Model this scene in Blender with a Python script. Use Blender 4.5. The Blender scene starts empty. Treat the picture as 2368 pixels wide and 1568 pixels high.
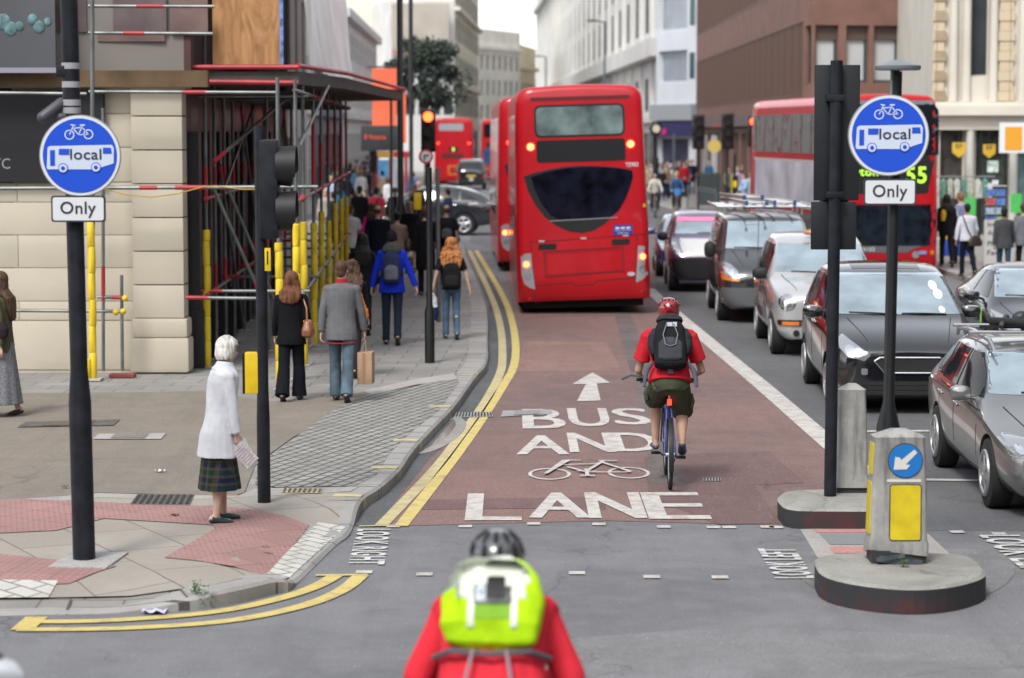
import bpy, bmesh, math, random
from mathutils import Vector as V, Matrix, noise
from mathutils.bvhtree import BVHTree
from mathutils.geometry import delaunay_2d_cdt
R = math.radians
sin, cos, pi = math.sin, math.cos, math.pi
random.seed(7)
SC = bpy.context.scene
COL = bpy.data.collections.new('place'); TMP = SC.collection   # linked into the scene at the end
# ---------------------------------------------------------------- camera
FPX, CX, CY, CH = 5591.0, 1184.0, 784.0, 3.5
PITCH = math.atan(480 / FPX)
cd = bpy.data.cameras.new('camera'); cam = bpy.data.objects.new('camera', cd); COL.objects.link(cam)
cam.location = (0, 0, CH); cam.rotation_euler = (pi / 2 - PITCH, 0, 0)
cd.lens = 85.0; cd.sensor_width = 36; cd.clip_end = 6000; cd.clip_start = .3
cd.dof.use_dof = True; cd.dof.focus_distance = 24; cd.dof.aperture_fstop = 1.9
SC.camera = cam
# ---------------------------------------------------------------- sky and light
w = bpy.data.worlds.new('World'); SC.world = w; w.use_nodes = True
nt = w.node_tree; bg = nt.nodes['Background']
sky = nt.nodes.new('ShaderNodeTexSky'); sky.sky_type = 'NISHITA'; sky.sun_disc = False
SUN_EL, SUN_ROT = R(52), R(205)
sky.sun_elevation = SUN_EL; sky.sun_rotation = SUN_ROT
sky.air_density = 1.0; sky.dust_density = 1.2; sky.ozone_density = 1.0
hs = nt.nodes.new('ShaderNodeHueSaturation'); hs.inputs['Saturation'].default_value = .22
nt.links.new(sky.outputs[0], hs.inputs['Color']); nt.links.new(hs.outputs[0], bg.inputs[0])
bg.inputs[1].default_value = 0.15
sl = bpy.data.lights.new('sun', 'SUN'); sl.energy = 1.3; sl.angle = R(14); sl.color = (1, .96, .9)
so = bpy.data.objects.new('sun', sl); COL.objects.link(so)
so.rotation_euler = (R(90) - SUN_EL, 0, pi - SUN_ROT)
so.location = (0, 0, 60)
SC.view_settings.view_transform = 'Standard'; SC.view_settings.look = 'None'
SC.view_settings.exposure = 1.0; SC.view_settings.gamma = 1
SC.render.engine = 'CYCLES'
SC.cycles.max_bounces = 5; SC.cycles.diffuse_bounces = 3; SC.cycles.glossy_bounces = 3
SC.cycles.transparent_max_bounces = 6; SC.cycles.use_denoising = True
SC.cycles.caustics_reflective = False; SC.cycles.caustics_refractive = False

# ---------------------------------------------------------------- pixel rays (photo at 2368 px width)
FW = V((0, cos(PITCH), -sin(PITCH))); UP = V((0, sin(PITCH), cos(PITCH)))
def ray(u, v): return FW + V((1, 0, 0)) * ((u - CX) / FPX) + UP * ((CY - v) / FPX)
def G(u, v, h=0.0):
    d = ray(u, v); return V((0, 0, CH)) + d * ((h - CH) / d.z)
def D(u, v, Y):
    d = ray(u, v); return V((0, 0, CH)) + d * (Y / d.y)

# ---------------------------------------------------------------- materials
MATS = {}
def mat(name, col, rough=.6, metal=0, var=0, vs=4, bump=0, bs=60, coat=0, spec=.5, emit=0, ecol=None, trans=0, alpha=1, dist=.01):
    if name in MATS: return MATS[name]
    m = bpy.data.materials.new(name); m.use_nodes = True
    n, l = m.node_tree.nodes, m.node_tree.links; b = n['Principled BSDF']
    b.inputs['Base Color'].default_value = (*col, 1); b.inputs['Roughness'].default_value = rough
    b.inputs['Metallic'].default_value = metal; b.inputs['Coat Weight'].default_value = coat
    b.inputs['Coat Roughness'].default_value = .05; b.inputs['Coat IOR'].default_value = 1.75 if coat > .7 else 1.5
    b.inputs['Specular IOR Level'].default_value = spec
    if trans: b.inputs['Transmission Weight'].default_value = trans
    if alpha < 1: b.inputs['Alpha'].default_value = alpha
    if emit:
        b.inputs['Emission Color'].default_value = (*(ecol or col), 1); b.inputs['Emission Strength'].default_value = emit
    if var or bump:
        tc = n.new('ShaderNodeTexCoord')
        if var:
            no = n.new('ShaderNodeTexNoise'); no.inputs['Scale'].default_value = vs; no.inputs['Detail'].default_value = 6
            l.new(tc.outputs['Object'], no.inputs['Vector'])
            mr = n.new('ShaderNodeMapRange'); mr.inputs[1].default_value = .3; mr.inputs[2].default_value = .7
            mr.inputs[3].default_value = 1 - var; mr.inputs[4].default_value = 1 + var
            l.new(no.outputs['Fac'], mr.inputs[0])
            sc_ = n.new('ShaderNodeVectorMath'); sc_.operation = 'SCALE'; sc_.inputs[0].default_value = col
            l.new(mr.outputs[0], sc_.inputs['Scale']); l.new(sc_.outputs[0], b.inputs['Base Color'])
        if bump:
            nb = n.new('ShaderNodeTexNoise'); nb.inputs['Scale'].default_value = bs; nb.inputs['Detail'].default_value = 4
            l.new(tc.outputs['Object'], nb.inputs['Vector'])
            bp = n.new('ShaderNodeBump'); bp.inputs['Strength'].default_value = bump; bp.inputs['Distance'].default_value = dist
            l.new(nb.outputs['Fac'], bp.inputs['Height']); l.new(bp.outputs[0], b.inputs['Normal'])
    MATS[name] = m; return m
def cloth(name, col, var=.18): return mat('cloth_' + name, col, .9, var=var * .6, vs=6, bump=.35, bs=9, spec=.12, dist=.03)
def paint(name, col, metal=.0, rough=.32, coat=.8): return mat('paint_' + name, col, rough, metal, coat=coat, var=.05, vs=1.5)

class NG:  # small node builder for the ground materials
    def __init__(s, name, rough=.85, spec=.3):
        s.m = bpy.data.materials.new(name); s.m.use_nodes = True; s.n = s.m.node_tree.nodes; s.l = s.m.node_tree.links
        s.b = s.n['Principled BSDF']; s.b.inputs['Roughness'].default_value = rough; s.b.inputs['Specular IOR Level'].default_value = spec
        s.tc = s.n.new('ShaderNodeTexCoord').outputs['Object']
    def noise(s, scale, detail=5, rough=.6, vec=None, dist=0):
        a = s.n.new('ShaderNodeTexNoise'); a.inputs['Scale'].default_value = scale; a.inputs['Detail'].default_value = detail
        a.inputs['Roughness'].default_value = rough; a.inputs['Distortion'].default_value = dist
        s.l.new(vec or s.tc, a.inputs['Vector']); return a.outputs['Fac']
    def vor(s, scale, out='Distance'):
        a = s.n.new('ShaderNodeTexVoronoi'); a.inputs['Scale'].default_value = scale; s.l.new(s.tc, a.inputs['Vector']); return a.outputs[out]
    def ramp(s, fac, p0, p1, v0=0, v1=1):
        a = s.n.new('ShaderNodeMapRange'); a.inputs[1].default_value = p0; a.inputs[2].default_value = p1
        a.inputs[3].default_value = v0; a.inputs[4].default_value = v1; s.l.new(fac, a.inputs[0]); return a.outputs[0]
    def mix(s, fac, a, b):
        x = s.n.new('ShaderNodeMix'); x.data_type = 'RGBA'
        for inp, val in ((x.inputs[0], fac), (x.inputs[6], a), (x.inputs[7], b)):
            if isinstance(val, tuple): inp.default_value = (*val, 1)
            elif isinstance(val, (int, float)): inp.default_value = val
            else: s.l.new(val, inp)
        return x.outputs[2]
    def mul(s, a, b):
        x = s.n.new('ShaderNodeMath'); x.operation = 'MULTIPLY'
        for i, val in enumerate((a, b)):
            if isinstance(val, (int, float)): x.inputs[i].default_value = val
            else: s.l.new(val, x.inputs[i])
        return x.outputs[0]
    def map(s, rot=0, scale=(1, 1, 1), loc=(0, 0, 0)):
        a = s.n.new('ShaderNodeMapping'); a.inputs['Rotation'].default_value = (0, 0, rot); a.inputs['Scale'].default_value = scale
        a.inputs['Location'].default_value = loc; s.l.new(s.tc, a.inputs['Vector']); return a.outputs[0]
    def brick(s, vec, w_, h_, mortar, c1, c2, cm, off=.5):
        a = s.n.new('ShaderNodeTexBrick'); s.l.new(vec, a.inputs['Vector']); a.inputs['Scale'].default_value = 1
        a.inputs['Brick Width'].default_value = w_; a.inputs['Row Height'].default_value = h_; a.inputs['Mortar Size'].default_value = mortar
        a.inputs['Mortar Smooth'].default_value = .3; a.offset = off
        for k, c in (('Color1', c1), ('Color2', c2), ('Mortar', cm)): a.inputs[k].default_value = (*c, 1)
        return a.outputs['Color'], a.outputs['Fac']
    def out(s, col, height=None, strength=.4, dist=.01, rough=None):
        s.l.new(col, s.b.inputs['Base Color'])
        if rough is not None: s.l.new(rough, s.b.inputs['Roughness'])
        if height is not None:
            bp = s.n.new('ShaderNodeBump'); bp.inputs['Strength'].default_value = strength; bp.inputs['Distance'].default_value = dist
            s.l.new(height, bp.inputs['Height']); s.l.new(bp.outputs[0], s.b.inputs['Normal'])
        return s.m
def speckled(name, c, dark=.6, light=1.5, patch=.18, patchscale=.25, stain=None):
    g = NG(name)
    n1 = g.noise(90, 2); col = g.mix(g.ramp(n1, .35, .65), tuple(x * dark for x in c), tuple(x * light for x in c))
    n2 = g.noise(patchscale, 7, .7, dist=.6); col = g.mix(g.mul(g.ramp(n2, .42, .62), patch * 3), col, stain or tuple(x * .55 for x in c))
    mp = g.map(R(2), (5, .35, 1)); n5 = g.noise(1, 5, .6, mp); col = g.mix(g.mul(g.ramp(n5, .48, .72), .30), col, tuple(x * .62 for x in c))
    cr = g.n.new('ShaderNodeTexVoronoi'); cr.feature = 'DISTANCE_TO_EDGE'; cr.inputs['Scale'].default_value = .33; nv = g.n.new('ShaderNodeTexNoise'); nv.inputs['Scale'].default_value = 2.2; g.l.new(g.tc, nv.inputs['Vector']); vm = g.n.new('ShaderNodeVectorMath'); vm.operation = 'MULTIPLY_ADD'; vm.inputs[1].default_value = (.7, .7, 0); g.l.new(nv.outputs['Color'], vm.inputs[0]); g.l.new(g.tc, vm.inputs[2]); g.l.new(vm.outputs[0], cr.inputs['Vector']); col = g.mix(g.mul(g.ramp(cr.outputs['Distance'], .0, .008, 1, 0), g.mul(g.ramp(n2, .42, .55), .6)), col, tuple(x * .35 for x in c))
    n4 = g.noise(2.3, 6, .7); col = g.mix(g.mul(g.ramp(n4, .45, .7), .35), col, tuple(min(1, x * 1.35) for x in c))
    sp = g.noise(38, 1); col = g.mix(g.mul(g.ramp(sp, .72, .76), .8), col, (.5, .48, .46))
    return g.out(col, n1, .5, .006)
def brickmat(name, w_, h_, mort, c1, c2, cm, rot=0, loc=(0, 0, 0), stain=(.1, .09, .08), off=.5, bump=.6, wob=0):
    g = NG(name)
    vec = g.map(rot, loc=loc)
    if wob:
        nn = g.n.new('ShaderNodeTexNoise'); nn.inputs['Scale'].default_value = 3; g.l.new(g.tc, nn.inputs['Vector'])
        vm = g.n.new('ShaderNodeVectorMath'); vm.operation = 'MULTIPLY_ADD'; vm.inputs[1].default_value = (wob, wob, 0)
        g.l.new(nn.outputs['Color'], vm.inputs[0]); g.l.new(vec, vm.inputs[2]); vec = vm.outputs[0]
    col, fac = g.brick(vec, w_, h_, mort, c1, c2, cm, off)
    n1 = g.noise(1.1, 7, .7); col = g.mix(g.mul(g.ramp(n1, .4, .68), .5), col, stain)
    n2 = g.noise(60, 2); col = g.mix(g.mul(g.ramp(n2, .5, .8), .35), col, tuple(x * 1.6 for x in c1))
    return g.out(col, g.ramp(fac, 0, 1, 1, 0), bump, .012)

# ---------------------------------------------------------------- objects
def obj(name, me, m=None, parent=None, loc=None, world=False):
    o = bpy.data.objects.new(name, me); COL.objects.link(o)
    if me is not None and m is not None:
        for mm in (m if isinstance(m, (list, tuple)) else [m]):
            if len(me.materials) < (len(m) if isinstance(m, (list, tuple)) else 1): me.materials.append(mm)
    if parent is not None:
        o.parent = parent
        if world: o.matrix_parent_inverse = parent.matrix_basis.inverted()
    if loc is not None: o.location = loc
    return o
def tag(o, label, cat, group=None):
    o['label'] = label; o['category'] = cat
    if group: o['group'] = group
    return o
def kind(o, k='structure'): o['kind'] = k; return o
def thing(name, label, cat, loc=(0, 0, 0), rz=0, group=None):
    o = bpy.data.objects.new(name, None); COL.objects.link(o); o.location = loc; o.rotation_euler = (0, 0, rz)
    o.empty_display_size = .2
    return tag(o, label, cat, group)

class MB:
    def __init__(s): s.v = []; s.f = []; s.mi = []; s.cur = 0
    def add(s, vs, fs):
        b = len(s.v); s.v += [tuple(p) for p in vs]
        for f in fs: s.f.append([b + i for i in f]); s.mi.append(s.cur)
        return s
    def box(s, x0, x1, y0, y1, z0, z1, M=None):
        vs = [V((x, y, z)) for z in (z0, z1) for y in (y0, y1) for x in (x0, x1)]
        if M is not None: vs = [M @ p for p in vs]
        return s.add(vs, [(0, 2, 3, 1), (4, 5, 7, 6), (0, 1, 5, 4), (1, 3, 7, 5), (3, 2, 6, 7), (2, 0, 4, 6)])
    def loft(s, cs, rx, ry=None, xd=(1, 0, 0), n=14, caps=True, power=1.0):
        cs = [V(c) for c in cs]; ry = ry or rx; vs = []; fs = []; k = len(cs); xd = V(xd)
        for i, c in enumerate(cs):
            d = (cs[min(i + 1, k - 1)] - cs[max(i - 1, 0)])
            if d.length < 1e-9: d = V((0, 0, 1))
            d.normalize(); a = xd - d * xd.dot(d)
            if a.length < .05: a = V((0, 1, 0)) - d * d.y
            a.normalize(); b = d.cross(a)
            for j in range(n):
                t = 2 * pi * j / n; ct, st = cos(t), sin(t)
                if power != 1: ct = math.copysign(abs(ct) ** power, ct); st = math.copysign(abs(st) ** power, st)
                vs.append(c + a * (rx[i] * ct) + b * (ry[i] * st))
        for i in range(k - 1):
            for j in range(n):
                j2 = (j + 1) % n; fs.append((i * n + j, i * n + j2, (i + 1) * n + j2, (i + 1) * n + j))
        if caps: fs.append(tuple(reversed(range(n)))); fs.append(tuple((k - 1) * n + j for j in range(n)))
        return s.add(vs, fs)
    def cap(s, A, B, r0, r1=None, xd=(1, 0, 0), n=12, fy=1.0):  # tapered capsule
        A, B = V(A), V(B); r1 = r0 if r1 is None else r1; d = (B - A)
        L = d.length; d = d / L if L > 1e-9 else V((0, 0, 1))
        cs, rr = [], []
        for t in (90, 70, 45, 20): cs.append(A - d * r0 * sin(R(t))); rr.append(max(r0 * cos(R(t)), r0 * .02))
        for t in (-5, 20, 45, 70, 90): cs.append(B + d * r1 * sin(R(t))); rr.append(max(r1 * cos(R(t)), r1 * .02))
        return s.loft(cs, rr, [q * fy for q in rr], xd, n)
    def ell(s, c, r, M=None, n=16, m=10):
        c = V(c); vs = []; fs = []
        for i in range(m + 1):
            a = -pi / 2 + pi * i / m
            for j in range(n):
                t = 2 * pi * j / n; p = V((r[0] * cos(a) * cos(t), r[1] * cos(a) * sin(t), r[2] * sin(a)))
                if i in (0, m): p = p * 1.0 + V((cos(t), sin(t), 0)) * 1e-4
                vs.append(c + (M @ p if M is not None else p))
        for i in range(m):
            for j in range(n):
                j2 = (j + 1) % n; fs.append((i * n + j, i * n + j2, (i + 1) * n + j2, (i + 1) * n + j))
        fs.append(tuple(reversed(range(n)))); fs.append(tuple(m * n + j for j in range(n)))
        return s.add(vs, fs)
    def tube(s, pts, r, n=8, caps=True):
        rr = r if isinstance(r, (list, tuple)) else [r] * len(pts)
        d = V(pts[-1]) - V(pts[0]); xd = (1, 0, 0) if abs(d.normalized().x if d.length else 0) < .9 else (0, 0, 1)
        return s.loft(pts, rr, rr, xd, n, caps)
    def ring(s, c, rad, r, ax='x', n=28, m=8, M=None):  # torus, axis x / y / z
        c = V(c); vs = []; fs = []
        for i in range(n):
            a = 2 * pi * i / n
            for j in range(m):
                b = 2 * pi * j / m; q = rad + r * cos(b); h = r * sin(b)
                p = {'x': V((h, q * cos(a), q * sin(a))), 'y': V((q * cos(a), h, q * sin(a))), 'z': V((q * cos(a), q * sin(a), h))}[ax]
                vs.append(c + (M @ p if M is not None else p))
        for i in range(n):
            for j in range(m):
                i2, j2 = (i + 1) % n, (j + 1) % m; fs.append((i * m + j, i2 * m + j, i2 * m + j2, i * m + j2))
        return s.add(vs, fs)
    def disc(s, c, r0, x0, x1, ax='x', n=24, r1=None):  # solid cylinder between x0 and x1 on an axis
        a = {'x': V((1, 0, 0)), 'y': V((0, 1, 0)), 'z': V((0, 0, 1))}[ax]; c = V(c)
        return s.loft([c + a * x0, c + a * x1], [r0, r0 if r1 is None else r1], None, (0, 0, 1) if ax != 'z' else (1, 0, 0), n)
    def prism(s, poly, z0, z1, ax='z'):
        n = len(poly)
        f = {'z': lambda p, h: (p[0], p[1], h), 'y': lambda p, h: (p[0], h, p[1]), 'x': lambda p, h: (h, p[0], p[1])}[ax]
        vs = [f(p, z0) for p in poly] + [f(p, z1) for p in poly]
        return s.add(vs, [tuple(reversed(range(n))), tuple(range(n, 2 * n))] + [(i, (i + 1) % n, n + (i + 1) % n, n + i) for i in range(n)])
    def mesh(s, name, smooth=False, normals=True):
        me = bpy.data.meshes.new(name); me.from_pydata(s.v, [], s.f); me.update()
        if normals:
            bm = bmesh.new(); bm.from_mesh(me); bmesh.ops.recalc_face_normals(bm, faces=bm.faces); bm.to_mesh(me); bm.free()
        if any(s.mi): me.polygons.foreach_set('material_index', s.mi)
        if smooth:
            me.polygons.foreach_set('use_smooth', [True] * len(me.polygons)); me.set_sharp_from_angle(angle=R(38))
        return me
    def build(s, name, m, parent=None, smooth=False, world=False, bevel=0):
        me = s.mesh(name, smooth)
        if bevel:
            bm = bmesh.new(); bm.from_mesh(me)
            es = [e for e in bm.edges if len(e.link_faces) == 2 and e.calc_face_angle(0) > .6]
            bmesh.ops.bevel(bm, geom=es, offset=bevel, segments=2, profile=.6, affect='EDGES', clamp_overlap=True); bm.to_mesh(me); bm.free()
            me.polygons.foreach_set('use_smooth', [True] * len(me.polygons)); me.set_sharp_from_angle(angle=R(50))
        return obj(name, me, m, parent, world=world)

def evaluated(me, mods):
    """mesh after modifiers; mods = list of (type, dict)"""
    o = bpy.data.objects.new('tmp', me); TMP.objects.link(o); extra = []
    for t, kw in mods:
        md = o.modifiers.new(t, t)
        for k_, v_ in kw.items(): setattr(md, k_, v_)
    dg = bpy.context.evaluated_depsgraph_get(); dg.update()
    out = bpy.data.meshes.new_from_object(o.evaluated_get(dg), depsgraph=dg)
    bpy.data.objects.remove(o); return out
def blob(mb, name, m, parent, vox=.012, sm=4, disp=0, ds=9, stretch=1, world=False, fac=.5):
    me = mb.mesh(name)
    me = evaluated(me, [('REMESH', dict(mode='VOXEL', voxel_size=vox)), ('SMOOTH', dict(factor=fac, iterations=sm))])
    if disp:
        nv = len(me.vertices); co = [0.0] * nv * 3; no = [0.0] * nv * 3
        me.vertices.foreach_get('co', co); me.vertices.foreach_get('normal', no)
        for i in range(0, nv * 3, 3):
            q = V((co[i] * ds, co[i + 1] * ds, co[i + 2] * ds * stretch)); t = disp * (noise.noise(q) + .5 * noise.noise(q * 2.3))
            co[i] += no[i] * t; co[i + 1] += no[i + 1] * t; co[i + 2] += no[i + 2] * t
        me.vertices.foreach_set('co', co); me.update()
    me.polygons.foreach_set('use_smooth', [True] * len(me.polygons)); me.name = name
    return obj(name, me, m, parent, world=world)

# ---------------------------------------------------------------- writing
TEXTS = {}
def textmesh(s, bold=.0, font_shear=0):
    """verts2d, faces; height of capitals about .7 of size 1; normalised to x from 0"""
    key = (s, bold)
    if key in TEXTS: return TEXTS[key]
    c = bpy.data.curves.new('t', 'FONT'); c.body = s; c.size = 1; c.offset = bold; c.resolution_u = 3; c.space_character = 1 + bold * 4
    o = bpy.data.objects.new('t', c); TMP.objects.link(o)
    dg = bpy.context.evaluated_depsgraph_get(); dg.update()
    me = bpy.data.meshes.new_from_object(o.evaluated_get(dg), depsgraph=dg); bpy.data.objects.remove(o)
    vs = [(v_.co.x, v_.co.y) for v_ in me.vertices]; fs = [tuple(p.vertices) for p in me.polygons]
    x0, x1 = min(p[0] for p in vs), max(p[0] for p in vs); y0, y1 = min(p[1] for p in vs), max(p[1] for p in vs)
    TEXTS[key] = ([(a - x0, b - y0) for a, b in vs], fs, x1 - x0, y1 - y0); return TEXTS[key]
def fit_text(s, x0, x1, y0, y1, bold=.0):
    vs, fs, w_, h_ = textmesh(s, bold)
    return [(x0 + a / w_ * (x1 - x0), y0 + b / h_ * (y1 - y0)) for a, b in vs], fs

def tri2d(poly, res):
    """fine triangulation of a 2D polygon"""
    P = []; n = len(poly)
    for i in range(n):
        a, b = V(poly[i]), V(poly[(i + 1) % n]); k = max(1, int((b - a).length / res))
        for j in range(k): P.append(a + (b - a) * (j / k))
    m = len(P); xs = [p.x for p in P]; ys = [p.y for p in P]
    def inside(x, y):
        c = False; j = m - 1
        for i in range(m):
            if (P[i].y > y) != (P[j].y > y) and x < (P[j].x - P[i].x) * (y - P[i].y) / (P[j].y - P[i].y) + P[i].x: c = not c
            j = i
        return c
    ins = []; y = min(ys) + res * .5; r_ = 0
    while y < max(ys):
        x = min(xs) + res * (.5 if r_ % 2 else .25)
        while x < max(xs):
            if inside(x, y): ins.append(V((x, y)))
            x += res
        y += res; r_ += 1
    vs, es, fs, *_ = delaunay_2d_cdt(P + ins, [], [list(range(m))], 1, 1e-6)
    return [(p.x, p.y) for p in vs], [tuple(f) for f in fs], m
def rrect(x0, x1, z0, z1, r, k=5):
    out = []
    for cx, cz, a0 in ((x1 - r, z0 + r, -90), (x1 - r, z1 - r, 0), (x0 + r, z1 - r, 90), (x0 + r, z0 + r, 180)):
        for i in range(k + 1): a = R(a0 + 90 * i / k); out.append((cx + r * cos(a), cz + r * sin(a)))
    return out
def circ(cx, cz, r, n=20, rz=None): return [(cx + r * cos(2 * pi * i / n), cz + (rz or r) * sin(2 * pi * i / n)) for i in range(n)]
class Skin:
    """project flat outlines on a body mesh"""
    def __init__(s, me): s.b = BVHTree.FromPolygons([v_.co for v_ in me.vertices], [tuple(p.vertices) for p in me.polygons])
    def hit(s, a, b, ax):
        o, d = {'-y': (V((a, -30, b)), V((0, 1, 0))), '+y': (V((a, 30, b)), V((0, -1, 0))), '-x': (V((-30, a, b)), V((1, 0, 0))),
                '+x': (V((30, a, b)), V((-1, 0, 0))), '+z': (V((a, b, 30)), V((0, 0, -1)))}[ax]
        h = s.b.ray_cast(o, d); return (h[0], h[1], d)
    def put(s, vs, fs, ax, off, edge=None):
        pts = []; last = None
        for a, b in vs:
            h, nn, d = s.hit(a, b, ax)
            if h is None: h = {'y': V((a, last[1] if last else 0, b)), 'x': V((last[0] if last else 0, a, b)), 'z': V((a, b, last[2] if last else 0))}[ax[1]]
            last = h; pts.append(V(h) - d * off)
        return pts, fs
    def patch(s, name, poly, ax, m, parent, off=.006, res=.06):
        vs, fs, nb = tri2d(poly, res); pts, fs = s.put(vs, fs, ax, off)
        dd = {'-y': V((0, 1, 0)), '+y': V((0, -1, 0)), '-x': V((1, 0, 0)), '+x': V((-1, 0, 0)), '+z': V((0, 0, -1))}[ax]
        ec = {}
        for f in fs:
            for i in range(3):
                e = (f[i], f[(i + 1) % 3]); k_ = tuple(sorted(e)); ec.setdefault(k_, []).append(e)
        fs = list(fs); base = len(pts); low = {}
        for k_, e in ec.items():
            if len(e) == 1:
                a, b = e[0]
                for q in (a, b):
                    if q not in low: low[q] = len(pts); pts.append(pts[q] + dd * (off + .01))
                fs.append((b, a, low[a], low[b]))
        mb = MB(); mb.add(pts, fs); return mb.build(name, m, parent, smooth=True)
    def text(s, name, txt, x0, x1, z0, z1, ax, m, parent, off=.008, bold=.0, flip=False, world=False):
        vs, fs = fit_text(txt, x0, x1, z0, z1, bold)
        if flip: vs = [(x0 + x1 - a, b) for a, b in vs]
        pts, fs = s.put(vs, fs, ax, off); mb = MB(); mb.add(pts, fs); return mb.build(name, m, parent)
BLK = mat('black_plastic', (.009, .010, .011), .6, var=.15, vs=5)
# ================================================================= setting: road, pavement, markings
def seg_d(p, a, b):
    a, b, p = V(a[:2]), V(b[:2]), V(p[:2]); t = max(0, min(1, (p - a).dot(b - a) / (b - a).length_squared)); return (p - a - (b - a) * t).length
PH = .12
D1 = (G(782, 1218, .02), G(668, 1340, .02)); D2 = (G(215, 1420, .02), G(-260, 1432, .02))
def ph(x, y):
    t = min(1, max(0, min(seg_d((x, y), *D1) / .6, seg_d((x, y), *D2) / 1.1))); return .022 + (PH - .022) * t * t * (3 - 2 * t)
def GP(u, v): return G(u, v, PH)
kerb_px = [(1072, 566), (1087, 607), (1109, 660), (1124, 696), (1129, 740), (1127, 780), (1130, 837), (1098, 869), (1054, 935), (1004, 985), (954, 1038), (929, 1079), (907, 1101),
           (874, 1129), (841, 1146), (821, 1181), (806, 1214), (782, 1225), (715, 1290), (668, 1334)]
kerb = [V(GP(u, v)[:2]) for u, v in kerb_px] + [V(G(u, v)[:2]) for u, v in ((660, 1368), (560, 1395), (471, 1409), (440, 1412), (360, 1416), (290, 1419), (200, 1421), (115, 1422), (-120, 1428), (-420, 1436))]
def smooth_line(P, it=2):
    for _ in range(it):
        Q = [P[0]]
        for a, b in zip(P[:-1], P[1:]): Q += [a * .75 + b * .25, a * .25 + b * .75]
        P = Q + [P[-1]]
    return P
kerb = smooth_line(kerb, 2)
def offset_line(P, d):
    out = []
    for i in range(len(P)):
        t = (P[min(i + 1, len(P) - 1)] - P[max(i - 1, 0)]).normalized(); out.append(P[i] + V((t.y, -t.x)) * d)
    return out
kerb_in = offset_line(kerb, .30)   # towards the pavement
def sheet(name, poly, m, z=0, hf=None, res=.35, k='structure', skirt=0):
    if hf is None:
        vs = [(p[0], p[1], z) for p in poly]; mb = MB(); mb.add(vs, [tuple(range(len(vs)))]); o = mb.build(name, m)
    else:
        v2, fs, nb = tri2d(poly, res); mb = MB(); mb.add([(a, b, hf(a, b) + z) for a, b in v2], fs); o = mb.build(name, m, smooth=True)
    bm = bmesh.new(); bm.from_mesh(o.data)
    for f in bm.faces:
        f.normal_update()
        if f.normal.z < 0: f.normal_flip()
    bm.to_mesh(o.data); bm.free()
    return kind(o, k) if k else o
def pxs(pts, h=0): return [V(G(u, v, h)[:2]) for u, v in pts]

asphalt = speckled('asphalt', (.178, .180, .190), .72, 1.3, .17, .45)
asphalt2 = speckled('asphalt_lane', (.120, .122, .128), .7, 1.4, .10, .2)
redm = speckled('red_surface', (.205, .130, .118), .66, 1.4, .26, .25, (.14, .10, .094))
redm2 = speckled('red_patch', (.155, .098, .094), .7, 1.45, .12, .3)
redm3 = speckled('red_worn', (.245, .150, .132), .75, 1.35, .1, .4)
bigroad = MB(); bigroad.add([(-1500, -300, 0), (1500, -300, 0), (1500, 3500, 0), (-1500, 3500, 0)], [(0, 1, 2, 3)])
kind(bigroad.build('road', asphalt))
# dark queue lane on the right and far carriageway
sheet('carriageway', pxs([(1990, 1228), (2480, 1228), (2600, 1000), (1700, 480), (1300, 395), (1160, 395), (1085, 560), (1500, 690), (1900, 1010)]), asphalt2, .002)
lane = pxs([(862, 1219), (1150, 1211), (1400, 1205), (1800, 1215), (2020, 1215), (2020, 1092), (1900, 1010), (1700, 841), (1520, 690), (1500, 560), (1300, 470), (1150, 560), (1180, 690), (1203, 800), (1203, 830), (1130, 960), (1005, 1040)])
sheet('bus_lane', lane, redm, .004)
sheet('bus_lane_patch', pxs([(990, 1157), (1400, 1150), (1400, 1180), (1340, 1176), (975, 1180)]), redm2, .007)
sheet('bus_lane_patch', pxs([(1490, 1060), (1600, 1050), (1780, 1045), (1860, 1118), (1745, 1123), (1770, 1160), (1810, 1212), (1660, 1214), (1500, 1150)]), redm2, .007)
sheet('bus_lane_patch', pxs([(1212, 790), (1400, 790), (1440, 860), (1195, 860), (1203, 830)]), redm3, .0066)
sheet('bus_lane_patch', pxs([(1420, 725), (1455, 720), (1490, 800), (1512, 900), (1522, 1000), (1545, 1060), (1600, 1120), (1500, 1118), (1495, 1010), (1470, 900), (1440, 800)]), speckled('worn_strip', (.15, .125, .122), .66, 1.4, .2, .6), .008)
sheet('gutter_strip', pxs([(1104, 640), (1150, 640), (1190, 760), (1196, 830), (1128, 950), (995, 1060), (870, 1217), (808, 1217), (850, 1150), (960, 1045), (1060, 940), (1133, 850), (1130, 700)]), speckled('gutter', (.10, .105, .11), .7, 1.4), .006)

sheet('road_patch', pxs([(1130, 1490), (1700, 1450), (2368, 1475), (2500, 1700), (1000, 1700)]), speckled('asphalt_patch2', (.200, .200, .208), .72, 1.3, .15, .6), .003)
sheet('island_stain', smooth_line(pxs([(1840, 1330), (1900, 1375), (2050, 1402), (2240, 1395), (2340, 1350), (2350, 1300), (2300, 1270), (1900, 1262), (1840, 1300), (1840, 1330)])), speckled('stain_ring', (.195, .195, .20), .7, 1.3, .2, 1.5), .0045)
# pavement sheet with the dropped kerbs
inner = offset_line(kerb, .13)
pave_poly = [V(p) for p in inner] + [V((-30, inner[-1].y)), V((-30, 34.6)), V((-4.4, 34.6)), V((-5.8, 74))]
slab = brickmat('paving_slabs', .62, .45, .009, (.245, .235, .225), (.31, .30, .285), (.10, .095, .088), rot=R(1.8), stain=(.17, .16, .148))
sheet('pavement', pave_poly, slab, -.007, ph, .25)
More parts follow.
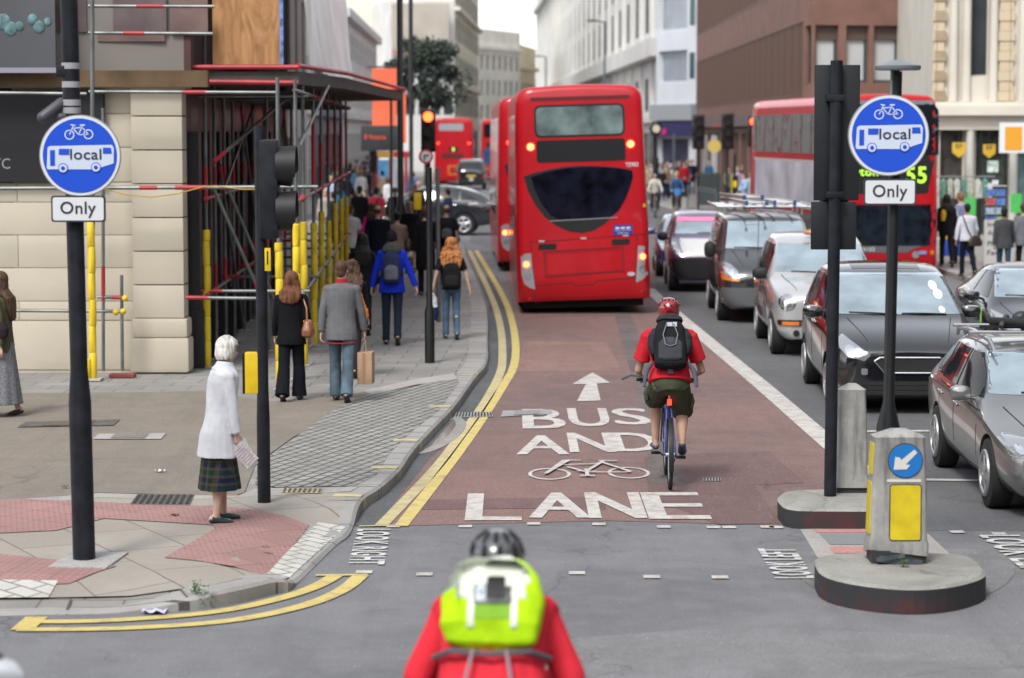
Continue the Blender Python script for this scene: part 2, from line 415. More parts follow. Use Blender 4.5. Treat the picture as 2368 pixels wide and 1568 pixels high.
# kerb stones
km = brickmat('kerb_granite', 50, .92, .012, (.30, .295, .285), (.36, .35, .335), (.08, .075, .07), off=0, stain=(.2, .19, .18), bump=.4)
mb = MB()
for i in range(len(kerb) - 1):
    a, b, c, d = kerb[i], kerb[i + 1], kerb_in[i + 1], kerb_in[i]
    za, zb = ph(*a) + .003, ph(*b) + .003
    a2, b2 = a + (d - a) * .1, b + (c - b) * .1
    mb.add([(*a, za - .025), (*b, zb - .025), (*b2, zb), (*a2, za), (*c, zb), (*d, za), (*a, -.02), (*b, -.02)], [(0, 1, 2, 3), (3, 2, 4, 5), (6, 7, 1, 0)])
kb = kind(mb.build('kerb', km))
# joints of the kerb stones and yellow loading marks
L = 0; marks = []; yl = []
mj = mat('kerb_joint', (.09, .085, .08), .95)
jt = MB(); ym = MB()
def kerb_quad(m_, s0, s1, t0, t1, dz):
    """strip across the kerb between lengths s0, s1"""
    def at(s):
        q = s
        for i in range(len(kerb) - 1):
            l_ = (kerb[i + 1] - kerb[i]).length
            if q <= l_: f = q / l_; return kerb[i].lerp(kerb[i + 1], f), kerb_in[i].lerp(kerb_in[i + 1], f)
            q -= l_
        return kerb[-1], kerb_in[-1]
    a, ai = at(s0); b, bi = at(s1)
    P = []
    for o_, i_ in ((a, ai), (b, bi)):
        for t in (t0, t1):
            p = o_.lerp(i_, t); P.append((*p, ph(*p) + .003 + dz))
    m_.add(P, [(0, 1, 3, 2)])
    m_.add([(*(a - (ai - a).normalized() * .004), .0), (*(a - (ai - a).normalized() * .004), ph(*a) - .02), (*(b - (bi - b).normalized() * .004), ph(*b) - .02), (*(b - (bi - b).normalized() * .004), .0)], [(0, 1, 2, 3)])
tot = sum((kerb[i + 1] - kerb[i]).length for i in range(len(kerb) - 1)); s = .3
while s < tot - 1:
    kerb_quad(jt, s, s + .018, .1, 1, .003); s += random.choice((.9, .92, .88, .6))
kind(jt.build('kerb_joints', mj))
yellow = None
def wear_mat(name, col, under, lo=.40, hi=.52, sc_=5):
    g = NG(name, .7); n1 = g.noise(sc_, 9, .78); n2 = g.noise(55, 3)
    f = g.ramp(n1, lo, hi); f2 = g.ramp(n2, .28, .40)
    c = g.mix(g.mul(f, f2), under, col); n3 = g.noise(1.5, 4); c = g.mix(g.mul(g.ramp(n3, .4, .7), .25), c, tuple(x * .75 for x in col))
    return g.out(c, n2, .3, .004)
yellow = wear_mat('yellow_line', (.60, .48, .16), (.27, .22, .17), .30, .50)
yellow_faint = wear_mat('yellow_faint', (.56, .48, .24), (.27, .24, .20), .30, .56)
white = wear_mat('white_line', (.55, .54, .51), (.29, .21, .20), .32, .54)
white_faint = wear_mat('white_faint', (.58, .58, .55), (.25, .25, .25), .36, .5, 9)
ym = MB()
for (u, v) in ((841, 1146), (929, 1079), (985, 1012), (1045, 945), (1098, 869), (1129, 780), (1127, 715), (1112, 668)):
    p = V(GP(u, v)[:2]); best = min(range(len(kerb)), key=lambda i: (kerb[i] - p).length)
    s0 = sum((kerb[i + 1] - kerb[i]).length for i in range(best)); kerb_quad(ym, s0, s0 + .16, .08, .98, .005)
kind(ym.build('kerb_loading_marks', yellow_faint))

# surfaces lying on the pavement
brown = speckled('brown_asphalt', (.215, .188, .155), .72, 1.3, .2, .5, (.175, .16, .14))
sheet('brown_pavement', pxs([(-400, 925), (-100, 912), (470, 905), (640, 930), (860, 905), (820, 948), (680, 1010), (590, 1075), (565, 1140), (540, 1148), (230, 1140), (-60, 1165), (-400, 1180)], PH), brown, .004, ph, .4)
setts = brickmat('granite_setts', .22, .125, .018, (.25, .25, .24), (.34, .335, .32), (.085, .075, .06), rot=R(-72), stain=(.20, .195, .185), bump=1.0, wob=.03)
sheet('granite_setts', pxs([(905, 905), (985, 888), (1055, 872), (1062, 884), (1015, 950), (950, 1000), (900, 1050), (870, 1100), (820, 1125), (640, 1128), (590, 1120), (600, 1075), (690, 1008), (770, 950), (860, 908)], PH), setts, .006, ph, .35)
edge = speckled('flat_stone', (.36, .34, .32), .8, 1.2, .08)
sheet('stone_strip', pxs([(840, 905), (950, 880), (1050, 864), (1060, 870), (1052, 878), (955, 892), (860, 915)], PH), edge, .008, ph, .4)
sheet('stone_strip', pxs([(-60, 1165), (230, 1142), (545, 1150), (590, 1132), (640, 1130), (830, 1127), (810, 1138), (590, 1150), (420, 1158), (230, 1152), (-60, 1180)], PH), edge, .008, ph, .4)
beige = brickmat('beige_slabs', .95, .62, .008, (.30, .275, .24), (.345, .32, .285), (.12, .10, .08), rot=R(62), stain=(.25, .22, .19), bump=.3)
sheet('beige_slabs', pxs([(-400, 1185), (230, 1150), (590, 1152), (780, 1142), (800, 1160), (770, 1215), (640, 1325), (560, 1345), (500, 1358), (440, 1362), (300, 1368), (130, 1370), (-420, 1382)], .10), beige, .003, lambda x, y: ph(x, y) + .003, .35)
def tactile(name, poly, rot):
    g = NG(name, .8); vec = g.map(rot)
    a = g.n.new('ShaderNodeTexVoronoi'); a.inputs['Scale'].default_value = 15; a.inputs['Randomness'].default_value = 0; g.l.new(vec, a.inputs['Vector'])
    c, fac = g.brick(vec, .4, .4, .006, (.37, .205, .19), (.32, .175, .165), (.13, .075, .07), 0)
    blister = g.ramp(a.outputs['Distance'], .22, .34, 1, 0)
    c = g.mix(g.mul(blister, .45), c, (.50, .32, .30)); n1 = g.noise(1.2, 7, .7); c = g.mix(g.mul(g.ramp(n1, .4, .65), .5), c, (.24, .16, .145))
    m = g.out(c, blister, .9, .006)
    return sheet(name, pxs(poly, .1), m, .010, lambda x, y: ph(x, y) + .003, .3)
tactile('tactile_paving', [(-60, 1168), (60, 1162), (300, 1172), (530, 1180), (715, 1205), (620, 1322), (380, 1298), (500, 1230), (490, 1222), (240, 1207), (130, 1235), (-80, 1245)], R(33))
tactile('tactile_paving', [(-400, 1288), (0, 1290), (270, 1318), (160, 1352), (-40, 1358), (-400, 1364)], R(8))
blocks = brickmat('white_blocks', .24, .16, .012, (.50, .49, .455), (.57, .56, .52), (.17, .16, .14), rot=R(38), stain=(.36, .35, .32))
sheet('white_block_strip', pxs([(735, 1207), (802, 1212), (786, 1225), (700, 1300), (655, 1343), (612, 1332), (665, 1275)], .06), blocks, .012, lambda x, y: ph(x, y) + .003, .25)
sheet('white_block_strip', pxs([(-400, 1366), (-20, 1360), (135, 1360), (112, 1384), (-420, 1392)], .06), blocks, .012, lambda x, y: ph(x, y) + .003, .25)
# covers let into the pavement
iron = mat('cast_iron', (.13, .125, .115), .6, .3, var=.3, vs=9, bump=.5, bs=30)
def cover(name, label, px, slats, m, h, along='u', fr=None):
    P = pxs(px, h); z = (ph(*P[0]) if h > .05 else 0) + .014; mb = MB()
    mb.add([(*p, z) for p in P], [(0, 1, 2, 3)]); o = thing(name, label, 'drain cover', (*P[3], z - .004))
    mb.build('plate', m, o, world=True); sl = MB()
    for i in range(slats):
        t0, t1 = (i + .25) / slats, (i + .75) / slats
        a, b, c, d = P[0].lerp(P[1], t0), P[0].lerp(P[1], t1), P[3].lerp(P[2], t1), P[3].lerp(P[2], t0)
        q = [a.lerp(d, .1), b.lerp(c, .1), b.lerp(c, .9), a.lerp(d, .9)]; sl.add([(*p, z + .006) for p in q], [(0, 1, 2, 3)])
    sl.build('slats', fr or mat('slot_dark', (.03, .03, .03), .9), o, world=True); return o
cover('drain_cover', 'slatted iron drain cover in the pavement beside the old woman', [(318, 1146), (450, 1146), (438, 1172), (300, 1170)], 9, iron, PH)
cover('drain_cover', 'dark rectangular inspection cover in brown pavement left of the blue sign pole', [(60, 978), (278, 972), (262, 986), (40, 990)], 1, iron, PH, fr=mat('rust', (.12, .09, .065), .9, var=.4, vs=20))
cover('drain_cover', 'grey stone-filled inspection cover in brown pavement near the white paper scrap', [(228, 1006), (385, 1004), (372, 1018), (215, 1018)], 1, edge, PH, fr=speckled('cover_fill', (.2, .18, .16)))
cover('drain_cover', 'yellow painted small cover in pavement right of the traffic light pole', [(655, 1132), (748, 1134), (742, 1144), (650, 1142)], 8, yellow_faint, PH, fr=iron)
steel = mat('steel_cover', (.36, .36, .35), .45, .5, var=.3, vs=30, bump=.4, bs=90)
cover('drain_cover', 'long steel gully grating across the double yellow lines', [(1043, 956), (1137, 955), (1140, 966), (1036, 968)], 14, steel, 0)
cover('drain_cover', 'chequered steel cover in the bus lane above the word BUS', [(1163, 952), (1277, 949), (1277, 960), (1158, 966)], 1, steel, 0, fr=mat('chequer', (.28, .28, .28), .6, .4, var=.5, vs=120))
cover('drain_cover', 'tiny steel cover in red lane right of the rear wheel of the cyclist', [(1627, 1108), (1668, 1108), (1667, 1115), (1626, 1115)], 6, steel, 0)

# painted markings
def line_px(name, pts, wd, m, z=.010, wfun=None):
    P = smooth_line(pxs(pts), 2); a, b = offset_line(P, -wd / 2), offset_line(P, wd / 2); mb = MB()
    for i in range(len(P) - 1): mb.add([(*a[i], z), (*a[i + 1], z), (*b[i + 1], z), (*b[i], z)], [(0, 3, 2, 1)])
    o = mb.build(name, m); return kind(o)
line_px('double_yellow_line', [(880, 1219), (1010, 1085), (1064, 1011), (1118, 940), (1157, 868), (1163, 835), (1160, 760), (1140, 690), (1085, 580)], .125, yellow_faint)
line_px('double_yellow_line', [(927, 1219), (1040, 1075), (1105, 986), (1160, 900), (1195, 842), (1190, 760), (1167, 688), (1101, 580)], .125, yellow)
line_px('double_yellow_line', [(60, 1440), (190, 1440), (320, 1434), (450, 1424), (560, 1408), (680, 1378), (740, 1355), (778, 1332)], .13, yellow)
line_px('double_yellow_line', [(40, 1458), (190, 1458), (330, 1454), (500, 1443), (620, 1424), (730, 1396), (800, 1364), (835, 1332)], .13, yellow)
line_px('yellow_line_end', [(85, 1430), (50, 1460)], .16, yellow, .0118); line_px('yellow_line_end', [(730, 1333), (850, 1332)], .06, yellow, .0118)
line_px('yellow_line_end', [(830, 1219), (945, 1217)], .05, yellow_faint, .0118)
line_px('white_edge_line', [(1500, 668), (1530, 698), (1620, 775), (1760, 890), (1900, 1012), (1990, 1088), (2070, 1150)], .26, white)
line_px('stop_line', [(2003, 999), (2150, 998)], .14, white, .010); line_px('stop_line', [(2140, 1111), (2290, 1113)], .14, white, .010)
line_px('white_bay_line', [(1120, 610), (1185, 608)], .1, white_faint, .010)
def dash(px, w_, h_, name='crossing_dash', z=.010):
    p = G(*px); mb = MB(); mb.add([(p.x - w_, p.y - h_, z), (p.x + w_, p.y - h_, z), (p.x + w_, p.y + h_, z), (p.x - w_, p.y + h_, z)], [(0, 1, 2, 3)]); kind(mb.build(name, white))
for u, v in ((1076, 1219), (1234, 1213), (1385, 1214), (1535, 1220), (1650, 1221), (1686, 1221), (1774, 1220), (1795, 1221), (910, 1219)): dash((u, v), .06, .065)
for u, v in ((982, 1330), (1334, 1327), (1507, 1336), (1665, 1337), (842, 1325)): dash((u, v), .065, .065)
for u, v in ((2213, 1232), (2310, 1236)): dash((u, v), .06, .06)
# words and symbols
def letter(ch, u0, u1, vt, vb, bold=.0, z=.012):
    a, b = G(u0, vb), G(u1, vb); t = G((u0 + u1) / 2, vt)
    vs, fs = fit_text(ch, a.x, b.x, a.y, t.y, bold); mb = MB()
    sh = 0.0; [mb.add([(x + q * .022 * (1 if vb > 1100 else .8), y, z + .0003 * (q + 1)) for x, y in vs], fs) for q in (-1, 0, 1)]; o = mb.build('road_letter', white)
    bm = bmesh.new(); bm.from_mesh(o.data)
    for f in bm.faces:
        if f.normal.z < 0: f.normal_flip()
    bm.to_mesh(o.data); bm.free(); return kind(o)
for ch, u0, u1, vt, vb in (('B', 1212, 1308, 948, 993), ('U', 1322, 1412, 946, 988), ('S', 1427, 1508, 946, 984),
                           ('A', 1198, 1314, 1009, 1053), ('N', 1322, 1422, 1003, 1048), ('D', 1428, 1528, 1003, 1046),
                           ('L', 1080, 1201, 1144, 1206), ('A', 1228, 1361, 1142, 1200), ('N', 1368, 1492, 1141, 1201), ('E', 1507, 1641, 1141, 1203)):
    letter(ch, u0, u1, vt, vb)
def road_poly(name, px, m=white, z=.012): return sheet(name, pxs(px), m, z)
road_poly('lane_arrow', [(1370, 863), (1411, 887), (1380, 889), (1389, 928), (1334, 930), (1355, 890), (1323, 890)])
# bicycle symbol painted on the lane
c0, c1 = G(1222, 1112), G(1510, 1112); W_ = c1.x - c0.x; H_ = G(1360, 1068).y - c0.y
def bp(x, y): return V((c0.x + x * W_, c0.y + y * H_))
mb = MB()
def flat_ring(cx, cy, rx, ry, t):
    n = 32
    for i in range(n):
        a, b = 2 * pi * i / n, 2 * pi * (i + 1) / n
        q = [bp(cx + k * rx * cos(x), cy + k2 * ry * sin(x)) for x in (a, b) for k, k2 in ((1, 1), (1 - t / rx, 1 - t / rx))]
        mb.add([(*p, .012) for p in (q[0], q[2], q[3], q[1])], [(0, 1, 2, 3)])
def bar(x0, y0, x1, y1, w0, w1=None):
    w1 = w1 or w0; a, b = bp(x0, y0), bp(x1, y1); d = (b - a).normalized(); n_ = V((-d.y, d.x))
    mb.add([(*p, .0122 + .0002 * len(mb.f)) for p in (a - n_ * w0, b - n_ * w1, b + n_ * w1, a + n_ * w0)], [(0, 1, 2, 3)])
flat_ring(.175, .30, .175, .30, .03); flat_ring(.825, .36, .175, .30, .03)
bar(.14, .25, .33, .98, .02, .045); bar(.33, .98, .45, .97, .02); bar(.30, .72, .60, .80, .018); bar(.33, .62, .47, .35, .022); bar(.47, .35, .64, .93, .022)
bar(.60, .95, .76, .95, .03); bar(.63, .85, .84, .36, .022); bar(.47, .33, .84, .34, .02); bar(.40, .38, .56, .38, .02); bar(.42, .15, .54, .15, .03); bar(.48, .15, .48, .5, .02)
kind(obj('cycle_symbol', mb.mesh('cycle_symbol', normals=False), white))
def side_text(txt, px_far, length, hgt, face, m=white, z=.012, bold=.02):
    """writing read across the road: starts far away and runs towards the camera (face=+1: tops towards +x)"""
    p = G(*px_far); vs, fs = fit_text(txt, 0, length, 0, hgt, bold); mb = MB()
    if face > 0: mb.add([(p.x + b + .02 * a, p.y - a, z) for a, b in vs], fs)
    else: mb.add([(p.x - b, p.y + a, z) for a, b in vs], fs)
    o = obj('crossing_words', mb.mesh('crossing_words', normals=False), m)
    bm = bmesh.new(); bm.from_mesh(o.data)
    for f in bm.faces:
        f.normal_update()
        if f.normal.z < 0: f.normal_flip()
    bm.to_mesh(o.data); bm.free(); return kind(o)
side_text('LOOK RIGHT', (826, 1226), 1.75, .30, 1, white_faint)
side_text('LOOK LEFT', (1885, 1340), 1.35, .32, -1, white_faint)
side_text('LOOK LEFT', (2262, 1240), 1.9, .36, 1, white_faint)
# puddle by the kerb
pm = mat('puddle_water', (.16, .165, .17), .10, 0, spec=1, bump=.12, bs=9)
sheet('puddle', smooth_line(pxs([(1050, 972), (1056, 985), (1036, 1010), (1000, 1032), (966, 1050), (972, 1040), (1000, 1008), (1032, 976), (1050, 972)])), pm, .0135)
sheet('puddle_edge', smooth_line(pxs([(1062, 964), (1082, 980), (1068, 1008), (1016, 1042), (958, 1056), (970, 1036), (1000, 1005), (1035, 970), (1062, 964)])), speckled('wet_rim', (.30, .29, .27), .6, 1.5), .0115)
# tarmac repair joints between the islands
cr = pxs([(1850, 1225), (1990, 1222), (2140, 1230), (2215, 1300), (1945, 1300), (1890, 1290)]); sheet('crossing_inset', cr, edge, .006)
sheet('crossing_mat', pxs([(1895, 1236), (2000, 1236), (2015, 1262), (1920, 1262)]), mat('grey_mat', (.22, .225, .23), .9, bump=.8, bs=120), .010)
for q in ([(1880, 1226), (2000, 1226), (2002, 1234), (1888, 1234)], [(1916, 1266), (2014, 1266), (2020, 1282), (1930, 1282)]): sheet('tactile_strip', pxs(q), mat('pink_block', (.45, .22, .2), .9, var=.2, vs=20, bump=.5, bs=90), .010)

# right-hand pavement
def RK(y): return 7.3 + (100 - y) * .0815 if y > 60 else 10.56 + (60 - y) * .012
rk = [V((RK(y), y)) for y in (20, 40, 60, 70, 80, 90, 100)] + [V((6.3, 118)), V((5.6, 160)), V((3.2, 420))]
mb = MB()
for a, b in zip(rk[:-1], rk[1:]):
    mb.add([(*a, 0), (*b, 0), (*b, .12), (*a, .12)], [(0, 3, 2, 1)]); mb.add([(*a, .12), (*b, .12), (b.x + .3, b.y, .124), (a.x + .3, a.y, .124)], [(0, 3, 2, 1)])
kind(mb.build('kerb', mat('kerb_plain', (.30, .29, .28), .9, var=.2, vs=2)))
slab2 = brickmat('paving_far', .6, .6, .012, (.27, .262, .25), (.31, .30, .285), (.13, .12, .11))
sheet('pavement', [V((p.x + .3, p.y)) for p in rk] + [V((60, 420)), V((60, 20))], slab2, .12)
# pavements on the left beyond the side street
lk = [V((-1.6, 96)), V((-2.4, 90)), V((-30, 90))]
far = [V((-1.8, 96)), V((-2.8, 90.2)), V((-40, 90.2)), V((-40, 420)), V((-9, 420)), V((-5.4, 200)), V((-3.6, 140))]
sheet('pavement', far, slab2, .12); mb = MB()
ff = [far[0], far[1], far[2]]
for a, b in zip([far[5], far[6], far[0], far[1]], [far[6], far[0], far[1], far[2]]): mb.add([(*a, 0), (*b, 0), (*b, .12), (*a, .12)], [(0, 1, 2, 3)])
kind(mb.build('kerb', mat('kerb_plain', (.30, .29, .28), .9)))
# ================================================================= buildings
WG = mat('window_glass', (.05, .06, .07), .08, 0, spec=.9, var=.5, vs=.4)
WGB = mat('window_blind', (.50, .52, .53), .35, 0, coat=.6, var=.1, vs=1)
def stonem(name, c, var=.12, vs=.5, bump=.2, bs=6): return mat('stone_' + name, c, .85, var=var, vs=vs, bump=bump, bs=bs)
def facade(root, A, B, z0, z1, wins, m, depth=.22, glass=None, frame=None, bars=(1, 1), back=12, wallname='wall', thick=.3, fr=.06, roof=True, maxw=100):
    """wall from A to B (seen side to the right of A->B is outside... normal given by left-hand rule), with real window openings.
    wins = list of (s0, s1, za, zb) along the wall"""
    A, B = V(A), V(B); L = (B - A).length; t = (B - A) / L; nrm = V((t.y, -t.x))   # outside
    def W(s, z, d=0): p = A + t * s - nrm * d; return (p.x, p.y, z)
    ss = sorted({0.0, L} | {round(q, 3) for w in wins for q in w[:2]}); zz = sorted({z0, z1} | {round(q, 3) for w in wins for q in w[2:4]})
    ws = [tuple(round(q, 3) for q in w[:4]) for w in wins]; mb = MB()
    for i in range(len(ss) - 1):
        sm = (ss[i] + ss[i + 1]) / 2; col_ = [w for w in ws if w[0] < sm < w[1]]; start = None
        for j in range(len(zz) - 1):
            zm = (zz[j] + zz[j + 1]) / 2; hole = any(w[2] < zm < w[3] for w in col_)
            if not hole: mb.add([W(ss[i], zz[j]), W(ss[i + 1], zz[j]), W(ss[i + 1], zz[j + 1]), W(ss[i], zz[j + 1])], [(0, 1, 2, 3)])
    for s0, s1, za, zb in ws:
        for q in ([(s0, za), (s1, za)], [(s1, za), (s1, zb)], [(s1, zb), (s0, zb)], [(s0, zb), (s0, za)]):
            mb.add([W(*q[0]), W(*q[1]), W(*q[1], depth), W(*q[0], depth)], [(0, 1, 2, 3)])
    if back:   # the rest of the block behind the front
        mb.add([W(0, z0), W(0, z1), W(0, z1, back), W(0, z0, back)], [(0, 1, 2, 3)]); mb.add([W(L, z0), W(L, z1), W(L, z1, back), W(L, z0, back)], [(3, 2, 1, 0)])
        mb.add([W(0, z1), W(L, z1), W(L, z1, back), W(0, z1, back)], [(0, 1, 2, 3)]); mb.add([W(0, z0, back), W(L, z0, back), W(L, z1, back), W(0, z1, back)], [(3, 2, 1, 0)])
    o = obj(wallname, mb.mesh(wallname, normals=False), m, root, world=True)
    cache = {}
    for k_, (w, ww) in enumerate(zip(ws, wins)):
        s0, s1, za, zb = w; g = ww[4] if len(ww) > 4 else (glass or WG); key = (round(s1 - s0, 2), round(zb - za, 2), g.name)
        if key not in cache:
            b = MB(); w_, h_ = s1 - s0, zb - za
            b.add([(0, 0, 0), (w_, 0, 0), (w_, 0, h_), (0, 0, h_)], [(0, 1, 2, 3)]); b.cur = 1
            nx, nz = bars
            for i in range(nx + 1): x = min(max(i * w_ / nx - fr / 2, 0), w_ - fr); b.box(x, x + fr, -.06, -.002, 0, h_)
            for i in range(nz + 1): z = min(max(i * h_ / nz - fr / 2, 0), h_ - fr); b.box(fr, w_ - fr, -.057, -.003, z, z + fr)
            me = b.mesh('window', normals=False); me.materials.append(g); me.materials.append(frame or mat('frame_dark', (.05, .05, .055), .5)); cache[key] = me
        q = bpy.data.objects.new('window', cache[key]); COL.objects.link(q); p = W(s0, za, depth)
        q.parent = root; q.matrix_basis = root.matrix_basis.inverted() @ (Matrix.Translation(p) @ Matrix.Rotation(math.atan2(t.y, t.x), 4, 'Z'))
    return W, L
def grid(L, n, w_, rows, s0=0, g=None):
    out = []
    for za, zb in rows:
        for i in range(n):
            c = s0 + (i + .5) * (L - s0) / n; out.append((c - w_ / 2, c + w_ / 2, za, zb) + ((g[(i * 7 + int(za * 3)) % len(g)],) if g else ()))
    return out
def slabbox(root, W, s0, s1, za, zb, out, m, name='cornice', inn=.0):
    b = MB(); P = [W(s0, za, -out), W(s1, za, -out), W(s1, za, inn), W(s0, za, inn)]; Q = [(x, y, zb) for x, y, z in P]
    b.add(P + Q, [(0, 1, 5, 4), (1, 2, 6, 5), (2, 3, 7, 6), (3, 0, 4, 7), (4, 5, 6, 7), (3, 2, 1, 0)]); return b.build(name, m, root, world=True)
# ---------- corner building on the left
cream = mat('cream_render', (.50, .45, .36), .8, var=.07, vs=.9, bump=.25, bs=25)
root = thing('corner_building', 'cream rendered corner building behind the scaffolding on the left', 'building', (-8, 34, 0))
Yw = 33.9
def fx(u, Y=Yw): return (u - CX) * Y / FPX * 1.0
X0 = -14; XP0 = D(311, 600, Yw).x; XP1 = D(428, 600, Yw).x; XR = XP0
gf = MB(); cg = mat('groove', (.20, .17, .13), .9)
# wall made of rusticated courses with real grooves
zc = [.14, .52, .98, 1.45, 1.92, 2.38]
b = MB(); b.box(X0, XP0 + .05, Yw + .018, Yw + .6, .1, 4.15); b.build('wall', cream, root, world=True)
b = MB(); random.seed(3)
zz = [.16, .70, 1.10, 1.55, 2.02, 2.49, 2.96]
ztop = 2.80
for i, (z0, z1) in enumerate(zip([.16, .86, 1.13, 1.60, 2.06, 2.52], [.84, 1.115, 1.585, 2.045, 2.505, 2.78])):
    xs = [X0] + [XR - .01 - d for d in ((6.5, 4.9, 3.25, 1.62) if i % 2 else (6.0, 4.1, 2.05))] + [XR - .004]
    for xa, xb in zip(xs[:-1], xs[1:]): b.box(xa + .003, xb - .003, Yw, Yw + .1, z0 - .003, z1 + .003)
b.build('stone_courses', cream, root, world=True, bevel=.008)
# right part, courses above the dark sign beside it
b = MB()
for z0, z1 in ((2.80, 3.27), (3.285, 3.74), (3.755, 4.12)): b.box(D(246, 500, Yw).x, XP0, Yw, Yw + .1, z0, z1)
b.build('stone_courses', cream, root, world=True, bevel=.008)
b = MB()
for i, (z0, z1) in enumerate(zip([.90, 1.37, 1.84, 2.31, 2.78, 3.25, 3.72], [1.355, 1.825, 2.295, 2.765, 3.235, 3.705, 4.14])): b.box(XP0, XP1, Yw - .16, Yw + .3, z0, z1)
b.build('pilaster', cream, root, world=True, bevel=.010)
b = MB(); b.box(XP0 - .05, XP1 + .07, Yw - .22, Yw + .3, .13, .62); b.box(XP0 - .03, XP1 + .05, Yw - .20, Yw + .3, .62, .89); b.build('pilaster_base', cream, root, world=True, bevel=.05)
b = MB(); b.box(XP0 - .09, XP1 + .08, Yw - .24, Yw + .3, 4.10, 4.16); b.box(X0, XP0, Yw - .05, Yw + .3, 4.1, 4.2); b.build('capital', cream, root, world=True)
gr = MB()
def curve_wall(pts, r=.004):
    P = [V((D(u, v, Yw - .17).x, Yw - .165, D(u, v, Yw - .17).z)) for u, v in pts]; gr.tube(P, r, 5)
curve_wall([(338, 610), (340, 625), (352, 632), (350, 640), (342, 648), (346, 655), (360, 660), (376, 657), (382, 648), (377, 640)]); curve_wall([(338, 610), (347, 616), (357, 612), (363, 620), (368, 612), (381, 618), (375, 622), (366, 620)]); curve_wall([(361, 622), (361, 640), (356, 646), (366, 642)]); curve_wall([(352, 640), (345, 650), (357, 652)])
gr.build('graffiti', mat('graffiti_ink', (.26, .235, .2), .8), root)
root.children[-1].matrix_parent_inverse = root.matrix_basis.inverted()
# upper floors: brown boards
ub = brickmat('maroon_brick', .22, .075, .01, (.10, .045, .038), (.14, .062, .05), (.08, .05, .045), stain=(.14, .09, .08), bump=.4)
b = MB(); b.box(X0, XP1 + .1, Yw + .1, Yw + 9, 4.15, 11); b.build('upper_wall', mat('brown_wall', (.085, .04, .035), .8, var=.35, vs=1.2), root, world=True)
b = MB(); b.box(D(395, 100, Yw).x, D(480, 100, Yw).x, Yw + .04, Yw + .1, 4.85, 5.35); b.box(D(225, 100, Yw).x, D(380, 100, Yw).x, Yw + .04, Yw + .1, 4.75, 4.86); b.build('ledge', mat('brown_stone', (.16, .10, .09), .8, var=.3, vs=2), root, world=True)
for u0, u1 in ((262, 385), (100, 200)): b = MB(); b.box(D(u0, 100, Yw).x, D(u1, 100, Yw).x, Yw + .02, Yw + .1, 4.88, 5.40); b.build('window', mat('dull_glass', (.13, .10, .10), .3, var=.3, vs=2), root, world=True)
# street front: dark shopfront receding along the pavement
SA, SB = V((XP1, Yw + .1)), V((-5.75, 68.0)); SL = (SB - SA).length
darkp = mat('dark_shopfront', (.009, .011, .013), .5, var=.2, vs=1, coat=.1)
wins = [(s, s + 1.25, .75, 3.35, mat('shop_glass', (.03, .04, .045), .08, spec=.8, var=.6, vs=.5)) for s in [1.4 + i * 1.75 for i in range(9)]] 
SM = SA.lerp(SB, 17.2 / SL); palew = mat('pale_shop_wall', (.40, .385, .36), .8, var=.1, vs=.8)
facade(root, SM, SB, .1, 4.2, [(s, s + 1.7, .7, 3.4, mat('pale_shop_glass', (.42, .44, .44), .2, .2, var=.25, vs=.6)) for s in (.6, 2.9, 5.2, 7.5, 9.8, 12.1, 14.4)], palew, .06, frame=palew, bars=(1, 2), back=6, wallname='pale_shopfront')
W, L_ = facade(root, SA, SM, .1, 4.2, wins, darkp, .10, frame=darkp, bars=(1, 1), back=6, wallname='shopfront')
for s in [.55 + 1.75 * i for i in range(10)]: slabbox(root, W, s, s + .45, .1, 3.5, .14, darkp, 'pier'); slabbox(root, W, s - .06, s + .51, .1, .95, .2, darkp, 'pier_base')
facade(root, SA, SB, 4.2, 14, grid(SL, 10, 1.2, ((5, 7), (8.4, 10.2))), stonem('upper', (.22, .2, .18)), .2, back=6, wallname='street_wall')
# dark fascia with letters, beside the pilaster
t = thing('shop_sign', 'big black fascia sign with pale letters at the left edge behind the sign pole', 'shop sign', (-8, Yw - .06, 2.8)); b = MB()
b.box(X0, D(243, 300, Yw).x, Yw - .14, Yw + .05, 2.80, 4.05); b.build('board', mat('sign_black', (.005, .005, .008), .6, var=.2, vs=1), t, world=True)
vs, fs = fit_text('YC', D(-18, 0, Yw).x, D(22, 0, Yw).x, D(0, 390, Yw).z, D(0, 366, Yw).z, .0); b = MB(); b.add([(x, Yw - .148, z) for x, z in vs], fs); b.build('letters', mat('letter_grey', (.28, .28, .30), .5), t, world=True)
t = thing('poster_board', 'dark grey upper panel with blurred teal figures at the top left corner', 'poster', (-7, Yw - .5, 4.6)); b = MB(); b.box(X0, D(129, 60, Yw - .5).x, Yw - .55, Yw - .5, D(0, 160, Yw - .5).z, 6.2); b.build('panel', mat('poster_grey', (.075, .078, .088), .5, var=.15, vs=.8), t, world=True)
b = MB(); b.box(X0, D(133, 60, Yw - .55).x, Yw - .62, Yw - .5, D(0, 169, Yw - .5).z, D(0, 157, Yw - .5).z); b.build('sill', mat('lilac_sill', (.26, .25, .30), .5), t, world=True)
b = MB(); random.seed(5)
for u, v, r in ((8, 50, .10), (24, 66, .09), (45, 60, .06), (75, 45, .07), (90, 62, .08), (110, 50, .05)): p = D(u, v, Yw - .56); b.ell((p.x, Yw - .555, p.z), (r, .02, r * 1.1))
b.build('picture_figures', mat('teal_print', (.09, .17, .18), .6, var=.6, vs=9), t, world=True)
b = MB(); b.box(D(0, 0, Yw - .2).x - 6, D(480, 0, Yw - .2).x, Yw - .3, Yw - .1, D(0, 202, Yw).z, D(0, 164, Yw).z)
t = thing('timber_board', 'brown timber hoarding board running above the black sign and pilaster', 'board', (-7, Yw - .2, 4.2)); b.build('plank', mat('timber', (.12, .075, .035), .75, var=.35, vs=2.5, bump=.3, bs=12), t, world=True)
